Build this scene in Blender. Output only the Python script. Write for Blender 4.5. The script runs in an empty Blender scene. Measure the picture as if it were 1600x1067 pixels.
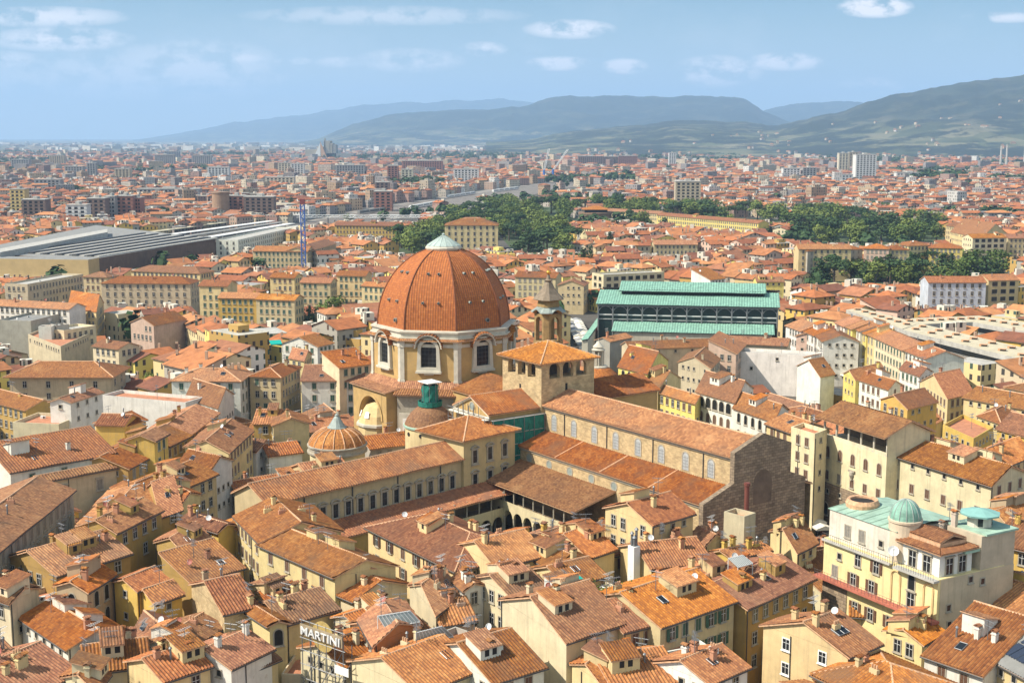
import bpy, math, random
import numpy as np
from mathutils import Vector, Matrix, noise

R = math.radians
random.seed(7)
SC = bpy.context.scene
COL = SC.collection

# ------------------------------------------------------------------ camera, light, sky, exposure
FPX, CAMH = 2050.0, 84.0                       # focal length in photo pixels (1600 wide), eye height in metres
PITCH = math.atan((533.5 - 213) / FPX)
cd = bpy.data.cameras.new('camera')
cam = bpy.data.objects.new('camera', cd)
COL.objects.link(cam)
cam.location = (0, 0, CAMH)
cam.rotation_euler = (math.pi / 2 - PITCH, 0, 0)
cd.sensor_width = 36
cd.lens = FPX / 1600 * 36
cd.clip_start, cd.clip_end = 1, 120000
SC.camera = cam

SUN_AZ, SUN_EL = R(194), R(46)                 # direction towards the sun
sd = bpy.data.lights.new('sun', 'SUN')
sd.energy, sd.angle, sd.color = 5.0, R(0.53), (1.0, 0.92, 0.79)
sun = bpy.data.objects.new('sun', sd)
COL.objects.link(sun)
sv = Vector((math.cos(SUN_EL) * math.cos(SUN_AZ), math.cos(SUN_EL) * math.sin(SUN_AZ), math.sin(SUN_EL)))
sun.rotation_euler = (-sv).to_track_quat('-Z', 'Y').to_euler()
sun.location = (0, 0, 500)

SC.view_settings.view_transform = 'Standard'
SC.view_settings.look = 'None'
SC.view_settings.exposure = 0.58
SC.view_settings.gamma = 1
SC.cycles.use_denoising = True
SC.cycles.max_bounces = 4
SC.cycles.diffuse_bounces = 2
SC.cycles.volume_bounces = 1
SC.cycles.transparent_max_bounces = 8


class NT:
    """Small helper to write node trees."""
    def __init__(s, tree):
        s.t = tree
        tree.nodes.clear()

    def n(s, typ, ins=None, **kw):
        nd = s.t.nodes.new(typ)
        for k, v in kw.items():
            setattr(nd, k, v)
        for k, v in (ins or {}).items():
            s.put(nd, k, v)
        return nd

    def put(s, nd, k, v):
        if isinstance(v, bpy.types.Node):
            v = v.outputs[0]
        if isinstance(v, bpy.types.NodeSocket):
            s.t.links.new(v, nd.inputs[k])
        else:
            nd.inputs[k].default_value = v

    def math(s, op, a, b=0.0, c=0.0, clamp=False):
        return s.n('ShaderNodeMath', {0: a, 1: b, 2: c}, operation=op, use_clamp=clamp).outputs[0]

    def vmath(s, op, a, b=(0, 0, 0)):
        return s.n('ShaderNodeVectorMath', {0: a, 1: b}, operation=op)

    def mix(s, f, a, b, mode='MIX'):
        nd = s.n('ShaderNodeMix', data_type='RGBA', blend_type=mode)
        s.put(nd, 0, f)
        s.put(nd, 6, a)
        s.put(nd, 7, b)
        return nd.outputs[2]

    def ramp(s, f, stops, interp='LINEAR'):
        nd = s.n('ShaderNodeValToRGB', {0: f})
        cr = nd.color_ramp
        cr.interpolation = interp
        while len(cr.elements) > 1:
            cr.elements.remove(cr.elements[-1])
        for i, (p, c) in enumerate(stops):
            e = cr.elements[0] if i == 0 else cr.elements.new(p)
            e.position = p
            e.color = c if len(c) == 4 else (*c, 1)
        return nd.outputs[0]

    def noise(s, vec, scale, detail=4, rough=0.55, dim='3D'):
        nd = s.n('ShaderNodeTexNoise', {'Scale': scale, 'Detail': detail, 'Roughness': rough}, noise_dimensions=dim)
        if vec is not None:
            s.put(nd, 'Vector', vec)
        return nd.outputs[0]


def pix_dir(px, py):
    """World direction through a point of the photograph."""
    dx, dy = (px - 800) / FPX, -(py - 533.5) / FPX
    c, s = math.cos(PITCH), math.sin(PITCH)
    return Vector((dx, c + dy * s, -s + dy * c))


def P(px, py, z):
    """The point at height z seen at photo pixel (px, py): used to survey the town plan from the picture."""
    d = pix_dir(px, py)
    t = (z - CAMH) / d.z
    return Vector((d.x * t, d.y * t, z))


def proj(p):
    c, s = math.cos(PITCH), math.sin(PITCH)
    z = p[2] - CAMH
    f = p[1] * c - z * s
    u = p[1] * s + z * c
    f = max(f, 1e-3)
    return 800 + FPX * p[0] / f, 533.5 - FPX * u / f


W = bpy.data.worlds.new('World')
SC.world = W
W.use_nodes = True
t = NT(W.node_tree)
sky = t.n('ShaderNodeTexSky', sky_type='NISHITA', sun_disc=False, sun_elevation=SUN_EL, sun_rotation=math.pi / 2 - SUN_AZ,
          altitude=100, air_density=1.0, dust_density=1.6, ozone_density=1.6)
tc = t.n('ShaderNodeTexCoord')
D = tc.outputs['Generated']
sep = t.n('ShaderNodeSeparateXYZ', {0: D})
# fair weather cumulus: soft noise stretched along the horizon, thickened round the clouds one sees in the picture
el = t.math('DIVIDE', sep.outputs[2], t.math('ADD', sep.outputs[1], 0.0001))
ax = t.math('DIVIDE', sep.outputs[0], t.math('ADD', sep.outputs[1], 0.0001))
cv = t.n('ShaderNodeCombineXYZ', {0: ax, 1: t.math('MULTIPLY', el, 1.7), 2: 0.0})
wob = t.n('ShaderNodeTexNoise', {'Vector': cv, 'Scale': 44.0, 'Detail': 8.0, 'Roughness': 0.6})
wob2 = t.n('ShaderNodeTexNoise', {'Vector': cv, 'Scale': 6.5, 'Detail': 6.0, 'Roughness': 0.6})
puff = None
for (cx, cy, rx, ry, a) in ((1368, 12, 62, 17, 1.0), (890, 46, 75, 16, .7), (872, 100, 55, 12, .85), (976, 104, 38, 13, .9), (1120, 112, 75, 26, .75),
                            (1225, 97, 70, 15, .8), (1360, 135, 55, 14, .4), (75, 27, 130, 17, .5), (95, 62, 120, 20, .6), (10, 95, 60, 16, .4),
                            (380, 92, 40, 10, .5), (455, 96, 35, 7, .45), (530, 98, 40, 10, .4), (640, 95, 90, 20, .45), (755, 77, 40, 12, .5),
                            (300, 110, 170, 50, .38), (600, 25, 230, 16, .25), (1570, 28, 70, 9, .5), (180, 120, 260, 40, .3)):
    d = pix_dir(cx, cy)
    gx = t.math('DIVIDE', t.math('SUBTRACT', ax, d.x / d.y), rx / FPX)
    gy = t.math('DIVIDE', t.math('SUBTRACT', el, d.z / d.y), ry / FPX)
    g = t.math('SUBTRACT', 1.0, t.math('ADD', t.math('MULTIPLY', gx, gx), t.math('MULTIPLY', gy, gy)), clamp=True)
    g = t.math('MULTIPLY', g, a)
    puff = g if puff is None else t.math('MAXIMUM', puff, g)
m1 = t.n('ShaderNodeMapRange', {0: wob.outputs[0], 1: 0.40, 2: 0.55})
cl = t.math('MULTIPLY', t.math('MULTIPLY', t.math('POWER', puff, 0.8), m1), 1.5, clamp=True)
m2 = t.n('ShaderNodeMapRange', {0: wob2.outputs[0], 1: 0.5, 2: 0.8, 3: 0.0, 4: 0.22})
cl = t.math('MAXIMUM', cl, m2)
skyc = t.mix(1.0, sky.outputs[0], (1.45, 2.6, 3.05, 1), 'MULTIPLY')
pale = t.n('ShaderNodeMapRange', {0: el, 1: 0.13, 2: 0.01, 3: 0.0, 4: 0.8})
skyc = t.mix(pale, skyc, (25.5, 29.5, 31.5, 1))
colr = t.mix(cl, skyc, (38.0, 36.0, 35.6, 1))
bg = t.n('ShaderNodeBackground', {0: colr, 1: 0.0225})
t.n('ShaderNodeOutputWorld', {0: bg.outputs[0]})


# ------------------------------------------------------------------ mesh and object helpers
class MB:
    """Collects faces with materials and metric UVs; build() links them as one mesh object."""
    def __init__(s):
        s.v, s.f, s.m, s.uv, s.c, s.sm = [], [], [], [], [], []

    def poly(s, pts, m=0, uv=None, c=None, sm=False):
        i = len(s.v)
        pts = [Vector(p) for p in pts]
        s.v += pts
        s.f.append(list(range(i, i + len(pts))))
        s.m.append(m)
        s.c.append(c)
        s.sm.append(sm)
        if uv is None:
            n = Vector((0, 0, 0))
            for k in range(len(pts)):
                a, b = pts[k], pts[(k + 1) % len(pts)]
                n += Vector(((a.y - b.y) * (a.z + b.z), (a.z - b.z) * (a.x + b.x), (a.x - b.x) * (a.y + b.y)))
            if n.length > 1e-9:
                n.normalize()
            tt = Vector((-n.y, n.x, 0))
            tt = tt.normalized() if tt.length > 1e-3 else Vector((1, 0, 0))
            w = n.cross(tt)
            uv = [(p.dot(tt), p.dot(w)) for p in pts]
        s.uv.append(uv)

    def box(s, c, sx, sy, sz, m=0, ang=0.0, col=None, bottom=True):
        """Box with base centre c."""
        ca, sa = math.cos(ang), math.sin(ang)
        q = []
        for z in (0, sz):
            for x, y in ((-sx / 2, -sy / 2), (sx / 2, -sy / 2), (sx / 2, sy / 2), (-sx / 2, sy / 2)):
                q.append(Vector((c[0] + x * ca - y * sa, c[1] + x * sa + y * ca, c[2] + z)))
        for a in ((0, 1, 5, 4), (1, 2, 6, 5), (2, 3, 7, 6), (3, 0, 4, 7), (4, 5, 6, 7)):
            s.poly([q[k] for k in a], m, c=col)
        if bottom:
            s.poly([q[k] for k in (3, 2, 1, 0)], m, c=col)

    def prism(s, poly, z0, z1, m=0, mt=None, bottom=True, col=None, top=True):
        """Vertical prism over an anticlockwise xy polygon."""
        n = len(poly)
        for k in range(n):
            a, b = poly[k], poly[(k + 1) % n]
            s.poly([(a[0], a[1], z0), (b[0], b[1], z0), (b[0], b[1], z1), (a[0], a[1], z1)], m, c=col)
        if top:
            s.poly([(p[0], p[1], z1) for p in poly], m if mt is None else mt, c=col)
        if bottom:
            s.poly([(p[0], p[1], z0) for p in reversed(poly)], m, c=col)

    def tube(s, a, b, r, m=0, n=6, r2=None, cap=True):
        a, b = Vector(a), Vector(b)
        d = (b - a)
        if d.length < 1e-6:
            return
        d.normalize()
        x = d.cross(Vector((0, 0, 1)))
        x = x.normalized() if x.length > 1e-3 else Vector((1, 0, 0))
        y = d.cross(x)
        r2 = r if r2 is None else r2
        A = [a + (x * math.cos(k * 2 * math.pi / n) + y * math.sin(k * 2 * math.pi / n)) * r for k in range(n)]
        B = [b + (x * math.cos(k * 2 * math.pi / n) + y * math.sin(k * 2 * math.pi / n)) * r2 for k in range(n)]
        for k in range(n):
            j = (k + 1) % n
            s.poly([A[k], A[j], B[j], B[k]], m, sm=n > 5)
        if cap:
            s.poly(list(reversed(A)), m)
            s.poly(B, m)

    def lathe(s, c, prof, n=24, m=0, a0=0.0, a1=None, sm=True, uvscale=True):
        """prof: list of (radius, z) from bottom to top."""
        full = a1 is None
        a1 = a0 + 2 * math.pi if full else a1
        vl = 0
        for i in range(len(prof) - 1):
            (r0, z0), (r1, z1) = prof[i], prof[i + 1]
            dl = math.hypot(r1 - r0, z1 - z0)
            for k in range(n):
                p, q = a0 + (a1 - a0) * k / n, a0 + (a1 - a0) * (k + 1) / n
                pts = [Vector((c[0] + r * math.cos(w), c[1] + r * math.sin(w), c[2] + z)) for r, z, w in
                       ((r0, z0, p), (r0, z0, q), (r1, z1, q), (r1, z1, p))]
                rm = max(r0, r1)
                uv = [(p * rm, vl), (q * rm, vl), (q * rm, vl + dl), (p * rm, vl + dl)]
                if r1 < 1e-4:
                    pts, uv = pts[:3], uv[:3]
                elif r0 < 1e-4:
                    pts, uv = [pts[0], pts[2], pts[3]], [uv[0], uv[2], uv[3]]
                s.poly(pts, m, uv, sm=sm)
            vl += dl

    def corr(s, pts, per=0.36, amp=0.09, m=0, sag=0.0):
        """A convex sloping roof face laid with rows of round tiles: real ribs running down the slope."""
        pts = [Vector(p) for p in pts]
        n = (pts[1] - pts[0]).cross(pts[2] - pts[0])
        if n.length < 1e-6:
            return
        n.normalize()
        if n.z < 0:
            n = -n
        tt = Vector((-n.y, n.x, 0))
        if tt.length < 1e-3:
            return
        tt.normalize()
        w = n.cross(tt)
        uv = [(p.dot(tt), p.dot(w)) for p in pts]
        d0 = pts[0].dot(n)
        u0, u1 = min(a for a, b in uv), max(a for a, b in uv)
        k = max(2, int(round((u1 - u0) / per)) * 2)
        prev = None
        for i in range(k + 1):
            u = u0 + (u1 - u0) * min(max(i / k, 1e-5), 1 - 1e-5)
            vs = []
            for q in range(len(uv)):
                (a, b), (c, d) = uv[q], uv[(q + 1) % len(uv)]
                if (a - u) * (c - u) <= 0 and abs(c - a) > 1e-9:
                    vs.append(b + (d - b) * (u - a) / (c - a))
            if len(vs) < 2:
                prev = None
                continue
            off = amp if i % 2 else 0.0
            if sag:
                q0 = tt * u + w * ((min(vs) + max(vs)) / 2) + n * d0
                off += sag * noise.noise(Vector((q0.x * .17, q0.y * .17, q0.z * .17)))
            lo, hi = min(vs), max(vs)
            cur = (u, lo, hi, off, i * 0.18)
            if prev:
                pu, pl, ph, po, iu = prev
                q = [(pu, pl, po, iu), (u, lo, off, i * 0.18), (u, hi, off, i * 0.18), (pu, ph, po, iu)]
                if hi - lo < 1e-4:
                    q = [q[0], q[1], q[3]]
                elif ph - pl < 1e-4:
                    q = [q[0], q[1], q[2]]
                s.poly([tt * a + w * b + n * (d0 + o) for a, b, o, x in q], m, [(x, b) for a, b, o, x in q])
            prev = cur

    def build(s, name, mats, parent=None, color=None, at=None, merge=False):
        me = bpy.data.meshes.new(name)
        org = Vector(at) if at is not None else (parent_origin(parent) if parent else Vector((0, 0, 0)))
        me.from_pydata([tuple(v - org) for v in s.v], [], s.f)
        if not isinstance(mats, (list, tuple)):
            mats = [mats]
        for mm in mats:
            me.materials.append(mm)
        me.polygons.foreach_set('material_index', s.m)
        me.polygons.foreach_set('use_smooth', s.sm)
        ul = me.uv_layers.new(name='UVMap')
        ul.data.foreach_set('uv', [x for face in s.uv for q in face for x in q])
        if any(c is not None for c in s.c):
            ca = me.color_attributes.new('col', 'FLOAT_COLOR', 'CORNER')
            flat = []
            for f, c in zip(s.f, s.c):
                flat += list((*(c or (1, 1, 1)), 1)) * len(f)
            ca.data.foreach_set('color', flat)
        me.update()
        o = bpy.data.objects.new(name, me)
        COL.objects.link(o)
        if parent is not None:
            o.parent = parent
            o.location = org - parent_origin(parent)
        else:
            o.location = org
        if color:
            o.color = (*color, 1)
        return o


_org = {}


def parent_origin(p):
    v = Vector(p.location)
    q = p.parent
    while q is not None:
        v += Vector(q.location)
        q = q.parent
    return v


def thing(name, label, cat, loc=(0, 0, 0), group=None, rz=0.0):
    o = bpy.data.objects.new(name, None)
    COL.objects.link(o)
    o.location = loc
    o.rotation_euler = (0, 0, rz)
    o.empty_display_size = 1
    tag(o, label, cat, group)
    return o


def tag(o, label=None, cat=None, group=None, kind=None):
    for k, v in (('label', label), ('category', cat), ('group', group), ('kind', kind)):
        if v:
            o[k] = v
    return o


def inst(mesh, name, loc, rz, parent, color=None, scale=None):
    """Another object with the same mesh, placed in world coordinates under a parent."""
    o = bpy.data.objects.new(name, mesh)
    COL.objects.link(o)
    o.parent = parent
    o.location = Vector(loc) - parent_origin(parent)
    o.rotation_euler = (0, 0, rz)
    if scale:
        o.scale = scale
    if color:
        o.color = (*color, 1)
    return o


def mesh_of(mb, name, mats):
    """Mesh data only (for shared copies)."""
    o = mb.build(name, mats)
    me = o.data
    bpy.data.objects.remove(o)
    return me


# ------------------------------------------------------------------ materials
def mat(name, fn):
    m = bpy.data.materials.new(name)
    m.use_nodes = True
    t = NT(m.node_tree)
    b = t.n('ShaderNodeBsdfPrincipled')
    t.n('ShaderNodeOutputMaterial', {0: b.outputs[0]})
    fn(t, b)
    return m


def plain(name, col, rough=0.8, metal=0.0, var=0.0, scale=1.0):
    def fn(t, b):
        b.inputs['Roughness'].default_value = rough
        b.inputs['Metallic'].default_value = metal
        if var:
            g = t.n('ShaderNodeNewGeometry')
            nz = t.noise(g.outputs['Position'], scale, 5, 0.6)
            k = t.n('ShaderNodeMapRange', {0: nz, 1: 0.3, 2: 0.7, 3: 1 - var, 4: 1 + var})
            c = t.vmath('SCALE', (*col,))
            c.inputs[0].default_value = col
            t.put(c, 3, k)
            t.put(b, 'Base Color', c.outputs[0])
        else:
            b.inputs['Base Color'].default_value = (*col, 1)
    return mat(name, fn)


def tile_fn(cell_u, cell_v, stops, bump=0.5, stain=True, huev=True, pans=0.0):
    def fn(t, b):
        uv = t.n('ShaderNodeUVMap').outputs[0]
        sp = t.n('ShaderNodeSeparateXYZ', {0: uv})
        ru = t.math('DIVIDE', sp.outputs[0], cell_u)
        cu = t.math('FLOOR', ru)
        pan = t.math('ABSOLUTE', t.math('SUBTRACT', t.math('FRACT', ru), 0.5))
        row = t.math('FLOOR', t.math('DIVIDE', sp.outputs[1], cell_v))
        oi = t.n('ShaderNodeObjectInfo')
        cell = t.n('ShaderNodeCombineXYZ', {0: cu, 1: row, 2: t.math('MULTIPLY', oi.outputs['Random'], 77.0)})
        wn = t.n('ShaderNodeTexWhiteNoise', {0: cell}, noise_dimensions='3D').outputs[0]
        g = t.n('ShaderNodeNewGeometry').outputs['Position']
        big = t.noise(g, 0.16, 5, 0.62)
        sv = t.n('ShaderNodeCombineXYZ', {0: t.math('MULTIPLY', sp.outputs[0], 2.6), 1: t.math('MULTIPLY', sp.outputs[1], 0.42), 2: t.math('MULTIPLY', oi.outputs['Random'], 50.0)})
        mid = t.noise(sv, 1.0, 4, 0.6)
        f = t.math('ADD', t.math('MULTIPLY', wn, 0.42), t.math('MULTIPLY', t.math('SUBTRACT', mid, 0.5), 0.85))
        f = t.math('ADD', f, 0.27, clamp=True)
        c = t.ramp(f, stops)
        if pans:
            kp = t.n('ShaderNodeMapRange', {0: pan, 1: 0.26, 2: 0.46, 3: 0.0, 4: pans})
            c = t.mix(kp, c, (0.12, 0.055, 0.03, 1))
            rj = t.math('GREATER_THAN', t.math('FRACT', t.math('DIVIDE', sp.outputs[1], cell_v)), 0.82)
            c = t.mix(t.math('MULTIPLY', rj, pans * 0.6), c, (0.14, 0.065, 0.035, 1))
        if stain:
            age = t.math('FRACT', t.math('MULTIPLY', oi.outputs['Random'], 29.3))
            k = t.n('ShaderNodeMapRange', {0: big, 1: 0.46, 2: 0.7, 3: 0.0, 4: 0.85})
            k = t.math('MULTIPLY', k, age)
            c = t.mix(k, c, (0.20, 0.105, 0.06, 1))
            k2 = t.n('ShaderNodeMapRange', {0: big, 1: 0.44, 2: 0.27, 3: 0.0, 4: 0.45})
            c = t.mix(k2, c, (0.54, 0.28, 0.12, 1))
        if huev:
            r1 = t.math('FRACT', t.math('MULTIPLY', oi.outputs['Random'], 13.7))
            h = t.n('ShaderNodeHueSaturation', {'Hue': t.n('ShaderNodeMapRange', {0: oi.outputs['Random'], 3: 0.4975, 4: 0.511}).outputs[0],
                                               'Saturation': t.n('ShaderNodeMapRange', {0: r1, 3: 0.88, 4: 1.12}).outputs[0],
                                               'Value': t.n('ShaderNodeMapRange', {0: t.math('FRACT', t.math('MULTIPLY', oi.outputs['Random'], 5.3)), 3: 0.6, 4: 1.2}).outputs[0],
                                               'Color': c})
            c = h.outputs[0]
        t.put(b, 'Base Color', c)
        b.inputs['Roughness'].default_value = 0.85
        if bump:
            fr = t.math('FRACT', t.math('DIVIDE', sp.outputs[1], cell_v))
            fu = t.math('ABSOLUTE', t.math('SUBTRACT', t.math('FRACT', t.math('DIVIDE', sp.outputs[0], cell_u)), 0.5))
            hgt = t.math('ADD', t.math('MULTIPLY', fr, 0.5), t.math('ADD', fu, t.math('MULTIPLY', wn, 0.4)))
            bp = t.n('ShaderNodeBump', {'Strength': bump, 'Distance': 0.12, 'Height': hgt})
            t.put(b, 'Normal', bp.outputs[0])
    return fn


TERRA = [(0.0, (0.11, 0.036, 0.016)), (0.3, (0.29, 0.092, 0.03)), (0.6, (0.44, 0.158, 0.05)), (0.84, (0.55, 0.235, 0.082)), (1.0, (0.68, 0.42, 0.22))]
M = {}
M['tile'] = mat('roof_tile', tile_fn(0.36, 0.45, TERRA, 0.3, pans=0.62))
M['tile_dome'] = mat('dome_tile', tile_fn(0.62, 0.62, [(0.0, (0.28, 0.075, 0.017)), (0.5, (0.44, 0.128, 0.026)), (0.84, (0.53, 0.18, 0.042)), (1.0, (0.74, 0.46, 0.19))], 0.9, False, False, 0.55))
M['mortar'] = plain('ridge_tile', (0.56, 0.33, 0.19), 0.9, var=0.3, scale=2)


def plaster_fn(t, b):
    oi = t.n('ShaderNodeObjectInfo')
    g = t.n('ShaderNodeNewGeometry').outputs['Position']
    sp = t.n('ShaderNodeSeparateXYZ', {0: g})
    n1 = t.noise(g, 0.35, 6, 0.65)
    st = t.n('ShaderNodeCombineXYZ', {0: t.math('MULTIPLY', sp.outputs[0], 1.6), 1: t.math('MULTIPLY', sp.outputs[1], 1.6), 2: t.math('MULTIPLY', sp.outputs[2], 0.12)})
    n2 = t.noise(st, 1.0, 4, 0.6)
    k = t.n('ShaderNodeMapRange', {0: n1, 1: 0.3, 2: 0.7, 3: 0.8, 4: 1.1})
    c = t.vmath('SCALE', oi.outputs['Color'])
    t.put(c, 3, k)
    k2 = t.n('ShaderNodeMapRange', {0: n2, 1: 0.52, 2: 0.8, 3: 0.0, 4: 0.44})
    c2 = t.mix(k2, c.outputs[0], (0.22, 0.18, 0.13, 1))
    n3 = t.noise(g, 0.9, 6, 0.7)
    k3 = t.n('ShaderNodeMapRange', {0: n3, 1: 0.63, 2: 0.67, 3: 0.0, 4: 0.4})
    c2 = t.mix(k3, c2, (0.42, 0.34, 0.24, 1))
    t.put(b, 'Base Color', c2)
    b.inputs['Roughness'].default_value = 0.92


M['plaster'] = mat('plaster', plaster_fn)


def stone_fn(ca, cb, mortar, sc=1.0):
    def fn(t, b):
        uv = t.n('ShaderNodeUVMap').outputs[0]
        br = t.n('ShaderNodeTexBrick', {'Vector': uv, 'Color1': (*ca, 1), 'Color2': (*cb, 1), 'Mortar': (*mortar, 1), 'Scale': 1.0 / sc,
                                        'Mortar Size': 0.02, 'Bias': 0.0, 'Brick Width': 0.7, 'Row Height': 0.34})
        g = t.n('ShaderNodeNewGeometry').outputs['Position']
        nz = t.noise(g, 0.5, 6, 0.65)
        k = t.n('ShaderNodeMapRange', {0: nz, 1: 0.3, 2: 0.7, 3: 0.7, 4: 1.2})
        c = t.vmath('SCALE', br.outputs[0])
        t.put(c, 3, k)
        t.put(b, 'Base Color', c.outputs[0])
        b.inputs['Roughness'].default_value = 0.92
        bp = t.n('ShaderNodeBump', {'Strength': 0.5, 'Distance': 0.06, 'Height': t.math('SUBTRACT', t.noise(g, 3.0, 3), br.outputs[1])})
        t.put(b, 'Normal', bp.outputs[0])
    return fn


M['stone'] = mat('rough_stone', stone_fn((0.58, 0.43, 0.23), (0.42, 0.30, 0.16), (0.46, 0.36, 0.2)))
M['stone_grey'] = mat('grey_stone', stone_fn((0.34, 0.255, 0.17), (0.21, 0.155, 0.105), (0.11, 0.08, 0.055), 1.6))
M['ochre'] = plain('ochre_wall', (0.46, 0.30, 0.115), 0.9, var=0.16, scale=0.4)
M['marble'] = plain('white_marble', (0.54, 0.495, 0.40), 0.7, var=0.15, scale=0.7)
M['trim'] = plain('grey_stone_trim', (0.36, 0.32, 0.25), 0.9, var=0.2, scale=1.5)
M['white'] = plain('white_paint', (0.74, 0.73, 0.69), 0.7, var=0.08, scale=0.8)
M['glass'] = plain('dark_glass', (0.018, 0.02, 0.022), 0.12)
M['dark'] = plain('dark_opening', (0.02, 0.017, 0.014), 0.9)
M['brown'] = plain('brown_shutter', (0.115, 0.055, 0.03), 0.7, var=0.25, scale=3)
M['green'] = plain('green_shutter', (0.025, 0.085, 0.055), 0.6, var=0.2, scale=3)
M['greyshut'] = plain('grey_shutter', (0.22, 0.2, 0.17), 0.7, var=0.2, scale=3)
M['metal'] = plain('grey_metal', (0.22, 0.225, 0.23), 0.5, 0.5)
M['dish'] = plain('dish_white', (0.66, 0.66, 0.65), 0.5)
M['copper'] = plain('green_copper', (0.19, 0.355, 0.275), 0.65, 0.0, var=0.3, scale=0.8)
M['copper_pale'] = plain('pale_green_copper', (0.29, 0.42, 0.33), 0.7, 0.0, var=0.28, scale=0.5)
M['net'] = plain('green_netting', (0.012, 0.16, 0.12), 0.85, var=0.3, scale=1.2)
M['lead'] = plain('lead_sheet', (0.27, 0.31, 0.285), 0.6, 0.1, var=0.2, scale=1.5)
M['rail'] = plain('dark_iron', (0.06, 0.06, 0.06), 0.6)
M['terrace'] = plain('terracotta_floor', (0.45, 0.19, 0.10), 0.85, var=0.2, scale=0.9)
M['concrete'] = plain('concrete', (0.42, 0.40, 0.36), 0.9, var=0.2, scale=0.5)
M['asphalt'] = plain('asphalt', (0.06, 0.058, 0.055), 0.9, var=0.25, scale=0.6)
M['paving'] = plain('stone_paving', (0.24, 0.215, 0.18), 0.9, var=0.25, scale=0.35)
M['canvas'] = plain('white_canvas', (0.72, 0.68, 0.58), 0.9, var=0.12, scale=0.6)
M['grey_canvas'] = plain('grey_canvas', (0.30, 0.30, 0.30), 0.9, var=0.2, scale=0.6)
M['gold'] = plain('gilt', (0.75, 0.42, 0.08), 0.3, 0.8)
M['teal'] = plain('teal_awning', (0.0, 0.36, 0.30), 0.8)
M['bark'] = plain('bark', (0.09, 0.065, 0.045), 0.95, var=0.3, scale=2)
M['cornice_red'] = plain('red_coping', (0.42, 0.13, 0.085), 0.85, var=0.25, scale=1)
M['orange_wall'] = plain('orange_plaster', (0.52, 0.17, 0.045), 0.9, var=0.15, scale=0.6)
M['beige_roof'] = plain('beige_flat_roof', (0.50, 0.44, 0.31), 0.9, var=0.14, scale=0.4)
M['grey_roof'] = plain('grey_flat_roof', (0.24, 0.235, 0.22), 0.9, var=0.2, scale=0.3)
M['blue'] = plain('blue_paint', (0.05, 0.14, 0.42), 0.6)
M['steel'] = plain('white_steel', (0.62, 0.62, 0.6), 0.5)
M['red_iron'] = plain('dark_red_iron', (0.20, 0.055, 0.06), 0.7)
M['laundry'] = plain('yellow_cloth', (0.7, 0.5, 0.06), 0.9)
M['solar'] = plain('solar_cell', (0.035, 0.045, 0.07), 0.25)

# ------------------------------------------------------------------ the setting: plain, hills
def terrain_fn(t, b):
    g = t.n('ShaderNodeNewGeometry').outputs['Position']
    n1 = t.noise(g, 0.0026, 10, 0.74)
    n2 = t.noise(g, 0.012, 6, 0.7)
    vor = t.n('ShaderNodeTexVoronoi', {'Vector': g, 'Scale': 0.0075})
    fcol = t.ramp(t.n('ShaderNodeSeparateColor', {0: vor.outputs[1]}).outputs[0], [(0, (0.035, 0.05, 0.025)), (.35, (0.09, 0.10, 0.05)), (.7, (0.19, 0.17, 0.10)), (1, (0.07, 0.09, 0.04))])
    k = t.n('ShaderNodeMapRange', {0: n1, 1: 0.49, 2: 0.54})
    wood = t.ramp(n2, [(0.3, (0.006, 0.014, 0.01)), (0.7, (0.018, 0.03, 0.018))])
    sp = t.n('ShaderNodeSeparateXYZ', {0: g})
    hi = t.n('ShaderNodeMapRange', {0: t.math('ADD', sp.outputs[2], t.math('MULTIPLY', n1, 240.0)), 1: 210.0, 2: 330.0, 3: 1.0, 4: 0.25})
    c = t.mix(t.math('MULTIPLY', k, hi), wood, fcol)
    t.put(b, 'Base Color', c)
    b.inputs['Roughness'].default_value = 1.0


def plain_fn(t, b):
    g = t.n('ShaderNodeNewGeometry').outputs['Position']
    n1 = t.noise(g, 0.0028, 7, 0.66)
    n2 = t.noise(g, 0.03, 4, 0.6)
    c = t.ramp(n1, [(0.34, (0.035, 0.055, 0.025)), (0.47, (0.10, 0.105, 0.06)), (0.56, (0.24, 0.2, 0.15)), (0.68, (0.10, 0.10, 0.055))])
    sp = t.n('ShaderNodeSeparateXYZ', {0: g})
    near = t.n('ShaderNodeMapRange', {0: sp.outputs[1], 1: 1600.0, 2: 3200.0})
    town = t.ramp(n2, [(0.3, (0.05, 0.045, 0.04)), (0.7, (0.11, 0.10, 0.085))])
    t.put(b, 'Base Color', t.mix(near, town, c))
    b.inputs['Roughness'].default_value = 1.0


M['hill'] = mat('wooded_hill', terrain_fn)
M['plain'] = mat('plain_ground', plain_fn)
mb = MB()
rows = [-60, 60, 120, 200, 300, 450, 700, 1100, 1700, 2600, 4200, 7000, 12000, 20000, 35500]
for i in range(len(rows) - 1):
    a, b = rows[i], rows[i + 1]
    wa, wb = 260 + max(a, 0) * 0.75, 260 + max(b, 0) * 0.75
    mb.poly([(-wa, a, 0), (wa, a, 0), (wb, b, 0), (-wb, b, 0)])
tag(mb.build('ground', M['plain']), kind='structure')

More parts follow.
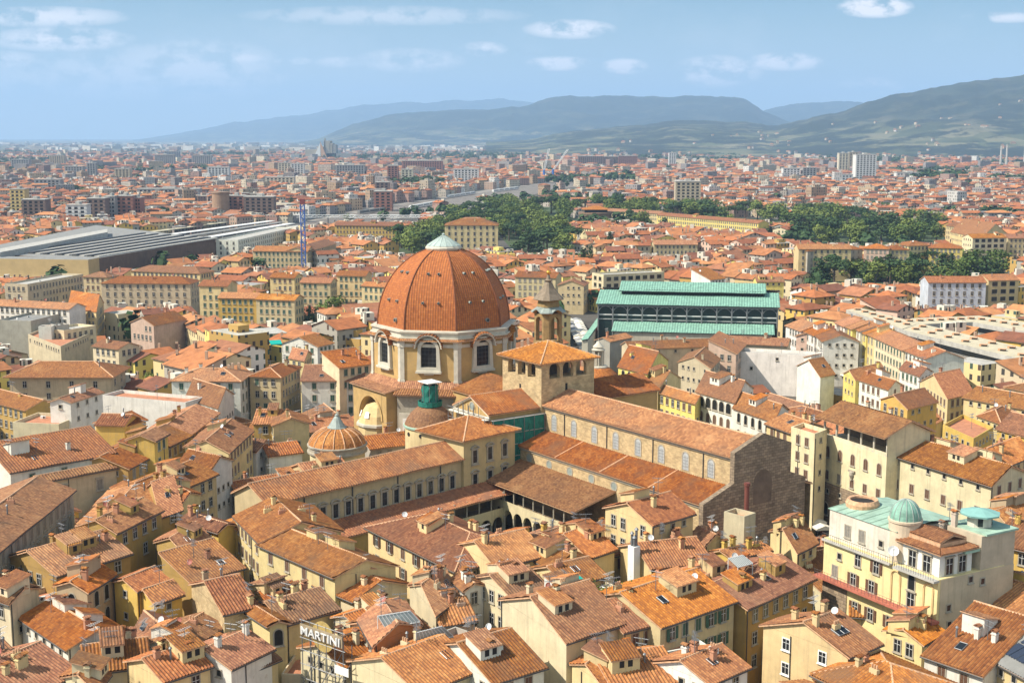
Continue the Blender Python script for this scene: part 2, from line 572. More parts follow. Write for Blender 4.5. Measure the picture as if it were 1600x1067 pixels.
HILLS = [
    ('hill', 8600, 5200, 5200, [(760, 223), (830, 219), (870, 209), (930, 202), (1000, 196), (1060, 189), (1110, 190), (1160, 193), (1210, 197), (1260, 187), (1300, 178),
                    (1340, 165), (1400, 151), (1450, 143), (1500, 134), (1560, 130), (1600, 124), (1700, 117), (1850, 120)]),
    ('hill', 14500, 11000, 5000, [(440, 230), (500, 218), (530, 205), (560, 193), (590, 185), (640, 178), (700, 173), (760, 173), (810, 168), (850, 158), (880, 154), (950, 153), (1050, 154),
                     (1120, 155), (1160, 160), (1185, 174), (1230, 190), (1330, 205), (1500, 215)]),
    ('hill', 20000, 16500, 6000, [(1080, 215), (1140, 188), (1190, 173), (1240, 166), (1290, 161), (1330, 163), (1400, 178), (1500, 190)]),
    ('hill', 27000, 22000, 8000, [(180, 225), (280, 210), (380, 192), (480, 181), (560, 168), (620, 163), (700, 161), (760, 157), (820, 160), (900, 172), (1000, 200), (1100, 225)]),
]
HILLF = []
for hi_, (nm, rr, r0, back, prof) in enumerate(HILLS):
    px0, px1 = prof[0][0], prof[-1][0]
    NA, NR = 260, 60
    xs, ys = [p[0] for p in prof], [p[1] for p in prof]

    def hill_h(px, r, rr=rr, r0=r0, back=back, xs=xs, ys=ys, seed=hi_ * 17.3):
        y = float(np.interp(px, xs, ys))
        y += 3.0 * noise.fractal(Vector((px / 38 + seed, seed, 0)), 0.9, 2.1, 5) * min(1, max(0, (212 - y) / 20))
        az = math.atan((px - 800) / FPX)
        zr = CAMH + rr * (213 + .5 - y) / FPX
        x_, y_ = r * math.sin(az), r * math.cos(az)
        n = noise.ridged_multi_fractal(Vector((x_ / 1700 + seed, y_ / 1700, seed)), 0.9, 2.1, 6, 1.0, 2.0) * .75 - .75
        n2 = noise.fractal(Vector((x_ / 300 + seed, y_ / 300, seed)), 0.8, 2.1, 4)
        if r < rr:
            f = (r - r0) / (rr - r0)
            s = f ** 1.25 if f > 0 else 0
            h = zr * s * (1 + 0.8 * n * (1 - f) ** 0.6 * min(1, 2 * f))
            h = min(h, CAMH + (zr - CAMH) * r / rr - 2 if zr > CAMH else h)
        else:
            f = (r - rr) / back
            h = zr * (1 - f * f * 0.5)
        return max(-3, h + n2 * 0.02 * zr - 0.5)
    HILLF.append((hill_h, px0, px1, r0, rr))
    V, Fc = [], []
    for i in range(NA + 1):
        px = px0 + (px1 - px0) * i / NA
        az = math.atan((px - 800) / FPX)
        for j in range(NR + 1):
            r = r0 + (rr + back - r0) * j / NR
            V.append((r * math.sin(az), r * math.cos(az), hill_h(px, r)))
    for i in range(NA):
        for j in range(NR):
            a = i * (NR + 1) + j
            Fc.append((a, a + NR + 1, a + NR + 2, a + 1))
    me = bpy.data.meshes.new('hills')
    me.from_pydata(V, [], Fc)
    me.polygons.foreach_set('use_smooth', [True] * len(Fc))
    me.materials.append(M['hill'])
    o = bpy.data.objects.new('hills', me)
    COL.objects.link(o)
    tag(o, kind='structure')

# air: one closed box of even, thin haze round everything
mh = bpy.data.materials.new('haze_air')
mh.use_nodes = True
t = NT(mh.node_tree)
pv = t.n('ShaderNodeVolumePrincipled', {'Color': (0.44, 0.67, 1.0, 1), 'Density': 6.4e-5, 'Anisotropy': 0.0})
om = t.n('ShaderNodeOutputMaterial')
t.t.links.new(pv.outputs[0], om.inputs['Volume'])
mb = MB()
mb.box((0, 17900, -4.5), 60000, 36000, 1300)
o = mb.build('haze', mh)
tag(o, kind='stuff')


# ------------------------------------------------------------------ house parts with shared meshes
def arch_pts(w, h, n=8):
    """Outline of a round-headed opening, anticlockwise from bottom left, total height h."""
    r = w / 2
    pts = [(-r, 0), (r, 0)]
    for k in range(n + 1):
        a = math.pi * k / n
        pts.append((r * math.cos(a), h - r + r * math.sin(a)))
    return pts


def ring_frame(mb, outer, inner, y0, y1, m):
    """Frame between two outlines with equal counts, standing from y0 (wall) out to y1 (local -y is outwards)."""
    n = len(outer)
    for k in range(n):
        j = (k + 1) % n
        a, b, c, d = outer[k], outer[j], inner[j], inner[k]
        mb.poly([(a[0], -y1, a[1]), (b[0], -y1, b[1]), (c[0], -y1, c[1]), (d[0], -y1, d[1])], m)
        mb.poly([(a[0], y0, a[1]), (b[0], y0, b[1]), (b[0], -y1, b[1]), (a[0], -y1, a[1])], m)
        mb.poly([(d[0], -y1, d[1]), (c[0], -y1, c[1]), (c[0], y0, c[1]), (d[0], y0, d[1])], m)


def make_window(w, h, arch=False, frame='trim', shut=None, fw=0.16, bars=True, lintel=False):
    mb = MB()
    mats = [M[frame], M['glass'], M['steel'], M[shut] if shut else M['dark']]
    if arch:
        inner, outer = arch_pts(w, h), arch_pts(w + 2 * fw, h + fw)
        outer = [(x, z if z > 0 else -fw) for x, z in outer]
    else:
        inner = [(-w / 2, 0), (w / 2, 0), (w / 2, h), (-w / 2, h)]
        outer = [(-w / 2 - fw, -fw), (w / 2 + fw, -fw), (w / 2 + fw, h + fw), (-w / 2 - fw, h + fw)]
    ring_frame(mb, outer, inner, 0.02, 0.09, 0)
    pane = 3 if shut else 1
    yp = -0.055 if shut else -0.03
    mb.poly([(x, yp, z) for x, z in inner], pane)
    if shut:
        mb.box((0, -0.062, 0.02), 0.05, 0.02, h - 0.06, 0)
        for k in range(1, 3):
            mb.box((0, -0.063, h * k / 3), w * 0.96, 0.014, 0.07, 3)
    elif bars:
        mb.box((0, -0.045, 0.02), 0.07, 0.03, h - 0.04, 2)
        mb.box((0, -0.046, h * 0.62), w * 0.96, 0.03, 0.06, 2)
    mb.box((0, -0.12, -fw - 0.1), w + 2 * fw + 0.2, 0.26, 0.1, 0)
    if lintel:
        mb.box((0, -0.14, h + fw), w + 2 * fw + 0.25, 0.3, 0.14, 0)
    return mesh_of(mb, 'window', mats)


def make_shutter(w, h, m):
    mb = MB()
    mb.box((0, -0.05, 0), w, 0.05, h, 0)
    for k in range(2):
        mb.box((0, -0.078, 0.08 + k * h / 2), w * 0.74, 0.014, h / 2 - 0.16, 0)
    return mesh_of(mb, 'shutter', [M[m]])


WIN = {
    'b': (make_window(1.05, 1.75, shut='brown'), None),
    'g': (make_window(1.05, 1.75, shut='green'), None),
    'y': (make_window(1.05, 1.75, shut='greyshut'), None),
    'o': (make_window(1.05, 1.75), None),
    'B': (make_window(1.0, 1.75), make_shutter(0.52, 1.8, 'brown')),
    'G': (make_window(1.0, 1.75), make_shutter(0.52, 1.8, 'green')),
    's': (make_window(0.75, 0.85, bars=False), None),
    'a': (make_window(1.2, 2.3, arch=True, lintel=False, bars=False), None),
    'A': (make_window(1.2, 2.3, arch=True, shut='brown'), None),
    'q': (make_window(1.2, 2.3, arch=True, shut='green'), None),
    'L': (make_window(1.9, 2.6, arch=True, bars=False, fw=0.22), None),
    'l': (make_window(1.15, 2.1, shut='greyshut', fw=0.28, lintel=True), None),
    'd': (make_window(1.3, 2.3, bars=True, fw=0.22, lintel=True), None),
    'v': (make_window(2.6, 1.9, bars=False, fw=0.14), None),
    'w': (make_window(1.1, 1.5, frame='white', bars=True), None),
}
WSIZE = {'b': (1.05, 1.75), 'g': (1.05, 1.75), 'y': (1.05, 1.75), 'o': (1.05, 1.75), 'B': (1.0, 1.75), 'G': (1.0, 1.75), 's': (.75, .85), 'a': (1.2, 2.3), 'A': (1.2, 2.3),
         'q': (1.2, 2.3), 'L': (1.9, 2.6), 'l': (1.15, 2.1), 'd': (1.3, 2.3), 'v': (2.6, 1.9), 'w': (1.1, 1.5)}

mb = MB()
mb.box((0, 0, -1.2), 0.8, 0.6, 2.5, 0)
mb.box((0, 0, 1.3), 1.0, 0.8, 0.12, 0)
mb.box((-.28, 0, 1.42), 0.16, 0.6, 0.3, 0)
mb.box((.28, 0, 1.42), 0.16, 0.6, 0.3, 0)
mb.box((0, 0, 1.72), 0.95, 0.85, 0.1, 1)
mb.poly([(-.5, -.45, 1.83), (.5, -.45, 1.83), (.5, 0, 2.0), (-.5, 0, 2.0)], 1)
mb.poly([(.5, .45, 1.83), (-.5, .45, 1.83), (-.5, 0, 2.0), (.5, 0, 2.0)], 1)
mb2 = MB()
mb2.box((0, 0, -1.0), 1.3, 0.55, 1.7, 0)
for k in (-.4, 0, .4):
    mb2.tube((k, 0, .7), (k, 0, 1.25), .13, 1, 8)
mb3 = MB()
mb3.tube((0, 0, -1), (0, 0, 1.5), .14, 0, 8)
mb3.tube((0, 0, 1.5), (0, 0, 1.75), .26, 0, 8, .08)
CHIM = [mesh_of(mb, 'chimney', [M['plaster'], M['tile']]), mesh_of(mb2, 'chimney', [M['plaster'], M['mortar']]), mesh_of(mb3, 'flue', [M['metal']])]
mb = MB()
mb.tube((0, 0, -0.6), (0, 0, 3.0), .05, 0, 5)
for z_, l_ in ((2.9, 1.0), (2.2, .7)):
    mb.tube((-l_, 0, z_), (l_, 0, z_), .035, 0, 4)
    for k in range(-3, 4):
        mb.tube((k * l_ / 3, -.38 + .04 * k, z_), (k * l_ / 3, .38 - .04 * k, z_), .025, 0, 4)
ANT = mesh_of(mb, 'antenna', [M['metal']])


def dish_mesh(m):
    mb = MB()
    mb.tube((0, 0, -.5), (0, 0, .75), .05, 1, 6)
    c0 = len(mb.v)
    ax_ = Vector((0, -0.85, 0.5)).normalized()
    ux = Vector((1, 0, 0))
    uy = ax_.cross(ux)
    ce = Vector((0, -.12, .9))
    prev = None
    for r_, d_ in ((0.0, -.13), (.28, -.10), (.5, 0.0)):
        ring = [ce + ux * r_ * math.cos(a) + uy * r_ * math.sin(a) + ax_ * d_ for a in [k * math.pi / 7 for k in range(14)]]
        if prev:
            for k in range(14):
                mb.poly([prev[k], prev[(k + 1) % 14], ring[(k + 1) % 14], ring[k]], 0, sm=True)
        prev = ring
    mb.tube(ce + uy * -.5, ce + ax_ * .5, .02, 1, 4)
    mb.tube(ce + ax_ * .45, ce + ax_ * .58, .06, 1, 6)
    return mesh_of(mb, 'satellite_dish', [m, M['metal']])


DISH = [dish_mesh(M['dish']), dish_mesh(plain('dish_red', (0.33, 0.10, 0.07), 0.6))]
mb = MB()
mb.box((0, 0, 0), 0.9, 0.4, 0.65, 0)
mb.tube((-.1, -.2, .32), (-.1, -.225, .32), .24, 1, 12)
ACU = mesh_of(mb, 'air_conditioner', [M['white'], M['rail']])


# ------------------------------------------------------------------ houses
HOUSES = []            # records used for the plan, the infill and the labels
FOOT = []              # footprints already taken (convex polygons, xy)
WALLC = {'cream': (.67, .52, .26), 'pale': (.67, .57, .37), 'white': (.74, .71, .63), 'yellow': (.62, .41, .10), 'ochre': (.46, .29, .085), 'lemon': (.74, .60, .17),
         'grey': (.40, .37, .31), 'pink': (.60, .42, .32), 'stone': (.45, .35, .22), 'orange': (.55, .2, .06), 'beige': (.55, .46, .31), 'sand': (.58, .47, .26),
         'blue': (.50, .55, .60)}


def area2(p):
    return sum(p[k][0] * p[(k + 1) % len(p)][1] - p[(k + 1) % len(p)][0] * p[k][1] for k in range(len(p)))


def inside(pt, poly):
    x, y = pt
    r = False
    n = len(poly)
    for k in range(n):
        (x0, y0), (x1, y1) = poly[k], poly[(k + 1) % n]
        if (y0 > y) != (y1 > y) and x < (x1 - x0) * (y - y0) / (y1 - y0) + x0:
            r = not r
    return r


def lerp(a, b, f):
    return a + (b - a) * f


def roof_faces(c, ze, kind, pitch, ov, zover=None):
    """c: four eave-corner xy (anticlockwise, c0 to c1 along the ridge for gables). Returns faces, ridge segments, gable triangles, ridge height, height function."""
    c = [Vector((p[0], p[1], 0)) for p in c]
    wd = ((c[3] - c[0]).length + (c[2] - c[1]).length) / 2
    ln = ((c[1] - c[0]).length + (c[2] - c[3]).length) / 2
    ea, eb = (c[1] - c[0]).normalized(), (c[3] - c[0]).normalized()
    oa = ov * 0.7 if kind != 'h' else ov
    h = pitch * wd / 2
    o = [c[0] - ea * oa - eb * ov, c[1] + ea * oa - eb * ov, c[2] + ea * oa + eb * ov, c[3] - ea * oa + eb * ov]
    zo = ze - ov * pitch
    up = lambda p, z: Vector((p.x, p.y, z))
    if kind == 'g':
        r0, r1 = up((o[0] + o[3]) / 2, ze + h), up((o[1] + o[2]) / 2, ze + h)
        faces = [[up(o[0], zo), up(o[1], zo), r1, r0], [up(o[2], zo), up(o[3], zo), r0, r1]]
        g0, g1 = (c[0] + c[3]) / 2, (c[1] + c[2]) / 2
        gab = [[up(c[3], ze), up(c[0], ze), up(g0, ze + h - .02)], [up(c[1], ze), up(c[2], ze), up(g1, ze + h - .02)]]
        fn = lambda a, b: ze + h * (1 - abs(2 * b - 1))
        return faces, [(r0, r1)], gab, h, fn
    if kind == 'h':
        ins = min(wd / 2 / max(ln, .1), .5)
        m0, m1 = (o[0] + o[3]) / 2, (o[1] + o[2]) / 2
        r0, r1 = up(m0.lerp(m1, ins), ze + h), up(m1.lerp(m0, ins), ze + h)
        q = [up(p, zo) for p in o]
        faces = [[q[0], q[1], r1, r0], [q[2], q[3], r0, r1], [q[3], q[0], r0], [q[1], q[2], r1]]
        if (r1 - r0).length < .3:
            faces = [[q[0], q[1], r0], [q[2], q[3], r0], [q[3], q[0], r0], [q[1], q[2], r0]]
        fn = lambda a, b: ze + h * min(1 - abs(2 * b - 1), min(a, 1 - a) / max(ins, .01))
        return faces, [(r0, r1), (q[0], r0), (q[3], r0), (q[1], r1), (q[2], r1)], [], h, fn
    if kind == 's':   # rises from c0c1 to c3c2
        h = pitch * wd
        z1 = ze + h + ov * .5 * pitch
        q3, q2 = c[3] - ea * oa + eb * ov * .5, c[2] + ea * oa + eb * ov * .5
        faces = [[up(o[0], zo), up(o[1], zo), up(q2, z1), up(q3, z1)]]
        gab = [[up(c[3], ze), up(c[0], ze), up(c[3], ze + h - .02)], [up(c[1], ze), up(c[2], ze), up(c[2], ze + h - .02)],
               [up(c[2], ze), up(c[3], ze), up(c[3], ze + h - .02), up(c[2], ze + h - .02)]]
        fn = lambda a, b: ze + h * b
        return faces, [(up(q3, z1), up(q2, z1))], gab, h, fn
    fn = lambda a, b: ze
    return [], [], [], 0, fn


WRND = random.Random(11)


def put_windows(root, A, B, z_top, style, near, rows=3, sp=None, first=1.0, top_gap=.55, fl=3.5, skip=.12, zmin=2.0, margin=1.0, clear=None):
    """Rows of windows on the wall from A to B (B to the right seen from outside)."""
    A, B = Vector((A[0], A[1], 0)), Vector((B[0], B[1], 0))
    d = B - A
    L = d.length
    if L < 2.2:
        return 0
    d.normalize()
    rz = math.atan2(d.y, d.x)
    nn = Vector((d.y, -d.x, 0))
    made = 0
    for r in range(rows):
        st = style[min(r, len(style) - 1)]
        if st == '-':
            continue
        w, h = WSIZE[st]
        gap = sp or max(2.6, w + 1.55)
        n = max(1, int((L - 2 * margin + gap * .45) // gap))
        z = z_top - top_gap - h - r * fl
        if z < zmin:
            break
        for k in range(n):
            if WRND.random() < skip:
                continue
            x = margin + (L - 2 * margin) * (k + .5) / n
            p = A + d * x
            s2 = st
            if st in 'BG' and WRND.random() < .35:
                s2 = {'B': 'b', 'G': 'g'}[st]
            me, sh = WIN[s2]
            o = inst(me, 'window', (p.x, p.y, z), rz, root)
            made += 1
            if sh and near:
                for sgn in (-1, 1):
                    q = bpy.data.objects.new('shutter', sh)
                    COL.objects.link(q)
                    q.parent = o
                    q.location = (sgn * (w / 2 + .43), -0.045, -.02)
                    if WRND.random() < .5:
                        q.rotation_euler = (0, 0, sgn * WRND.uniform(.1, .6))
                        q.location.y -= .12
    return made


def orient(c):
    """Anticlockwise order."""
    return c if area2(c) > 0 else [c[0], c[3], c[2], c[1]]


def house(c, ze, roof='g', wall='cream', pitch=.36, ov=.55, win=None, near=True, extras=True, rows=3, name='house', seed=None, info='', wallmat=None, wins=None,
          group='houses of the old town', chim=None, roofcol=None, z0=0.0, sp=None, fl=3.5, skip=.12, top_gap=.55, foot=True, ac=True, corr=None, skylights=0, dorm=0):
    """c: four footprint corners (xy); for gables the ridge runs along c0-c1."""
    rnd = random.Random(seed if seed is not None else len(HOUSES) * 31 + 5)
    c = [Vector((p[0], p[1])) for p in c]
    c = orient([(p.x, p.y) for p in c])
    c = [Vector((p[0], p[1])) for p in c]
    ctr = (c[0] + c[1] + c[2] + c[3]) / 4
    root = thing(name, None, 'house' if name == 'house' else name.replace('_', ' '), (ctr.x, ctr.y, 0), group if name == 'house' else None)
    dist = ctr.length
    faces, ridges, gab, h, fn = roof_faces(c, ze, roof, pitch, ov)
    base = WALLC[wall] if isinstance(wall, str) else wall
    k = rnd.uniform(.92, 1.06)
    colr = tuple(min(1, v * k * rnd.uniform(.97, 1.03)) for v in base)
    w = MB()
    p4 = [(p.x, p.y) for p in c]
    ztop = ze - .1 if roof != 'f' else ze + .9
    if roof == 'f':
        w.prism(p4, z0, ztop, 0, bottom=False, top=False)
        inn = [tuple((p - ctr) * (1 - .35 / max((p - ctr).length, 1)) + ctr) for p in c]
        for q in range(4):
            a, b, cc, d = p4[q], p4[(q + 1) % 4], inn[(q + 1) % 4], inn[q]
            w.poly([(*a, ztop), (*b, ztop), (*cc, ztop), (*d, ztop)])
            w.poly([(*d, ztop), (*cc, ztop), (*cc, ze), (*d, ze)])
    else:
        w.prism(p4, z0, ztop + .1 - .02, 0, bottom=False, top=False)
        for g in gab:
            w.poly(g)
    wo = w.build('wall', wallmat or M['plaster'], root, colr)
    if roof == 'f':
        m2 = MB()
        m2.poly([(*p, ze + .004) for p in inn])
        m2.build('terrace_floor', M[roofcol or 'terrace'], root)
        ro = root
    else:
        rm = MB()
        usec = corr if corr is not None else dist < 330
        for f in faces:
            nrm = (f[1] - f[0]).cross(f[2] - f[0]).normalized()
            if nrm.z < 0:
                nrm = -nrm
                f = list(reversed(f))
            th = .16
            if usec:
                rm.corr([p + nrm * .09 for p in f], .48 if dist < 230 else .6, .17, 0, .22)
            rm.poly([p + nrm * (.03 if usec else .07) for p in f])
            rm.poly([p - nrm * th for p in reversed(f)], 1)
            for q in range(len(f)):
                a, b = f[q], f[(q + 1) % len(f)]
                rm.poly([a - nrm * th, b - nrm * th, b + nrm * .03, a + nrm * .03], 1)
        if dist < 420:
            for a, b in ridges:
                rm.tube(a + Vector((0, 0, .09)), b + Vector((0, 0, .09)), .17, 1, 6)
        if dist < 300:
            for f in faces:
                if len(f) == 4 or roof == 'h':
                    rm.tube(f[0] - Vector((0, 0, .12)), f[1] - Vector((0, 0, .12)), .1, 2, 5)
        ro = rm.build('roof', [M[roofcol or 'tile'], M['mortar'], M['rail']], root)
    rec = dict(root=root, c=c, ctr=ctr, ze=ze, h=h, roof=roof, wall=wall if isinstance(wall, str) else 'plain', info=info, dist=dist, fn=fn, name=name, feats=[], nwin=0)
    HOUSES.append(rec)
    if foot:
        FOOT.append([tuple(p) for p in c])
    if dist < 300 and name == 'house':
        for q in range(4):
            a, b = c[q], c[(q + 1) % 4]
            d = (b - a).normalized()
            nrm = Vector((d.y, -d.x))
            if nrm.dot(-((a + b) / 2).normalized()) > .1 and (b - a).length > 5 and rnd.random() < .8:
                f = .25 / (b - a).length if rnd.random() < .6 else rnd.choice([.34, .66])
                p = a.lerp(b, f) + nrm * .1
                m2 = MB()
                m2.tube((p.x, p.y, 0), (p.x, p.y, ze - .2), .075, 0, 5)
                m2.build('downpipe', M['rail'], root)
    # windows on the walls that can be seen from the side where the picture was taken
    if win is None:
        win = rnd.choice(['B', 'b', 'G', 'g', 'o', 'o', 'y', 'b', 'B'])
    for q in range(4):
        a, b = c[q], c[(q + 1) % 4]
        d = b - a
        nrm = Vector((d.y, -d.x))
        mid = (a + b) / 2
        if nrm.length < .1 or nrm.normalized().dot(-mid.normalized()) < -.15:
            continue
        st = win
        isgable = (roof == 'g' and q in (1, 3)) or (roof == 's' and q != 0)
        if wins is not None and q in wins:
            st = wins[q]
        elif isgable and wins is None:
            st = rnd.choice(['-', 's', win[0], '-s'])
        if not st or st == '-':
            continue
        rec['nwin'] += put_windows(root, a, b, ze - (.3 if roof != 'f' else 0), st, dist < 300, rows, sp, fl=fl, skip=skip, top_gap=top_gap)
    if extras and roof != 'f':
        pt = lambda a, b: (c[0] * (1 - a) + c[1] * a) * (1 - b) + (c[3] * (1 - a) + c[2] * a) * b
        ang = math.atan2(c[1].y - c[0].y, c[1].x - c[0].x)
        nch = (chim if chim is not None else rnd.choice([1, 1, 2, 2, 3])) + (rnd.choice([0, 1, 2, 3, 4]) if dist < 270 and chim != 0 else 0)
        far = dist > 420
        for k in range(nch):
            a, b = rnd.uniform(.1, .9), rnd.choice([.3, .42, .58, .7]) if roof != 's' else rnd.uniform(.2, .8)
            p = pt(a, b)
            inst(CHIM[rnd.choice([0, 0, 1, 2])], 'chimney', (p.x, p.y, fn(a, b) + rnd.uniform(-.3, .2)), ang + rnd.choice([0, math.pi / 2]), ro, colr if rnd.random() < .7 else (.5, .24, .14))
        for _ in range(rnd.choice([0, 1, 1, 2]) if not far else rnd.choice([0, 0, 1])):
            a, b = rnd.uniform(.1, .9), rnd.uniform(.3, .7)
            p = pt(a, b)
            inst(ANT, 'antenna', (p.x, p.y, fn(a, b)), rnd.uniform(0, 3), ro)
            rec['feats'].append('antenna')
        if rnd.random() < .38:
            a, b = rnd.uniform(.1, .9), rnd.uniform(.25, .75)
            p = pt(a, b)
            kd = rnd.choice([0, 0, 1])
            inst(DISH[kd], 'satellite_dish', (p.x, p.y, fn(a, b) + .1), rnd.uniform(-.3, .9) - .5, ro)
            rec['feats'].append('white dish' if kd == 0 else 'red dish')
        nsk = skylights + (1 if rnd.random() < .22 and not far else 0)
        for k in range(nsk):
            a = rnd.uniform(.2, .8)
            for b0 in (.12, .88):
                pm = pt(a, b0)
                inward = pt(a, .5) - pm
                if inward.dot(pm) > 0 or roof == 's':   # slope facing the viewer
                    e = .1
                    s_ = MB()
                    A_ = Vector((*pt(a, lerp(b0, .5, .25)), 0)); B_ = Vector((*pt(a, lerp(b0, .5, .6)), 0))
                    A_.z = fn(a, lerp(b0, .5, .25)); B_.z = fn(a, lerp(b0, .5, .6))
                    tx = Vector((c[1].x - c[0].x, c[1].y - c[0].y, 0)).normalized() * .55
                    n_ = tx.cross(B_ - A_).normalized()
                    n_ = n_ if n_.z > 0 else -n_
                    B_ = A_ + (B_ - A_).normalized() * min(1.5, (B_ - A_).length)
                    q = [A_ - tx, A_ + tx, B_ + tx, B_ - tx]
                    s_.poly([p_ + n_ * .22 for p_ in q], 0)
                    for i_ in range(4):
                        s_.poly([q[i_], q[(i_ + 1) % 4], q[(i_ + 1) % 4] + n_ * .24, q[i_] + n_ * .24], 1)
                        u_ = (q[(i_ + 1) % 4] - q[i_])
                        s_.tube(q[i_] + n_ * .24, q[(i_ + 1) % 4] + n_ * .24, .06, 1, 4)
                    s_.build('skylight', [M['glass'], M['metal']], ro)
                    rec['feats'].append('skylight')
                    break
        ndm = dorm + (1 if rnd.random() < (.62 if dist < 270 else .42 if dist < 420 else .2) and roof in 'gs' and chim != 0 else 0)
        ndm += 1 if dist < 270 and ndm and rnd.random() < .35 else 0
        for k in range(ndm):
            a, b = rnd.uniform(.2, .8), rnd.choice([.35, .65])
            p = pt(a, b)
            dm = MB()
            sx, sy, hh = rnd.uniform(2.2, 4.4), rnd.uniform(2.4, 3.8), rnd.uniform(1.6, 2.2)
            zz = fn(a, b) - .8
            ca, sa = math.cos(ang), math.sin(ang)
            def L2(x, y, z):
                return Vector((p.x + x * ca - y * sa, p.y + x * sa + y * ca, zz + z))
            sg = 1 if b > .5 else -1
            bx = [(-sx / 2, -sy / 2), (sx / 2, -sy / 2), (sx / 2, sy / 2), (-sx / 2, sy / 2)]
            hz = [hh + .9 if (y * sg) < 0 else hh for x, y in bx]
            for i_ in range(4):
                j_ = (i_ + 1) % 4
                dm.poly([L2(*bx[i_], 0), L2(*bx[j_], 0), L2(*bx[j_], hz[j_]), L2(*bx[i_], hz[i_])], 0)
            ox = [(x * 1.14, y * 1.16) for x, y in bx]
            top = [L2(*ox[i_], hz[i_] + .12 + (.08 if hz[i_] > hh else -.08)) for i_ in range(4)]
            dm.corr(top, .42, .1, 1)
            dm.poly([v + Vector((0, 0, -.02)) for v in top], 1)
            dm.poly([v + Vector((0, 0, -.14)) for v in reversed(top)], 2)
            for i_ in range(4):
                dm.poly([top[i_] + Vector((0, 0, -.14)), top[(i_ + 1) % 4] + Vector((0, 0, -.14)), top[(i_ + 1) % 4], top[i_]], 2)
            yy = sg * (sy / 2 + .012)
            for xx in ((-.6, .6) if sx > 2.8 else (0,)):
                q = [L2(xx - .35, yy, hh - 1.15), L2(xx + .35, yy, hh - 1.15), L2(xx + .35, yy, hh - .25), L2(xx - .35, yy, hh - .25)]
                dm.poly(q if sg < 0 else list(reversed(q)), 3)
            dm.build('dormer', [M['plaster'], M['tile'], M['mortar'], M['dark']], ro, colr)
            rec['feats'].append('dormer')
    if roof == 'f' and extras and ac:
        for k in range(rnd.choice([0, 1, 2])):
            a, b = rnd.uniform(.2, .8), rnd.uniform(.25, .8)
            p = (c[0] * (1 - a) + c[1] * a) * (1 - b) + (c[3] * (1 - a) + c[2] * a) * b
            inst(ACU, 'air_conditioner', (p.x, p.y, ze + .004), rnd.uniform(0, 3), root)
        if rnd.random() < .6:
            p = ctr
            inst(ANT, 'antenna', (p.x + 1, p.y + .6, ze + .6), rnd.uniform(0, 3), root)
    return rec


def corners(pts, z):
    """Footprint from surveyed eave corners. Three points: left, near, right. Two points and a depth: front edge left to right, depth to its left."""
    if isinstance(pts[2], (int, float)):
        A, B = P(*pts[0], z).xy, P(*pts[1], z).xy
        d = (B - A).normalized()
        n = Vector((-d.y, d.x)) * pts[2]
        return [A, B, B + n, A + n]          # c0-c1 along the front
    L, N, Rr = (P(*p, z).xy for p in pts)
    return [L, N, Rr, L + Rr - N]            # c0-c1 along the left wall


def spec(pts, z, roof='gl', wall='cream', **kw):
    c = corners(pts, z)
    k = roof[0]
    if len(roof) > 1 and roof[1] == 'r':     # ridge along the right-hand wall (second edge)
        c = c[1:] + c[:1]
    if k in 'h' and (c[1] - c[0]).length < (c[2] - c[1]).length:
        c = c[1:] + c[:1]
    return house(c, z, k, wall, **kw)

# ------------------------------------------------------------------ the basilica and its domed chapel
class Fr:
    """Plan frame: origin, direction of u; v to the left of u."""
    def __init__(s, o, ang):
        s.o, s.ang = Vector((o[0], o[1])), ang
        s.u = Vector((math.cos(ang), math.sin(ang)))
        s.v = Vector((-s.u.y, s.u.x))

    def p(s, u, v, z=0.0):
        q = s.o + s.u * u + s.v * v
        return Vector((q.x, q.y, z))

    def xy(s, u, v):
        q = s.o + s.u * u + s.v * v
        return (q.x, q.y)

    def rect(s, u0, u1, v0, v1):
        return [s.xy(u0, v0), s.xy(u1, v0), s.xy(u1, v1), s.xy(u0, v1)]


NAVE = R(-54.6)
# v runs to the far side (left of u = away from the viewer); the nave's near wall stands at v = 0
B = Fr((6.9, 287.0), NAVE)


def roof_slab(mb, f, per=.6, amp=.19, th=.18):
    f = [Vector(p) for p in f]
    n = (f[1] - f[0]).cross(f[2] - f[0]).normalized()
    if n.z < 0:
        n = -n
        f = list(reversed(f))
    mb.corr([p + n * .08 for p in f], per, amp, 0, .14)
    mb.poly([p + n * .03 for p in f])
    mb.poly([p - n * th for p in reversed(f)], 1)
    for q in range(len(f)):
        a, b = f[q], f[(q + 1) % len(f)]
        mb.poly([a - n * th, b - n * th, b + n * .03, a + n * .03], 1)


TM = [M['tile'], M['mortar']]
church = thing('basilica', 'long brown stone basilica with tiled nave roof, arched windows and bare shaded front', 'church', B.p(28, 6))
LN = 59.5
NW = 13.4
# nave: clerestory walls with gable front
w = MB()
NE, NRZ = 25.0, 27.7
for (u0, v0, u1, v1) in ((0, 0, LN, 0), (LN, NW, 0, NW)):
    w.poly([B.p(u0, v0, 0), B.p(u1, v1, 0), B.p(u1, v1, NE), B.p(u0, v0, NE)])
w.poly([B.p(0, NW, 0), B.p(0, 0, 0), B.p(0, 0, NE), B.p(0, NW / 2, NRZ), B.p(0, NW, NE)])
w.build('nave_wall', M['stone'], church)
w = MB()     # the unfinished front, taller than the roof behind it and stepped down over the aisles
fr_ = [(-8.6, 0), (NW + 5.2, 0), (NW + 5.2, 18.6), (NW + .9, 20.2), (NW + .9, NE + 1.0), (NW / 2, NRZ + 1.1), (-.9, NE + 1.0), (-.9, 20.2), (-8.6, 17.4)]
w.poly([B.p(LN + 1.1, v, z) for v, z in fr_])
w.poly([B.p(LN, v, z) for v, z in reversed(fr_)])
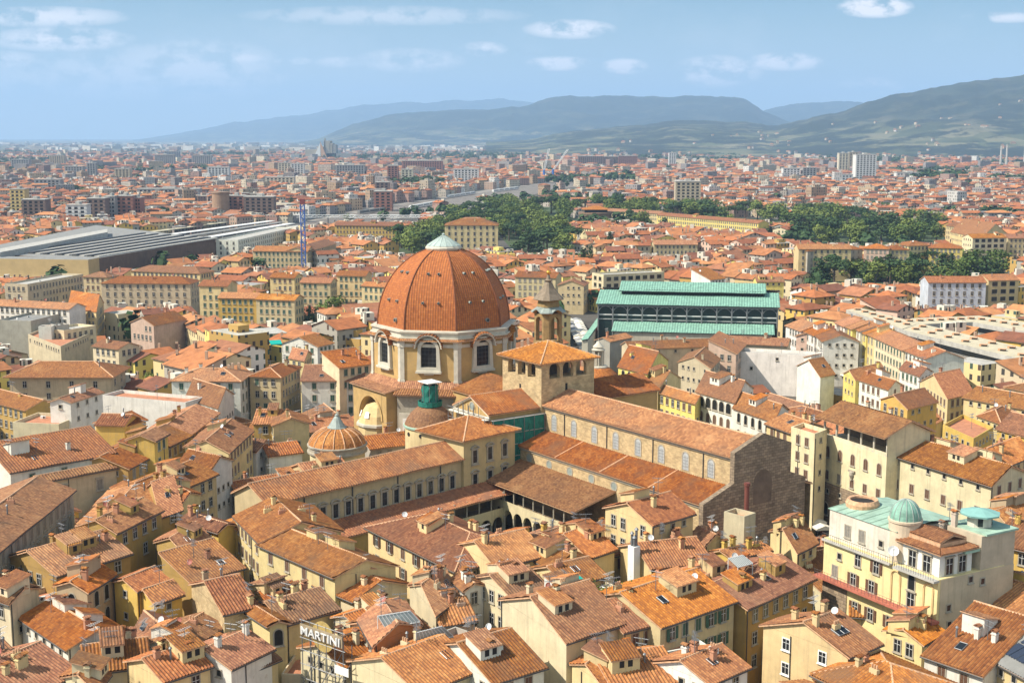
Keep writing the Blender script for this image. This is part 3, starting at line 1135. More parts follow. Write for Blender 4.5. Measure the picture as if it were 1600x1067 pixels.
for q in range(len(fr_)):
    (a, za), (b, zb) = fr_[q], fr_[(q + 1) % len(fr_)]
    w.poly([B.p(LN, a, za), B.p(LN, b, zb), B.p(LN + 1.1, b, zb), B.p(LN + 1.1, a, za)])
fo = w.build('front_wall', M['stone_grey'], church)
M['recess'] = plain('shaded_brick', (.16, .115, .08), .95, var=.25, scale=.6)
# blind round-headed recess and doors of the front
for vc, z0, ww, hh in ((NW / 2, 15.2, 5.0, 6.6), (NW / 2, 0.3, 3.6, 6.4), (-4.2, .3, 2.4, 4.6), (NW + 4.2, .3, 2.4, 4.6)):
    w = MB()
    pts = arch_pts(ww, hh, 10)
    w.poly([B.p(LN + 1.13, vc + x, z0 + z) for x, z in pts], 0)
    for k in range(len(pts)):
        a, b = pts[k], pts[(k + 1) % len(pts)]
        sc = 1.12
        w.poly([B.p(LN + 1.16, vc + a[0], z0 + a[1]), B.p(LN + 1.16, vc + b[0], z0 + b[1]), B.p(LN + 1.16, vc + b[0] * sc, z0 + b[1] * 1.06), B.p(LN + 1.16, vc + a[0] * sc, z0 + a[1] * 1.06)], 1)
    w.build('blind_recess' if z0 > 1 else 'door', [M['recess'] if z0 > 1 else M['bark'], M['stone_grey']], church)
rm = MB()
roof_slab(rm, [B.p(-.3, -.8, NE - .15), B.p(LN + .2, -.8, NE - .15), B.p(LN + .2, NW / 2, NRZ), B.p(-.3, NW / 2, NRZ)])
roof_slab(rm, [B.p(LN + .2, NW + .8, NE - .15), B.p(-.3, NW + .8, NE - .15), B.p(-.3, NW / 2, NRZ), B.p(LN + .2, NW / 2, NRZ)])
rm.tube(B.p(-.3, NW / 2, NRZ + .12), B.p(LN, NW / 2, NRZ + .12), .2, 1, 6)
rm.build('nave_roof', TM, church)
# clerestory windows
mbw = MB()
ai, ao = arch_pts(1.6, 3.5, 8), arch_pts(2.1, 3.75, 8)
ring_frame(mbw, ao, ai, .02, .1, 0)
mbw.poly([(x, -.03, z) for x, z in ai], 1)
for k in range(1, 5):
    mbw.box((0, -.045, k * .62), 1.5, .02, .07, 2)
for x in (-.42, 0, .42):
    mbw.box((x, -.05, .1), .05, .02, 2.8, 2)
CLW = mesh_of(mbw, 'window', [M['trim'], plain('leaded_glass', (.42, .44, .44), .35, var=.2, scale=3), M['metal']])
rzw = NAVE
for k in range(8):
    u = 4.2 + k * (LN - 8.0) / 7.3
    inst(CLW, 'window', B.p(u, 0, 19.7), rzw, church)
mbp = MB()
mbp.tube((0, -.12, 0), (0, -.12, 6.0), .1, 0, 6)
PIPE = mesh_of(mbp, 'downpipe', [M['rail']])
for k in range(4):
    inst(PIPE, 'downpipe', B.p(8.0 + k * 14.5, 0, 18.7), rzw, church)
mbp = MB()
mbp.box((0, 0, 0), LN - 1, .35, .5, 0)
mbp.build('cornice', M['trim'], None, at=(0, 0, 0))
bpy.data.objects.remove(bpy.data.objects['cornice'])
w = MB()
cz = NE - .85
w.poly([B.p(0, -.3, cz), B.p(LN, -.3, cz), B.p(LN, -.3, cz + .5), B.p(0, -.3, cz + .5)])
w.poly([B.p(0, 0, cz), B.p(LN, 0, cz), B.p(LN, -.3, cz), B.p(0, -.3, cz)])
w.build('cornice', M['trim'], church)
# aisle on the near side
AZ0, AZ1, AW = 16.9, 19.1, 7.0
w = MB()
w.poly([B.p(0, -AW, 0), B.p(LN, -AW, 0), B.p(LN, -AW, AZ0 - .1), B.p(0, -AW, AZ0 - .1)])
w.poly([B.p(0, 0, 0), B.p(0, -AW, 0), B.p(0, -AW, AZ0 - .1), B.p(0, 0, AZ1 - .1)])
w.build('aisle_wall', M['stone'], church)
rm = MB()
for k in range(4):
    ua, ub = -.3 + k * LN / 4, -.3 + (k + 1) * LN / 4 + (.2 if k == 3 else 0)
    roof_slab(rm, [B.p(ua, -AW - .7, AZ0 - .2), B.p(ub, -AW - .7, AZ0 - .2), B.p(ub, -.03, AZ1), B.p(ua, -.03, AZ1)])
    if k:
        rm.tube(B.p(ua, -AW - .7, AZ0 - .1), B.p(ua, -.05, AZ1 + .1), .18, 1, 6)
rm.build('aisle_roof', TM, church)
mbw = MB()
def circ(r, n=14):
    return [(r * math.cos(a), r * math.sin(a)) for a in [2 * math.pi * k / n for k in range(n)]]
ring_frame(mbw, circ(1.05), circ(.8), .02, .1, 0)
mbw.poly([(x, -.03, z) for x, z in circ(.8)], 1)
OCU = mesh_of(mbw, 'round_window', [M['trim'], M['lead']])
for k in range(8):
    inst(OCU, 'round_window', B.p(4.5 + k * 7.2, -AW, 14.6), rzw, church)
w = MB()
w.poly([B.p(0, -AW - .25, AZ0 - .95), B.p(LN, -AW - .25, AZ0 - .95), B.p(LN, -AW - .25, AZ0 - .5), B.p(0, -AW - .25, AZ0 - .5)])
w.poly([B.p(0, -AW, AZ0 - .95), B.p(LN, -AW, AZ0 - .95), B.p(LN, -AW - .25, AZ0 - .95), B.p(0, -AW - .25, AZ0 - .95)])
w.build('cornice', M['trim'], church)
# far aisle, only its end shows
w = MB()
w.poly([B.p(LN, NW + 8, 0), B.p(0, NW + 8, 0), B.p(0, NW + 8, 16.5), B.p(LN, NW + 8, 16.5)])
w.build('aisle_wall', M['stone'], church)
rm = MB()
roof_slab(rm, [B.p(LN, NW + 8.6, 16.4), B.p(0, NW + 8.6, 16.4), B.p(0, NW, 19.1), B.p(LN, NW, 19.1)])
rm.build('aisle_roof', TM, church)
# transept with its pediment, wrapped in scaffolding
T0, T1, TV0, TV1 = -13.6, -.4, -14.3, NW + 21
TE, TRZ = 24.4, 27.4
w = MB()
um = (T0 + T1) / 2
for (ua, va, ub, vb) in ((T1, TV0, T1, 0), (T1, NW, T1, TV1), (T0, TV1, T0, TV0)):
    w.poly([B.p(ua, va, 0), B.p(ub, vb, 0), B.p(ub, vb, TE), B.p(ua, va, TE)])
w.poly([B.p(T0, TV0, 0), B.p(T1, TV0, 0), B.p(T1, TV0, TE), B.p(um, TV0, TRZ), B.p(T0, TV0, TE)])
w.poly([B.p(T1, TV1, 0), B.p(T0, TV1, 0), B.p(T0, TV1, TE), B.p(um, TV1, TRZ), B.p(T1, TV1, TE)])
w.build('transept_wall', M['ochre'], church)
rm = MB()
for va, vb in ((TV0 - .6, 1.0), (NW - 1, TV1 + .6)):
    roof_slab(rm, [B.p(T1 + .7, vb, TE - .15), B.p(T1 + .7, va, TE - .15), B.p(um, va, TRZ), B.p(um, vb, TRZ)])
    roof_slab(rm, [B.p(T0 - .7, va, TE - .15), B.p(T0 - .7, vb, TE - .15), B.p(um, vb, TRZ), B.p(um, va, TRZ)])
rm.tube(B.p(um, TV0 - .6, TRZ + .1), B.p(um, 1, TRZ + .1), .2, 1, 6)
rm.build('transept_roof', TM, church)
w = MB()     # pediment mouldings and round window
for a, b in (((T0 - .5, TE - .5), (um, TRZ - .35)), ((um, TRZ - .35), (T1 + .5, TE - .5)), ((T0 - .5, TE - .9), (T1 + .5, TE - .9))):
    w.tube(B.p(a[0], TV0 - .25, a[1]), B.p(b[0], TV0 - .25, b[1]), .28, 0, 4)
w.build('pediment', M['marble'], church)
inst(OCU, 'round_window', B.p(um, TV0, TE + .7), NAVE, church)
# crossing block with open gallery
CR = Fr(B.xy(-14.4, -.9), NAVE)
CRW = 15.0
ct = thing('crossing_tower', 'square stone tower with open gallery and low tiled roof beside the large dome', 'tower', CR.p(CRW / 2, CRW / 2))
w = MB()
zc0, zc1, zce = 20, 30.6, 34.5
w.prism(CR.rect(0, CRW, 0, CRW), zc0 - 20, zc1, 0, bottom=False)
w.build('wall', M['stone'], ct)
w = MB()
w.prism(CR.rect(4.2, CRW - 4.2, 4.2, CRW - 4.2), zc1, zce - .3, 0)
w.build('inner_wall', M['bark'], ct)  # dark brown paints the gallery's inner shade onto this wall
GB = [(2.2, 5.2), (6.0, 9.0), (9.8, 12.8)]
for side in range(4):
    def pt(f, d, z, side=side):
        u, v = ((f, d), (CRW - d, f), (CRW - f, CRW - d), (d, CRW - f))[side]
        return CR.p(u, v, z)
    cuts = [0 if side % 2 == 0 else 1.1] + [x for b_ in GB for x in b_] + [CRW if side % 2 == 0 else CRW - 1.1]
    for k in range(0, 8, 2):
        fa, fb = cuts[k], cuts[k + 1]
        q = MB()
        pl = [(pt(f_, d_, 0).x, pt(f_, d_, 0).y) for f_, d_ in ((fa, 0), (fb, 0), (fb, 1.1), (fa, 1.1))]
        if area2(pl) < 0:
            pl.reverse()
        q.prism(pl, zc1 + .02, zce - .1, 0)
        q.build('pier', M['stone'], ct)
w = MB()
for side in range(4):
    def pt(f, d, z, side=side):
        u, v = ((f, d), (CRW - d, f), (CRW - f, CRW - d), (d, CRW - f))[side]
        return CR.p(u, v, z)
    for (f0_, f1_) in GB:
        fm, rr = (f0_ + f1_) / 2, (f1_ - f0_) / 2
        arc = [(fm + rr * math.cos(a), zce - 1.9 + rr * math.sin(a)) for a in [math.pi * j / 8 for j in range(9)]]
        for j in range(8):
            (xa, za), (xb, zb) = arc[j], arc[j + 1]
            w.poly([pt(xa, .05, za), pt(xa, .05, zce - .1), pt(xb, .05, zce - .1), pt(xb, .05, zb)])
            w.poly([pt(xa, .05, za), pt(xb, .05, zb), pt(xb, 1.0, zb), pt(xa, 1.0, za)])
w.build('arcade', M['stone'], ct)
rm = MB()
o_ = 1.0
cc = CR.p(CRW / 2, CRW / 2, zce + 3.3)
cs = [CR.p(-o_, -o_, zce - .2), CR.p(CRW + o_, -o_, zce - .2), CR.p(CRW + o_, CRW + o_, zce - .2), CR.p(-o_, CRW + o_, zce - .2)]
for k in range(4):
    roof_slab(rm, [cs[k], cs[(k + 1) % 4], cc])
    rm.tube(cs[k] + Vector((0, 0, .1)), cc + Vector((0, 0, .1)), .2, 1, 6)
rm.build('roof', TM, ct)
mbw = MB()
mbw.box((0, -.03, 0), .6, .06, 2.0, 0)
SLIT = mesh_of(mbw, 'slit_window', [M['dark']])
inst(SLIT, 'slit_window', CR.p(7, 0, 26.6), NAVE, ct)
inst(SLIT, 'slit_window', CR.p(CRW, 7, 27.2), NAVE + math.pi / 2, ct)
for u in (1.6, 8.5):
    inst(SLIT, 'slit_window', CR.p(CRW, u + 2, 24.4), NAVE + math.pi / 2, ct)
FOOT.append(B.rect(-15, LN + 2, -AW, NW + 9))
FOOT.append(B.rect(T0 - 1, T1 + 1, TV0, TV1))

# bell tower behind the crossing block
bx = P(857, 537, 36)
bx = Vector((bx.x, 303.0))
bx.x = (857 - 800) / FPX * 304
BT = Fr((bx.x, bx.y), NAVE)
bt = thing('bell_tower', 'slim ochre bell tower with arched openings, curved cornice and gilt ball', 'tower', (bx.x, bx.y, 0))
BW = 5.4
M['belfry'] = plain('belfry_stone', (.27, .175, .07), .9, var=.3, scale=.8)


def octo(r):       # square with cut corners
    a, b = r, r * .62
    return [(a, -b), (a, b), (b, a), (-b, a), (-a, b), (-a, -b), (-b, -a), (b, -a)]


def btp(q, z):
    return [BT.p(x, y, z) for x, y in q]


w = MB()
w.prism([BT.xy(x, y) for x, y in octo(BW / 2 + .25)], 0, 37.0, 0)
w.build('shaft', M['belfry'], bt)
for k in range(4):           # corner piers leave four open arches
    a = math.pi / 4 + k * math.pi / 2
    sx, sy = math.copysign(1, math.cos(a)), math.copysign(1, math.sin(a))
    q = [(1.0, 2.3), (1.0, 1.55), (1.55, 1.0), (2.3, 1.0), (2.3, 1.5), (1.5, 2.3)]
    pts = [(sx * x * 1.18, sy * y * 1.18) for x, y in q]
    pl = [BT.xy(*p) for p in pts]
    if area2(pl) < 0:
        pl.reverse()
    m2 = MB()
    m2.prism(pl, 37.0, 43.4, 0)
    m2.build('pier', M['belfry'], bt)
w = MB()
for k in range(4):
    ca, sa = math.cos(k * math.pi / 2), math.sin(k * math.pi / 2)
    arc = [(1.18 * math.cos(a), 41.5 + 1.18 * math.sin(a)) for a in [math.pi * j / 10 for j in range(11)]]
    for j in range(10):
        (xa, za), (xb, zb) = arc[j], arc[j + 1]
        f = lambda x, y, z: BT.p(x * ca - y * sa, x * sa + y * ca, z)
        w.poly([f(xa, -2.72, za), f(xa, -2.72, 43.4), f(xb, -2.72, 43.4), f(xb, -2.72, zb)])
        w.poly([f(xa, -1.77, za), f(xb, -1.77, zb), f(xb, -1.77, 43.4), f(xa, -1.77, 43.4)])
        w.poly([f(xa, -2.72, za), f(xb, -2.72, zb), f(xb, -1.77, zb), f(xa, -1.77, za)])
w.build('arch', M['belfry'], bt)
w = MB()
w.lathe((bx.x, bx.y, 39.4), [(.02, 1.5), (.3, 1.45), (.42, .9), (.55, .3), (.72, 0.0), (.6, -.02), (.02, .05)][::-1], 14, 0)
w.tube((bx.x, bx.y, 40.8), (bx.x, bx.y, 42.2), .06, 0, 6)
w.tube(BT.p(-1.6, 0, 42.2), BT.p(1.6, 0, 42.2), .12, 0, 6)
w.build('bell', M['rail'], bt)
w = MB()      # waved cornice, the corners dip and the sides rise
ring0, ring1 = [], []
N_ = 64
def sq(a, r):
    c_, s_ = math.cos(a), math.sin(a)
    k_ = 1 / max(abs(c_), abs(s_), (abs(c_) + abs(s_)) / 1.62)
    return c_ * k_ * r, s_ * k_ * r
for i in range(N_):
    a = 2 * math.pi * i / N_
    zz = 43.6 + .75 * max(0, math.cos(4 * a)) ** 1.0
    ring0.append((sq(a, 2.75), zz)); ring1.append((sq(a, 3.5), zz + .25))
for i in range(N_):
    j = (i + 1) % N_
    (a0, za), (a1, zb) = ring0[i], ring0[j]
    (b0, zc), (b1, zd) = ring1[i], ring1[j]
    w.poly([BT.p(*a0, za - .35), BT.p(*a1, zb - .35), BT.p(*b1, zd - .25), BT.p(*b0, zc - .25)], 0)
    w.poly([BT.p(*b0, zc - .25), BT.p(*b1, zd - .25), BT.p(*b1, zd), BT.p(*b0, zc)], 1)
    c0_, c1_ = sq(2 * math.pi * i / N_, 2.0), sq(2 * math.pi * j / N_, 2.0)
    w.poly([BT.p(*b0, zc), BT.p(*b1, zd), BT.p(*c1_, 45.0), BT.p(*c0_, 45.0)], 1)
w.build('cornice', [M['belfry'], M['lead']], bt)
w = MB()
prof = [(2.3, 44.9), (2.0, 46.2), (3.1, 46.6), (2.9, 46.9), (2.0, 48.0), (1.25, 49.2), (.75, 50.3), (.5, 50.6), (.85, 51.0), (.45, 51.3), (.22, 52.3), (0, 52.4)]
for i in range(len(prof) - 1):
    (r0, z0), (r1, z1) = prof[i], prof[i + 1]
    q0, q1 = octo(r0), octo(max(r1, .01))
    for k in range(8):
        j = (k + 1) % 8
        w.poly([BT.p(*q0[k], z0), BT.p(*q0[j], z0), BT.p(*q1[j], z1), BT.p(*q1[k], z1)], 0 if i in (0, 1) else 1)
w.build('spire', [M['belfry'], plain('weathered_lead', (.21, .16, .11), .8, var=.25, scale=1.2)], bt)
w = MB()
w.lathe((bx.x, bx.y, 52.3), [(.0, 0), (.4, .16), (.56, .55), (.4, .95), (0, 1.1)], 14, 0)
w.tube((bx.x, bx.y, 53.3), (bx.x, bx.y, 54.2), .05, 0, 5)
w.build('ball', M['gold'], bt)

# the great domed chapel
CC = Vector((-17.4, 333.0))
OA = [NAVE + R(22.5) + k * math.pi / 4 for k in range(8)]      # vertex bearings of the octagon


def ov(r, k, z, da=0.0):
    a = OA[k % 8] + da
    return Vector((CC.x + r * math.cos(a), CC.y + r * math.sin(a), z))


def face_frame(k, r):
    """Wall face between vertices k and k+1 (circumradius r): left end, unit along, outward normal, length."""
    a, b = ov(r, k, 0), ov(r, k + 1, 0)
    d = (b - a)
    L = d.length
    d = d / L
    return a, d, Vector((d.y, -d.x, 0)), L


chap = thing('domed_chapel', 'large octagonal chapel with orange tiled dome, ochre drum and white framed windows', 'chapel', (CC.x, CC.y, 0))
RD, ZD0, ZD1 = 18.55, 23.4, 35.4
w = MB()
for k in range(8):
    w.poly([ov(RD, k, ZD0 - 1), ov(RD, k + 1, ZD0 - 1), ov(RD, k + 1, ZD1), ov(RD, k, ZD1)])
w.build('drum', M['ochre'], chap)
w = MB()
for i, (r0, z0, r1, z1) in enumerate(((RD, 34.9, RD + .5, 35.2), (RD + .5, 35.2, RD + .5, 35.5), (RD - .1, 35.5, RD - .1, 36.4), (RD - .1, 36.4, RD + .35, 36.6), (RD + .35, 36.6, RD + .35, 36.95), (RD + .35, 36.95, 16.9, 37.05), (RD, 33.1, RD + .18, 33.1), (RD + .18, 33.1, RD + .18, 33.9), (RD + .18, 33.9, RD, 33.9), (RD + .5, 35.5, RD - .1, 35.5))):
    for k in range(8):
        w.poly([ov(r0, k, z0), ov(r0, k + 1, z0), ov(r1, k + 1, z1), ov(r1, k, z1)])
w.build('cornice', M['marble'], chap)
rm = MB()
for k in range(8):
    rm.corr([ov(RD + 1.15, k, 34.75), ov(RD + 1.15, k + 1, 34.75), ov(RD + .05, k + 1, 35.35), ov(RD + .05, k, 35.35)], .5, .12)
    rm.poly([ov(RD, k + 1, 34.6), ov(RD, k, 34.6), ov(RD + 1.15, k, 34.6), ov(RD + 1.15, k + 1, 34.6)], 1)
    rm.poly([ov(RD + 1.15, k, 34.6), ov(RD + 1.15, k + 1, 34.6), ov(RD + 1.15, k + 1, 34.76), ov(RD + 1.15, k, 34.76)], 1)
rm.build('tile_skirt', TM, chap)
for k in range(8):
    m2 = MB()
    a, d, n, L = face_frame(k, RD)
    a2, d2, n2, L2_ = face_frame(k - 1, RD)
    for (aa, dd, nn_, f0, f1) in ((a, d, n, -.12, .9), (a2, d2, n2, L2_ - .9, L2_ + .12)):
        q = [aa + dd * f0, aa + dd * f1, aa + dd * f1 + nn_ * .3, aa + dd * f0 + nn_ * .3]
        pl = [(p.x, p.y) for p in q]
        if area2(pl) < 0:
            pl.reverse()
        m2.prism(pl, 24.6, 33.0, 0)
        q = [aa + dd * (f0 - .1), aa + dd * (f1 + .15), aa + dd * (f1 + .15) + nn_ * .45, aa + dd * (f0 - .1) + nn_ * .45]
        pl = [(p.x, p.y) for p in q]
        if area2(pl) < 0:
            pl.reverse()
        m2.prism(pl, 24.0, 24.9, 0)
        m2.prism(pl, 33.0, 34.6, 0)
    m2.build('corner_pilaster', M['marble'], chap)
# windows of the drum: tall arch, white frame, tiled hood
for k in range(8):
    a, d, n, L = face_frame(k, RD)
    mid = a + d * (L / 2)
    rz = math.atan2(d.y, d.x)
    if n.dot(Vector((-mid.x, -mid.y, 0)).normalized()) < -.3:
        continue
    m2 = MB()
    ai = arch_pts(3.9, 6.4, 12)
    ao = arch_pts(5.4, 7.2, 12)
    ao = [(x * (1.0 if z > 1 else 1.12), z if z > .1 else -.9) for x, z in ao]
    ring_frame(m2, ao, ai, 0, .75, 0)
    m2.box((0, -.55, -1.4), 6.4, 1.3, .5, 0)
    m2.box((0, -.3, -1.9), 2.4, .6, .5, 0)
    wn = m2.build('window', M['marble'], chap, at=(mid.x, mid.y, 26.0)) if False else None
    me = mesh_of(m2, 'window', [M['marble']])
    wo = inst(me, 'window', (mid.x, mid.y, 28.2), rz, chap)
    g_ = MB()
    g_.poly([(x, -.06, z) for x, z in ai], 0)
    for j in range(1, 6):
        g_.box((0, -.1, j * 1.05), 3.8, .05, .08, 1)
    for x in (-1.0, 0, 1.0):
        g_.box((x, -.11, .1), .07, .05, 5.4, 1)
    po = bpy.data.objects.new('pane', mesh_of(g_, 'pane', [M['glass'], M['rail']]))
    COL.objects.link(po)
    po.parent = wo
    h_ = MB()
    arc = [(3.5 * math.cos(b), 4.75 + 3.4 * math.sin(b)) for b in [math.pi * j / 14 for j in range(15)]]
    for j in range(14):
        (xa, za), (xb, zb) = arc[j], arc[j + 1]
        h_.poly([(xa, -1.45, za), (xa, 0, za + .2), (xb, 0, zb + .2), (xb, -1.45, zb)], 0)
        h_.poly([(xa, -1.45, za), (xb, -1.45, zb), (xb * .9, -1.35, (zb - 4.75) * .9 + 4.75), (xa * .9, -1.35, (za - 4.75) * .9 + 4.75)], 1)
        h_.poly([(xa * .9, -1.35, (za - 4.75) * .9 + 4.75), (xb * .9, -1.35, (zb - 4.75) * .9 + 4.75), (xb * .9, 0, (zb - 4.75) * .9 + 4.75), (xa * .9, 0, (za - 4.75) * .9 + 4.75)], 1)
        if j % 1 == 0:
            xm, zm = (xa + xb) / 2, (za + zb) / 2
            h_.tube((xm, -1.47, zm + .08), (xm, -.02, zm + .3), .16, 0, 5)
    ho = bpy.data.objects.new('hood', mesh_of(h_, 'hood', [M['tile'], M['marble']]))
    COL.objects.link(ho)
    ho.parent = wo
# dome: eight curved shells, ribs, small dormer hatches
RB, ZB, HD = 17.05, 37.0, 19.3
zs = [ZB + HD * math.sin(a) for a in [R(x) for x in range(0, 77, 4)]]


def rdome(z):
    return RB * math.sqrt(max(0, 1 - ((z - ZB) / HD) ** 2))


w = MB()
for k in range(8):
    vl = 0
    for i in range(len(zs) - 1):
        z0, z1 = zs[i], zs[i + 1]
        r0, r1 = rdome(z0), rdome(z1)
        dl = math.hypot(z1 - z0, (r1 - r0) * .924)
        w0, w1 = r0 * .765 / 2, r1 * .765 / 2
        w.poly([ov(r0, k, z0), ov(r0, k + 1, z0), ov(r1, k + 1, z1), ov(r1, k, z1)], 0, [(-w0, vl), (w0, vl), (w1, vl + dl), (-w1, vl + dl)], sm=True)
        vl += dl
dome = w.build('dome', M['tile_dome'], chap)
for k in range(8):
    m2 = MB()
    for i in range(len(zs) - 1):
        m2.tube(ov(rdome(zs[i]) + .06, k, zs[i]), ov(rdome(zs[i + 1]) + .06, k, zs[i + 1]), .2, 0, 6, cap=False)
    o = m2.build('rib', plain('rib_tile', (.2, .065, .025), .85, var=.25, scale=2) if k == 0 else M['rib'], dome)
    if k == 0:
        M['rib'] = o.data.materials[0]
for k in range(8):
    for z, fs in ((43.6, (-.16, .16)), (50.4, (-.14, .14)), (39.0, (.2,))):
        if z == 39.0 and k % 2 == 0:
            continue
        for f in fs:
            r = rdome(z)
            a, b = ov(r, k, z), ov(r, k + 1, z)
            p = (a + b) / 2 + (b - a) * f
            d = (b - a).normalized()
            n = Vector((d.y, -d.x, 0))
            m2 = MB()
            q = p + n * .15
            m2.tube(q - n * .8 + Vector((0, 0, .1)), q + n * .4 + Vector((0, 0, .1)), .32 if z != 39.0 else .5, 0, 8)
            m2.tube(q + n * .4 + Vector((0, 0, .1)), q + n * .42 + Vector((0, 0, .1)), .24 if z != 39.0 else .4, 1, 8)
            m2.build('hatch', [M['lead'], M['dark']], dome)
w = MB()
ztop = zs[-1]
w.lathe((CC.x, CC.y, 0), [(3.9, ztop - .6), (4.4, ztop - .2), (4.65, ztop + .2), (4.65, ztop + .5), (4.4, ztop + .8), (4.2, ztop + .9)], 16, 0, OA[0], OA[0] + 2 * math.pi, sm=False)
cap = w.build('cap', M['marble'], chap)
w = MB()
w.lathe((CC.x, CC.y, 0), [(4.35, ztop + .9), (3.2, ztop + 1.7), (1.8, ztop + 2.55), (.5, ztop + 3.3), (.35, ztop + 3.5), (.45, ztop + 3.75), (.0, ztop + 4.1)], 16, 0, OA[0], OA[0] + 2 * math.pi, sm=False)
for k in range(16):
    a = OA[0] + k * math.pi / 8
    w.tube((CC.x + 4.3 * math.cos(a), CC.y + 4.3 * math.sin(a), ztop + .97), (CC.x + .5 * math.cos(a), CC.y + .5 * math.sin(a), ztop + 3.36), .09, 0, 5)
w.build('cone_roof', plain('pale_copper', (.36, .43, .395), .6, var=.15, scale=1.0), chap)
# the wider lower storey with tiled skirt, buttresses and the apse on the near left side
RL, ZL = 19.9, 23.2
w = MB()
for k in range(8):
    w.poly([ov(RL, k, 0), ov(RL, k + 1, 0), ov(RL, k + 1, ZL), ov(RL, k, ZL)])
w.build('lower_wall', M['ochre'], chap)
rm = MB()
for k in range(8):
    rm.corr([ov(RL + .9, k, ZL - .1), ov(RL + .9, k + 1, ZL - .1), ov(RD, k + 1, ZL + 1.5), ov(RD, k, ZL + 1.5)], .5, .12)
    rm.poly([ov(RL + .9, k, ZL - .12), ov(RL + .9, k + 1, ZL - .12), ov(RD, k + 1, ZL + 1.48), ov(RD, k, ZL + 1.48)])
    rm.poly([ov(RL, k + 1, ZL - .3), ov(RL, k, ZL - .3), ov(RL + .9, k, ZL - .3), ov(RL + .9, k + 1, ZL - .3)], 1)
    rm.poly([ov(RL + .9, k, ZL - .3), ov(RL + .9, k + 1, ZL - .3), ov(RL + .9, k + 1, ZL - .1), ov(RL + .9, k, ZL - .1)], 1)
rm.build('lower_roof', TM, chap)
kf = min(range(8), key=lambda k: (face_frame(k, RL)[2] - Vector((math.cos(R(-144.6)), math.sin(R(-144.6)), 0))).length)
kc = min(range(8), key=lambda k: (face_frame(k, RL)[2] - Vector((math.cos(R(-99.6)), math.sin(R(-99.6)), 0))).length)
a, d, n, L = face_frame(kf, RL)
f0 = Fr((a.x, a.y), math.atan2(d.y, d.x))       # u along the wall, -v outwards
DEP = 3.6
for (u0, u1) in ((-1.0, 2.4), (L - 1.8, L + .5)):
    m2 = MB()
    m2.prism([f0.xy(u0, -DEP), f0.xy(u1, -DEP), f0.xy(u1, .3), f0.xy(u0, .3)], 0, 22.3, 0)
    m2.build('buttress', M['ochre'], chap)
m2 = MB()
um_, rr_ = (L + .6) / 2, (L - 4.2) / 2
arc = [(um_ + rr_ * math.cos(b), 14.8 + rr_ * math.sin(b)) for b in [math.pi * j / 14 for j in range(15)]]
for j in range(14):
    (xa, za), (xb, zb) = arc[j], arc[j + 1]
    m2.poly([f0.p(xa, -DEP - .05, za), f0.p(xa, -DEP - .05, 22.3), f0.p(xb, -DEP - .05, 22.3), f0.p(xb, -DEP - .05, zb)])
    m2.poly([f0.p(xa, -DEP - .05, za), f0.p(xb, -DEP - .05, zb), f0.p(xb, 0, zb), f0.p(xa, 0, za)])
    s_ = 1.12
    m2.poly([f0.p(xa, -DEP - .25, za), f0.p(xb, -DEP - .25, zb), f0.p(um_ + (xb - um_) * s_, -DEP - .25, 14.8 + (zb - 14.8) * s_), f0.p(um_ + (xa - um_) * s_, -DEP - .25, 14.8 + (za - 14.8) * s_)])
m2.build('arch', M['ochre'], chap)
rm = MB()
roof_slab(rm, [f0.p(-1.6, -DEP - .8, 22.3), f0.p(L + 1.2, -DEP - .8, 22.3), f0.p(L + 1.2, 0, 23.1), f0.p(-1.6, 0, 23.1)])
rm.build('lower_roof', TM, chap)
m2 = MB()
ctr_ = f0.p(um_, -1.3, 0)
M['apse'] = plain('pale_ochre', (.60, .45, .22), .9, var=.15, scale=.6)
a0_ = f0.ang + math.pi
m2.lathe((ctr_.x, ctr_.y, 0), [(rr_ * .95, 0), (rr_ * .95, 13.0)], 5, 0, a0_, a0_ + math.pi, sm=False)
m2.lathe((ctr_.x, ctr_.y, 0), [(rr_ * 1.04, 13.0), (rr_ * 1.04, 13.6), (rr_ * .95, 13.7)], 5, 1, a0_, a0_ + math.pi, sm=False)
m2.lathe((ctr_.x, ctr_.y, 0), [(rr_ * .94, 13.7), (rr_ * .86, 15.6), (rr_ * .62, 17.6), (.05, 18.9)], 5, 0, a0_, a0_ + math.pi, sm=False)
aps = m2.build('apse', [M['apse'], M['marble']], chap)
for ang in (-.35, .35):
    m2 = MB()
    dv = f0.v * -1
    dr = Vector((dv.x * math.cos(ang) - dv.y * math.sin(ang), dv.x * math.sin(ang) + dv.y * math.cos(ang), 0))
    p = Vector((ctr_.x, ctr_.y, 15.2)) + dr * rr_ * .88
    tx = Vector((-dr.y, dr.x, 0))
    m2.poly([p - tx * .7, p + tx * .7, p + tx * .55 + Vector((0, 0, 1.5)) - dr * .55, p - tx * .55 + Vector((0, 0, 1.5)) - dr * .55])
    m2.build('roof_window', M['white'], aps)
m2 = MB()
for uu in (um_ - 2.2, um_ + 2.6):
    q0 = f0.p(uu, -rr_ * .86 - .4, 2.0)
    m2.box(q0, 2.6, .5, 7.8, 0, f0.ang)
    m2.box(q0 + Vector((0, 0, 7.8)), 3.2, .7, .6, 0, f0.ang)
    m2.box(f0.p(uu, -rr_ * .86 - .7, 3.0), 1.3, .06, 5.2, 1, f0.ang)
m2.build('aedicule', [M['marble'], M['trim']], chap)
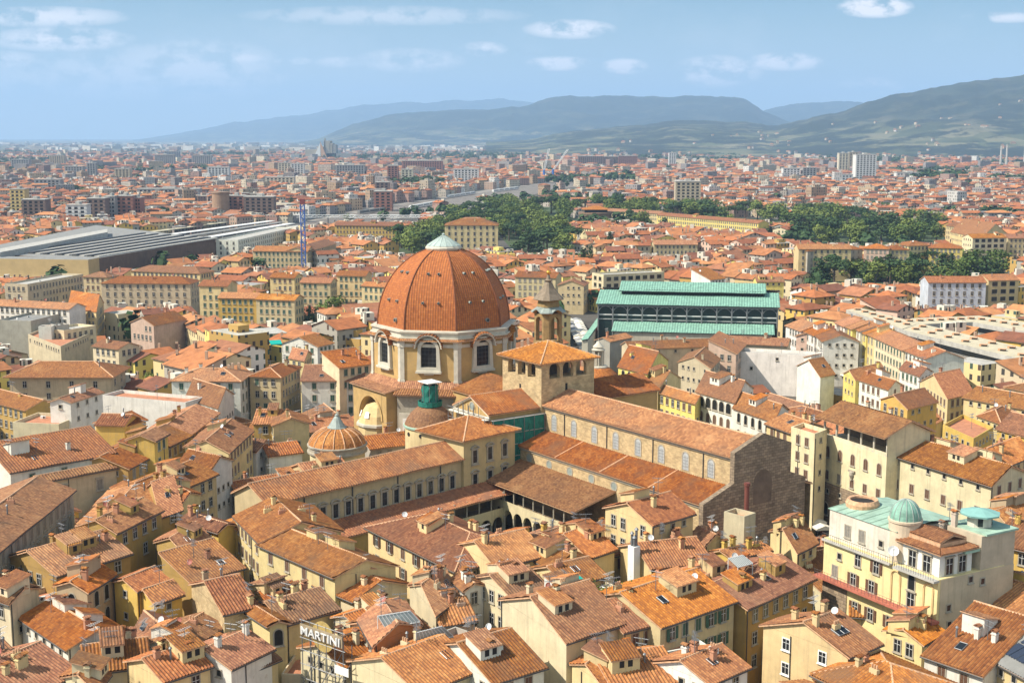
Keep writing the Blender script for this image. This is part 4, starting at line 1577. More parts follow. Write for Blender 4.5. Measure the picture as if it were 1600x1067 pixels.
# the near side: plain shaded wall with a white framed blind window, deep tiled eave
a, d, n, L = face_frame(kc, RL)
f1 = Fr((a.x, a.y), math.atan2(d.y, d.x))
m2 = MB()
m2.prism([f1.xy(.4, -2.4), f1.xy(L + .4, -2.4), f1.xy(L + .4, .2), f1.xy(.4, .2)], 0, 22.0, 0)
m2.build('buttress', M['trim'], chap)
rm = MB()
roof_slab(rm, [f1.p(-.4, -3.6, 21.9), f1.p(L + 1.4, -3.6, 21.9), f1.p(L + 1.4, 0.2, 23.3), f1.p(-.4, 0.2, 23.3)])
rm.build('lower_roof', TM, chap)
m2 = MB()
m2.box(f1.p(3.0, -2.55, 9.5), 4.2, .3, 7.8, 0, f1.ang)
m2.box(f1.p(3.0, -2.75, 10.6), 2.3, .2, 5.4, 1, f1.ang)
m2.build('blind_window', [M['marble'], M['white']], chap)
# sloping roof of the choir between chapel and crossing
rm = MB()
ch0, ch1 = -40, -14
for s0, s1 in ((-3.8, NW / 2), (NW + 3.8, NW / 2)):
    roof_slab(rm, [B.p(ch0 + 8, s0, 23.6), B.p(ch1, s0, 23.6), B.p(ch1, s1, 26.6), B.p(ch0 + 8, s1, 26.6)])
rm.build('choir_roof', TM, church)
w = MB()
w.prism(B.rect(ch0 + 8, ch1, -3.2, NW + 3.2), 0, 23.4, 0)
w.build('choir_wall', M['ochre'], church)
FOOT.append([tuple(ov(RL + 4, k, 0).xy) for k in range(8)])
FOOT.append(B.rect(-40, -10, -6, NW + 6))

# new sacristy: round tiled roof and a lantern wrapped in green netting
sp_ = P(668, 668, 17.2)
SA = Vector((sp_.x + .3, sp_.y + 5.5))
sac = thing('sacristy', 'small round tiled dome with netted lantern in front of the large drum', 'chapel', (SA.x, SA.y, 0))
w = MB()
w.lathe((SA.x, SA.y, 0), [(6.0, 0), (6.0, 16.6)], 32, 0)
w.build('drum', M['plaster'], sac, (.62, .50, .27))
w = MB()
w.lathe((SA.x, SA.y, 0), [(6.0, 16.3), (6.35, 16.5), (6.35, 16.9), (6.0, 17.05)], 32, 0)
w.build('cornice', M['copper_pale'], sac)
w = MB()
w.lathe((SA.x, SA.y, 0), [(6.1, 17.0), (5.5, 18.3), (4.6, 19.6), (3.4, 20.7), (2.2, 21.4), (1.6, 21.6)], 32, 0)
w.build('dome', M['tile'], sac)
for k in range(10):
    a = 2 * math.pi * k / 10
    m2 = MB()
    p = Vector((SA.x + 6.03 * math.cos(a), SA.y + 6.03 * math.sin(a), 15.2))
    m2.tube(p, p + Vector((math.cos(a), math.sin(a), 0)) * .05, .5, 0, 12)
    m2.build('round_window', M['dark'], sac)
w = MB()
w.lathe((SA.x, SA.y, 0), [(1.5, 21.5), (1.5, 24.6), (1.7, 24.7), (.9, 25.8), (.1, 26.4)], 12, 0)
w.build('lantern', M['marble'], sac)
net = thing('scaffold', 'round scaffold in green netting wrapped about the small dome lantern', 'scaffold', (SA.x, SA.y, 21), None)
w = MB()
w.lathe((SA.x, SA.y, 0), [(1.9, 22.4), (1.85, 23.6), (1.95, 25.0), (1.85, 26.3)], 14, 0, sm=False)
for i in range(len(w.v)):
    v = w.v[i]
    v += Vector((v.x - SA.x, v.y - SA.y, 0)) * .05 * math.sin(v.z * 2.2 + math.atan2(v.y - SA.y, v.x - SA.x) * 5)
w.build('netting', M['net'], net)
w = MB()
w.lathe((SA.x, SA.y, 0), [(2.85, 21.3), (2.9, 22.5), (2.8, 22.5), (2.75, 21.3)], 14, 0, sm=False)
w.lathe((SA.x, SA.y, 0), [(1.9, 21.4), (2.8, 21.4)], 14, 0, sm=False)
w.build('platform', M['net'], net)
w = MB()
w.box((SA.x, SA.y, 26.9), 4.6, 3.9, .2, 0, NAVE)
w.build('cover_sheet', M['white'], net)
for k in range(8):
    a = 2 * math.pi * k / 8
    m2 = MB()
    m2.tube((SA.x + 2.05 * math.cos(a), SA.y + 2.05 * math.sin(a), 20.6), (SA.x + 2.05 * math.cos(a), SA.y + 2.05 * math.sin(a), 26.9), .07, 0, 5)
    m2.build('pole', M['metal'], net)
# scaffold over the transept: green sheets along the near wall, bare poles before the pediment
sc2 = thing('scaffold', 'scaffold with dark green sheeting along the transept wall below its tiled roof', 'scaffold', B.p(T1 + 1, -11, 0))
w = MB()
for i in range(10):
    va, vb = -.5 - i * 1.4, -.5 - (i + 1) * 1.4
    for (z0, z1) in ((12.0, 14.6), (14.6, 17.2), (17.2, 19.8), (19.8, 23.2)):
        bz = .12 * math.sin(i * 1.7 + z0)
        w.poly([B.p(T1 + 1.5 + bz, va, z0), B.p(T1 + 1.5 - bz, vb, z0), B.p(T1 + 1.5 + bz * .5, vb, z1 - .1), B.p(T1 + 1.5 - bz * .5, va, z1 - .1)])
w.build('netting', M['net'], sc2)
for z in (14.6, 17.2, 19.8, 23.0):
    m2 = MB()
    m2.box(B.p(T1 + 1.0, TV0 / 2, z), 1.1, abs(TV0), .12, 0, NAVE)
    m2.build('deck', M['concrete'], sc2)
for i in range(6):
    m2 = MB()
    v = -.5 - i * 2.75
    m2.tube(B.p(T1 + 1.62, v, 10), B.p(T1 + 1.62, v, 23.2), .08, 0, 5)
    m2.build('pole', M['metal'], sc2)
sc3 = thing('scaffold', 'open pole scaffold with planks before the transept pediment', 'scaffold', B.p(um, TV0 - 1.2, 0))
for i in range(8):
    u = T0 - .6 + i * (T1 - T0 + 1.4) / 7
    m2 = MB()
    for dv in (-.5, -1.7):
        m2.tube(B.p(u, TV0 + dv, 9), B.p(u, TV0 + dv, 23.0 + (2.6 if 1 < i < 6 else .6)), .08, 0, 5)
    m2.build('pole', M['metal'], sc3)
for z in (13.4, 15.9, 18.4, 20.9, 23.2):
    m2 = MB()
    m2.box(B.p(um, TV0 - 1.1, z), T1 - T0 + 1.6, 1.1, .12, 0, NAVE)
    m2.build('deck', M['canvas'], sc3)
    m2 = MB()
    m2.tube(B.p(T0 - .8, TV0 - 1.75, z + 1.0), B.p(T1 + .9, TV0 - 1.75, z + 1.0), .06, 0, 5)
    m2.build('rail', M['metal'], sc3)
w = MB()
for z0, z1, ua, ub in ((15.9, 18.2, T0 + 7.5, T1 + .8), (18.4, 20.7, T0 + 4, T0 + 9), (13.4, 15.8, T0 + 1.5, T0 + 6)):
    w.poly([B.p(ua, TV0 - 1.85, z0), B.p(ub, TV0 - 1.85, z0), B.p(ub, TV0 - 1.85, z1), B.p(ua, TV0 - 1.85, z1)])
w.build('netting', M['net'], sc3)
# little white belfry beside the scaffold and the copper-trimmed chimney
p = P(745, 622, 27)
w = MB()
w.box((p.x, p.y, 24), .9, .9, 2.4, 0, NAVE)
w.poly([B.p(0, 0, 0)] * 3) if False else None
w.box((p.x, p.y, 26.4), 1.2, 1.5, .25, 1, NAVE)
w.build('belfry', [M['marble'], M['copper_pale']], church)

# north side: old sacristy dome with white lantern, and the side chapel roof, beyond the nave
p = P(924, 592, 19.0)
OS = Vector((p.x + 2, p.y + 3))
osx = thing('sacristy', 'brown tiled dome with white columned lantern beyond the square gallery tower', 'chapel', (OS.x, OS.y, 0))
w = MB()
w.lathe((OS.x, OS.y, 0), [(6.4, 0), (6.4, 17)], 28, 0)
w.build('drum', M['ochre'], osx)
w = MB()
w.lathe((OS.x, OS.y, 0), [(6.7, 16.8), (6.0, 18.6), (4.9, 20.2), (3.5, 21.4), (1.8, 22.0)], 28, 0)
w.build('dome', M['tile'], osx)
zl = 21.9
w = MB()
w.lathe((OS.x, OS.y, 0), [(2.6, zl - .3), (2.6, zl + .2), (1.5, zl + .3), (1.0, zl + .3)], 20, 0)
w.lathe((OS.x, OS.y, 0), [(1.75, zl + 4.4), (1.9, zl + 4.7), (1.4, zl + 4.9), (1.4, zl + 5.4), (1.55, zl + 5.5), (.5, zl + 6.6), (.12, zl + 7.0), (0, zl + 7.8)], 20, 0)
w.lathe((OS.x, OS.y, 0), [(.85, zl + .3), (.85, zl + 4.5)], 12, 1)
lan = w.build('lantern', [M['marble'], M['trim']], osx)
for k in range(8):
    a = 2 * math.pi * k / 8
    m2 = MB()
    q = (OS.x + 1.5 * math.cos(a), OS.y + 1.5 * math.sin(a))
    m2.tube((*q, zl + .25), (*q, zl + 4.45), .17, 0, 8)
    m2.build('column', M['marble'], lan)
FOOT.append([(OS.x - 7, OS.y - 7), (OS.x + 7, OS.y - 7), (OS.x + 7, OS.y + 7), (OS.x - 7, OS.y + 7)])
house(corners(((903, 607), (946, 613), (972, 608)), 20), 19.5, 'g', 'stone', wallmat=M['stone'], win='-', extras=False, info='side chapel', name='side_chapel', near=True)

# ------------------------------------------------------------------ cloister and library
cl = thing('cloister', 'two storey arcaded cloister with tiled roofs around a small green garden', 'cloister', B.p(20, -20))
CV0 = -17.3          # outer line of the range along the church
CU0, CU1 = -1.0, 30.0
CE, CT = 11.2, 13.6
CSV = -46.0
rm = MB()
roof_slab(rm, [B.p(CU0, CV0 - .8, CE - .2), B.p(CU1 + 4, CV0 - .8, CE - .2), B.p(CU1 + 4, -AW - .05, CT), B.p(CU0, -AW - .05, CT)])
rm.build('range_roof', TM, cl)
a, b = P(420, 786, 17), P(722, 716, 17)
LA = math.atan2(b.y - a.y, b.x - a.x)
LB = Fr((a.x, a.y), LA)
LL = (b - a).length
cq = B.p(CU0, CV0, 0).xy - LB.o
cq_u = cq.dot(LB.u)
LV = -6.0
# arcades: lower arches, upper open gallery
for side in (0, 1):
    L_ = (CU1 - CU0) if side == 0 else cq_u + 2 - 20
    n_ = 9 if side == 0 else 11

    def ap(f, dep, z, side=side):
        return B.p(CU0 + f, CV0 + dep, z) if side == 0 else LB.p(20 + f, LV + dep, z - 1.6)
    w = MB()
    bay = L_ / n_
    for k in range(n_):
        c0_ = (k + .5) * bay
        r_ = bay / 2 - .22
        arc = [(c0_ + r_ * math.cos(b), 4.6 + r_ * math.sin(b)) for b in [math.pi * j / 10 for j in range(11)]]
        for j in range(10):
            (xa, za), (xb, zb) = arc[j], arc[j + 1]
            w.poly([ap(xa, 0, za), ap(xa, 0, 6.6), ap(xb, 0, 6.6), ap(xb, 0, zb)])
            w.poly([ap(xa, 0, za), ap(xb, 0, zb), ap(xb, .5, zb), ap(xa, .5, za)])
        for xa, xb in ((k * bay, k * bay + .22), ((k + 1) * bay - .22, (k + 1) * bay)):
            w.poly([ap(xa, 0, 4.6), ap(xb, 0, 4.6), ap(xb, 0, 6.6), ap(xa, 0, 6.6)])
    w.poly([ap(0, 0, 6.6), ap(L_, 0, 6.6), ap(L_, 0, 7.9), ap(0, 0, 7.9)])
    w.poly([ap(0, .35, 6.6), ap(0, 0, 7.9), ap(L_, 0, 7.9), ap(L_, .35, 7.9)])
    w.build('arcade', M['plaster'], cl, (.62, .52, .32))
    for k in range(n_ + 1):
        m2 = MB()
        m2.tube(ap(k * bay, .25, 0), ap(k * bay, .25, 4.7), .24, 0, 8)
        m2.build('column', M['trim'], cl)
        m2 = MB()
        m2.tube(ap(k * bay, .25, 7.8), ap(k * bay, .25, CE), .16, 0, 8)
        m2.build('gallery_column', M['trim'], cl)
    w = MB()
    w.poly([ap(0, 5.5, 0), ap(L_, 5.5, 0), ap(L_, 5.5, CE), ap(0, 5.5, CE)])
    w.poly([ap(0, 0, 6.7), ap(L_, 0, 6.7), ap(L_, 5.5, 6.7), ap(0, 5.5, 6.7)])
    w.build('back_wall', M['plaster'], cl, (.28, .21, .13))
gp = [B.p(CU0, CV0, .01), B.p(CU0, CSV, .01), B.p(CU1, CSV, .01), B.p(CU1, CV0, .01)]
w = MB()
w.poly([gp[0], gp[1], gp[2], gp[3]])
lawn = w.build('cloister_lawn', plain('lawn', (.035, .075, .018), .95, var=.4, scale=.8))
tag(lawn, kind='structure')
FOOT.append(B.rect(-10, 34, -47, 0))

# library wing: long ridge roof, near wall with pedimented windows; taller vestibule block at its end
LWD = 11.0
lib = thing('library_wing', 'long tiled library wing with a row of pedimented windows in its shaded wall', 'library', LB.p(LL / 2, 5))
w = MB()
w.prism(LB.rect(-.3, LL, 0.2, LWD), 0, 16.9, 0, bottom=False, top=False)
w.poly([LB.p(-.3, LWD, 16.9), LB.p(-.3, 0.2, 16.9), LB.p(-.3, LWD / 2, 19.6)])
w.build('wall', M['plaster'], lib, (.50, .39, .22))
rm = MB()
roof_slab(rm, [LB.p(-.8, -.6, 16.8), LB.p(LL + .4, -.6, 16.8), LB.p(LL + .4, LWD / 2, 19.7), LB.p(-.8, LWD / 2, 19.7)])
roof_slab(rm, [LB.p(LL + .4, LWD + .6, 16.8), LB.p(-.8, LWD + .6, 16.8), LB.p(-.8, LWD / 2, 19.7), LB.p(LL + .4, LWD / 2, 19.7)])
rm.tube(LB.p(-.8, LWD / 2, 19.8), LB.p(LL + .4, LWD / 2, 19.8), .2, 1, 6)
rm.build('roof', TM, lib)
mbw = MB()
inner = [(-.6, 0), (.6, 0), (.6, 2.7), (-.6, 2.7)]
outer = [(-.95, -.3), (.95, -.3), (.95, 3.0), (-.95, 3.0)]
ring_frame(mbw, outer, inner, .02, .16, 0)
mbw.poly([(x, -.03, z) for x, z in inner], 1)
mbw.box((0, -.04, .1), .08, .04, 2.5, 2)
mbw.box((0, -.04, 1.4), 1.1, .04, .08, 2)
seg = [(1.25 * math.cos(b), 3.05 + .75 * math.sin(b)) for b in [R(15) + (math.pi - R(30)) * j / 8 for j in range(9)]]
for j in range(8):
    (xa, za), (xb, zb) = seg[j], seg[j + 1]
    mbw.poly([(xa, -.34, za), (xb, -.34, zb), (xb * .84, -.34, zb - .22), (xa * .84, -.34, za - .22)], 0)
    mbw.poly([(xa, 0, za), (xb, 0, zb), (xb, -.34, zb), (xa, -.34, za)], 0)
    mbw.poly([(xa * .84, -.34, za - .22), (xb * .84, -.34, zb - .22), (xb * .84, 0, zb - .22), (xa * .84, 0, za - .22)], 0)
mbw.box((0, -.17, 3.0), 2.6, .34, .18, 0)
mbw.box((0, -.17, -.55), 2.2, .34, .22, 0)
LIBW = mesh_of(mbw, 'window', [M['trim'], M['glass'], M['rail']])
for k in range(15):
    inst(LIBW, 'window', LB.p(3.2 + k * (LL - 5.0) / 14.3, .2, 11.0), LA, lib)
for k in range(4):
    q = MB()
    pz = LB.p(8 + k * 11.5, .02, 0)
    q.tube(pz + Vector((0, 0, 7)), pz + Vector((0, 0, 16.7)), .12, 0, 6)
    q.build('downpipe', M['rail'], lib)
VB = Fr(LB.xy(LL, -.5), LA)
vs, vz = 15.2, 21.0
ves = thing('vestibule_block', 'square ochre block with hipped roof and two rows of windows closing the library', 'building', VB.p(vs / 2, 6))
w = MB()
w.prism(VB.rect(0, vs, 0, 13.5), 0, vz, 0, bottom=False)
w.build('wall', M['plaster'], ves, (.54, .42, .21))
rm = MB()
o_ = 1.0
cs = [VB.p(-o_, -o_, vz - .1), VB.p(vs + o_, -o_, vz - .1), VB.p(vs + o_, 13.5 + o_, vz - .1), VB.p(-o_, 13.5 + o_, vz - .1)]
cc = VB.p(vs / 2, 6.75, vz + 3.0)
for k in range(4):
    roof_slab(rm, [cs[k], cs[(k + 1) % 4], cc])
    rm.tube(cs[k] + Vector((0, 0, .1)), cc + Vector((0, 0, .1)), .2, 1, 6)
rm.build('roof', TM, ves)
for k in range(3):
    inst(LIBW, 'window', VB.p(3.2 + k * 4.4, 0, 15.6), LA, ves)
    inst(LIBW, 'window', VB.p(3.2 + k * 4.4, 0, 10.4), LA, ves)
# lower cloister roof running below the library wall
rm = MB()
roof_slab(rm, [LB.p(4, -6.6, 9.0), LB.p(LL + vs + 3, -6.6, 9.0), LB.p(LL + vs + 3, -.55, 10.8), LB.p(4, -.55, 10.8)])
rm.build('range_roof', TM, cl)
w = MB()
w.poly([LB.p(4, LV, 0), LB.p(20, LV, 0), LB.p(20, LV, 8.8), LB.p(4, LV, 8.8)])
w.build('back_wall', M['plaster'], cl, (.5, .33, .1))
FOOT.append(LB.rect(-1, LL + vs, -6, 13.5))

# little round chapel with the cone of grey-green copper, left of the big dome
p = P(522, 704, 14.0)
SD = Vector((p.x, p.y + 5.6))
sd_ = thing('round_chapel', 'small round chapel with brown tiled dome under a grey copper cone', 'chapel', (SD.x, SD.y, 0))
w = MB()
w.lathe((SD.x, SD.y, 0), [(6.3, 0), (6.3, 12.6)], 32, 0)
w.build('drum', M['plaster'], sd_, (.66, .56, .34))
w = MB()
w.lathe((SD.x, SD.y, 0), [(6.3, 12.4), (6.9, 12.6), (6.9, 13.0), (6.6, 13.1), (6.6, 13.9), (6.9, 14.1), (6.9, 14.4), (6.5, 14.5)], 32, 0, sm=False)
w.build('cornice', M['trim'], sd_)
w = MB()
w.lathe((SD.x, SD.y, 0), [(6.6, 14.4), (6.2, 15.4), (5.3, 16.6), (4.0, 17.5), (2.6, 18.0), (2.2, 18.1)], 32, 0)
dm_ = w.build('dome', M['tile'], sd_)
for k in range(16):
    a = 2 * math.pi * k / 16
    m2 = MB()
    pr = [(6.6, 14.4), (6.2, 15.4), (5.3, 16.6), (4.0, 17.5), (2.6, 18.0)]
    for (r0, z0), (r1, z1) in zip(pr, pr[1:]):
        m2.tube((SD.x + r0 * math.cos(a), SD.y + r0 * math.sin(a), z0 + .08), (SD.x + r1 * math.cos(a), SD.y + r1 * math.sin(a), z1 + .08), .14, 0, 5, cap=False)
    m2.build('rib', M['mortar'], dm_)
w = MB()
w.lathe((SD.x, SD.y, 0), [(2.2, 17.9), (2.3, 18.2), (2.05, 18.3), (1.4, 19.3), (.8, 20.3), (.4, 20.8), (.5, 21.0), (0.0, 21.5)], 12, 0, sm=False)
w.build('cone_roof', M['lead'], sd_)
FOOT.append([(SD.x - 7, SD.y - 7), (SD.x + 7, SD.y - 7), (SD.x + 7, SD.y + 7), (SD.x - 7, SD.y + 7)])

# ------------------------------------------------------------------ covered market of iron and green copper
MKA, MKB = P(931, 475, 20), P(1219, 481, 20)
MA = math.atan2(MKB.y - MKA.y, MKB.x - MKA.x)
MK = Fr((MKA.x, MKA.y), MA)
ML = (MKB - MKA).length
mk = thing('market_hall', 'long iron market hall with green copper roof and dark glazed arches', 'market hall', MK.p(ML / 2, 15))
def rib_sheet(mb, f, per=1.0, amp=.16):
    roof_slab(mb, f, per, amp, .15)
CPM = [M['copper'], M['rail']]
rm = MB()
rib_sheet(rm, [MK.p(0, 0, 20), MK.p(ML, 0, 20), MK.p(ML, 16.5, 23.6), MK.p(0, 16.5, 23.6)])
rib_sheet(rm, [MK.p(ML, 42, 20), MK.p(0, 42, 20), MK.p(0, 25.5, 23.6), MK.p(ML, 25.5, 23.6)])
rm.build('main_roof', CPM, mk)
w = MB()
w.prism(MK.rect(9, ML - 6, 11.8, 30.2), 21.5, 24.6, 0, bottom=False)
w.build('clerestory', M['dark'], mk)
rm = MB()
rib_sheet(rm, [MK.p(8, 10.3, 24.0), MK.p(ML - 5, 10.3, 24.0), MK.p(ML - 5, 21, 26.7), MK.p(8, 21, 26.7)])
rib_sheet(rm, [MK.p(ML - 5, 31.7, 24.0), MK.p(8, 31.7, 24.0), MK.p(8, 21, 26.7), MK.p(ML - 5, 21, 26.7)])
rm.build('lantern_roof', CPM, mk)
w = MB()
w.prism(MK.rect(.8, ML - .8, 1.6, 40), 0, 19.8, 0, bottom=False)
w.build('glazed_wall', plain('dark_green_louvres', (.012, .03, .026), .4, var=.3, scale=.6), mk)
w = MB()
w.poly([MK.p(.8, 1.6, 0), MK.p(.8, 40, 0), MK.p(.8, 40, 19.7), MK.p(.8, 1.6, 19.7)][::-1]) if False else None
w.box(MK.p(.75, 20.5, 0), .3, 39, 19.7, 0, MA)
w.build('end_wall', M['red_iron'], mk)
for k in range(13):
    u = .9 + k * (ML - 1.8) / 12
    m2 = MB()
    m2.tube(MK.p(u, .8, 0), MK.p(u, .8, 19.6), .3, 0, 8)
    for s_ in (-1, 1):
        pts = [MK.p(u + s_ * (2.6 - 2.6 * math.cos(b)), .8, 16.2 + 2.9 * math.sin(b)) for b in [R(x) for x in (0, 25, 50, 75, 90)]]
        for p_, q_ in zip(pts, pts[1:]):
            if MK.p(0, 0, 0) and 0 < (p_.xy - MK.o).dot(MK.u) < ML and 0 < (q_.xy - MK.o).dot(MK.u) < ML:
                m2.tube(p_, q_, .13, 0, 5)
    m2.build('iron_column', M['metal'], mk)
w = MB()
w.box(MK.p(ML / 2, .8, 19.1), ML - 1, .5, .5, 0, MA)
w.box(MK.p(ML / 2, 1.4, 15.6), ML - 2, .2, .45, 1, MA)
w.box(MK.p(ML / 2, 1.4, 14.0), ML - 2, .2, .2, 1, MA)
w.build('girder', [M['metal'], M['steel']], mk)
w = MB()
w.prism(MK.rect(8, ML - 3, -9, 1.2), 0, 10.8, 0, bottom=False)
w.build('low_hall', M['plaster'], mk, (.5, .44, .34))
rm = MB()
rib_sheet(rm, [MK.p(7, -9.6, 10.9), MK.p(ML - 2, -9.6, 10.9), MK.p(ML - 2, 1.0, 13.2), MK.p(7, 1.0, 13.2)])
rm.build('low_roof', CPM, mk)
w = MB()
w.prism(MK.rect(-2.2, -.2, -26, 40), 0, 9.6, 0, bottom=False)
for k in range(16):
    w.box(MK.p(-2.3, -24 + k * 4, 0), .5, .8, 9.7, 0, MA)
w.build('side_arcade', M['plaster'], mk, (.62, .58, .46))
rm = MB()
rib_sheet(rm, [MK.p(-2.6, 40, 9.8), MK.p(-2.6, -26.4, 9.8), MK.p(0, -26.4, 10.4), MK.p(0, 40, 10.4)])
rm.build('low_roof', CPM, mk)
FOOT.append(MK.rect(-6, ML + 1, -26, 43))

# ------------------------------------------------------------------ observatory house with the green dome
A_, B_ = P(1288, 838, 22.5), P(1466, 905, 22.5)
XA = math.atan2(B_.y - A_.y, B_.x - A_.x)
X = Fr((A_.x, A_.y), XA)
XL = (B_ - A_).length
XD = 13.5
ob = thing('observatory', 'tall yellow house with green copper observatory dome and long red balcony', 'observatory', X.p(XL / 2, XD / 2))
XC = 0.62 * XL
w = MB()
w.prism(X.rect(0, XL, 0, XD), 0, 22.4, 0, bottom=False)
w.build('wall', M['plaster'], ob, (.72, .60, .30))
w = MB()
w.prism(X.rect(.1, 5.4, -.12, 0), 0, 16.1, 0, bottom=False)
w.build('stone_base', M['stone_grey'], ob)
w = MB()
w.prism(X.rect(.5, XC, .5, XD - 1), 22.41, 27.0, 0, bottom=False)
w.build('attic_wall', M['plaster'], ob, (.66, .60, .50))
w = MB()
w.poly([X.p(0.2, .3, 27.02), X.p(XC + .3, .3, 27.02), X.p(XC + .3, XD * .55, 27.7), X.p(0.2, XD * .55, 27.7)])
w.poly([X.p(0.2, XD * .55, 27.7), X.p(XC + .3, XD * .55, 27.7), X.p(XC + .3, XD - .6, 27.1), X.p(0.2, XD - .6, 27.1)])
for k in range(9):
    u = .3 + k * XC / 8
    w.tube(X.p(u, .3, 27.06), X.p(u, XD * .55, 27.74), .07, 0, 4)
w.prism(X.rect(XC + 3.2, XC + 8.5, 5.5, XD - 1.5), 25.2, 25.6, 0)
w.build('copper_roof', M['copper_pale'], ob)
cx_ = X.p(XC - .4, 2.7)
w = MB()
w.lathe((cx_.x, cx_.y, 0), [(2.35, 22.4), (2.35, 28.2), (2.5, 28.3), (2.5, 28.6), (2.1, 28.7)], 28, 0)
w.build('drum', M['plaster'], ob, (.62, .50, .36))
w = MB()
pr = [(2.25 * math.cos(R(a)), 28.65 + 2.9 * math.sin(R(a))) for a in range(0, 91, 9)]
w.lathe((cx_.x, cx_.y, 0), pr, 28, 0)
dmo = w.build('dome', M['copper'], ob)
for k in range(14):
    a = 2 * math.pi * k / 14
    m2 = MB()
    for (r0, z0), (r1, z1) in zip(pr, pr[1:]):
        m2.tube((cx_.x + r0 * math.cos(a), cx_.y + r0 * math.sin(a), z0), (cx_.x + r1 * math.cos(a), cx_.y + r1 * math.sin(a), z1), .07, 0, 4, cap=False)
    m2.build('rib', M['lead'], dmo)
cw = X.p(2.6, 5.2)
w = MB()
w.lathe((cw.x, cw.y, 0), [(2.5, 27.2), (2.6, 27.9), (2.3, 28.5), (1.9, 28.4), (1.8, 27.4)], 24, 0)
w.lathe((cw.x, cw.y, 0), [(1.85, 28.1), (0, 28.12)], 24, 1)
w.build('round_parapet', [M['mortar'], M['dark']], ob)
# glazed roof pavilion with tiled hipped roof and terrace
PV = (XC + .9, XL - .7, .9, 7.4)
w = MB()
w.prism(X.rect(*PV), 22.41, 26.0, 0, bottom=False)
w.build('pavilion_wall', M['plaster'], ob, (.70, .68, .62))
rm = MB()
u0, u1, v0, v1 = PV
cs = [X.p(u0 - .7, v0 - .7, 25.9), X.p(u1 + .7, v0 - .7, 25.9), X.p(u1 + .7, v1 + .7, 25.9), X.p(u0 - .7, v1 + .7, 25.9)]
ci = [X.p(u0 + .6, v0 + .6, 26.4), X.p(u1 - .6, v0 + .6, 26.4), X.p(u1 - .6, v1 - .6, 26.4), X.p(u0 + .6, v1 - .6, 26.4)]
for k in range(4):
    roof_slab(rm, [cs[k], cs[(k + 1) % 4], ci[(k + 1) % 4], ci[k]], .4, .11)
rm.prism([(p.x, p.y) for p in ci], 26.3, 27.0, 1)
c2 = [p + Vector((0, 0, .75)) for p in ci]
cm0, cm1 = (c2[0] + c2[3]) / 2 + Vector((0, 0, .8)), (c2[1] + c2[2]) / 2 + Vector((0, 0, .8))
roof_slab(rm, [c2[0], c2[1], cm1, cm0], .4, .11)
roof_slab(rm, [c2[2], c2[3], cm0, cm1], .4, .11)
rm.build('pavilion_roof', TM, ob)
def win_on(root, fr, u, v, z, code, rz, sh=True):
    me, s_ = WIN[code]
    o = inst(me, 'window', fr.p(u, v, z), rz, root)
    if s_ and sh:
        for sg in (-1, 1):
            q = bpy.data.objects.new('shutter', s_)
            COL.objects.link(q)
            q.parent = o
            q.location = (sg * (WSIZE[code][0] / 2 + .43), -.045, -.02)
    return o
for f in (.3, .68):
    win_on(ob, X, lerp(u0, u1, f), v0, 22.6, 'd', XA)
for f in (.3, .7):
    win_on(ob, X, u1, lerp(v0, v1, f), 22.6, 'd', XA + math.pi / 2)
# balcony ledge in red, thin rail of the roof terrace
w = MB()
w.box(X.p(XL / 2, -.75, 16.2), XL + 1.2, 1.5, .35, 0, XA)
w.build('balcony', M['cornice_red'], ob)
w = MB()
for z in (17.1, 17.5):
    w.tube(X.p(-.4, -1.4, z), X.p(XL + .5, -1.4, z), .03, 0, 4)
for k in range(34):
    u = -.4 + k * (XL + .9) / 33
    w.tube(X.p(u, -1.4, 16.5), X.p(u, -1.4, 17.5), .025, 0, 4)
w.build('balcony_rail', M['rail'], ob)
w = MB()
w.box(X.p(XL * .84, -.55, 22.1), XL * .34, 1.1, .3, 0, XA)
w.box(X.p(XC * .5, -.3, 22.05), XC, .6, .25, 0, XA)
w.build('terrace_ledge', M['concrete'], ob)
w = MB()
for (ua, ub, vv) in ((0, XC, -.5), (XL * .68, XL, -1.0)):
    w.tube(X.p(ua, vv, 23.3), X.p(ub, vv, 23.3), .035, 0, 4)
    n_ = int((ub - ua) / .45)
    for k in range(n_ + 1):
        w.tube(X.p(ua + (ub - ua) * k / n_, vv, 22.3), X.p(ua + (ub - ua) * k / n_, vv, 23.3), .025, 0, 4)
w.build('terrace_rail', M['rail'], ob)
win_on(ob, X, 2.6, 0, 16.8, 'y', XA)
for u in (6.6, 10.4):
    win_on(ob, X, u, 0, 16.7, 'B', XA)
for u, c_ in ((3.5, 's'), (7.4, 'o'), (11.2, 'B')):
    win_on(ob, X, u, 0, 19.9, c_, XA)
for u in (4.5, 7.5):
    win_on(ob, X, u, .5, 23.6, 'y', XA)
win_on(ob, X, XC - 2.8, .5, 24.0, 's', XA)
for u in (7.2, 10.4, 14.2):
    win_on(ob, X, u, 0, 12.4, 'B', XA)
win_on(ob, X, XL * .79, 0, 19.5, 'a', XA)
win_on(ob, X, XL * .79, 0, 16.7, 'd', XA)
w = MB()       # shallow blind arches
for uc in (XL * .66, XL * .93):
    arc = [(uc + .85 * math.cos(b), 20.6 + .85 * math.sin(b)) for b in [math.pi * j / 10 for j in range(11)]]
    full = [(uc + .85, 16.7)] + arc + [(uc - .85, 16.7)]
    for (xa, za), (xb, zb) in zip(full, full[1:]):
        w.tube(X.p(xa, -.06, za), X.p(xb, -.06, zb), .17, 0, 4)
w.build('blind_arch', M['plaster'], ob, (.6, .42, .2))
for z, v in ((17.5, 2.3), (15.0, 2.6), (20.3, 9), (21.0, 6.5)):
    win_on(ob, X, XL + .05, v, z, 's', XA + math.pi / 2)
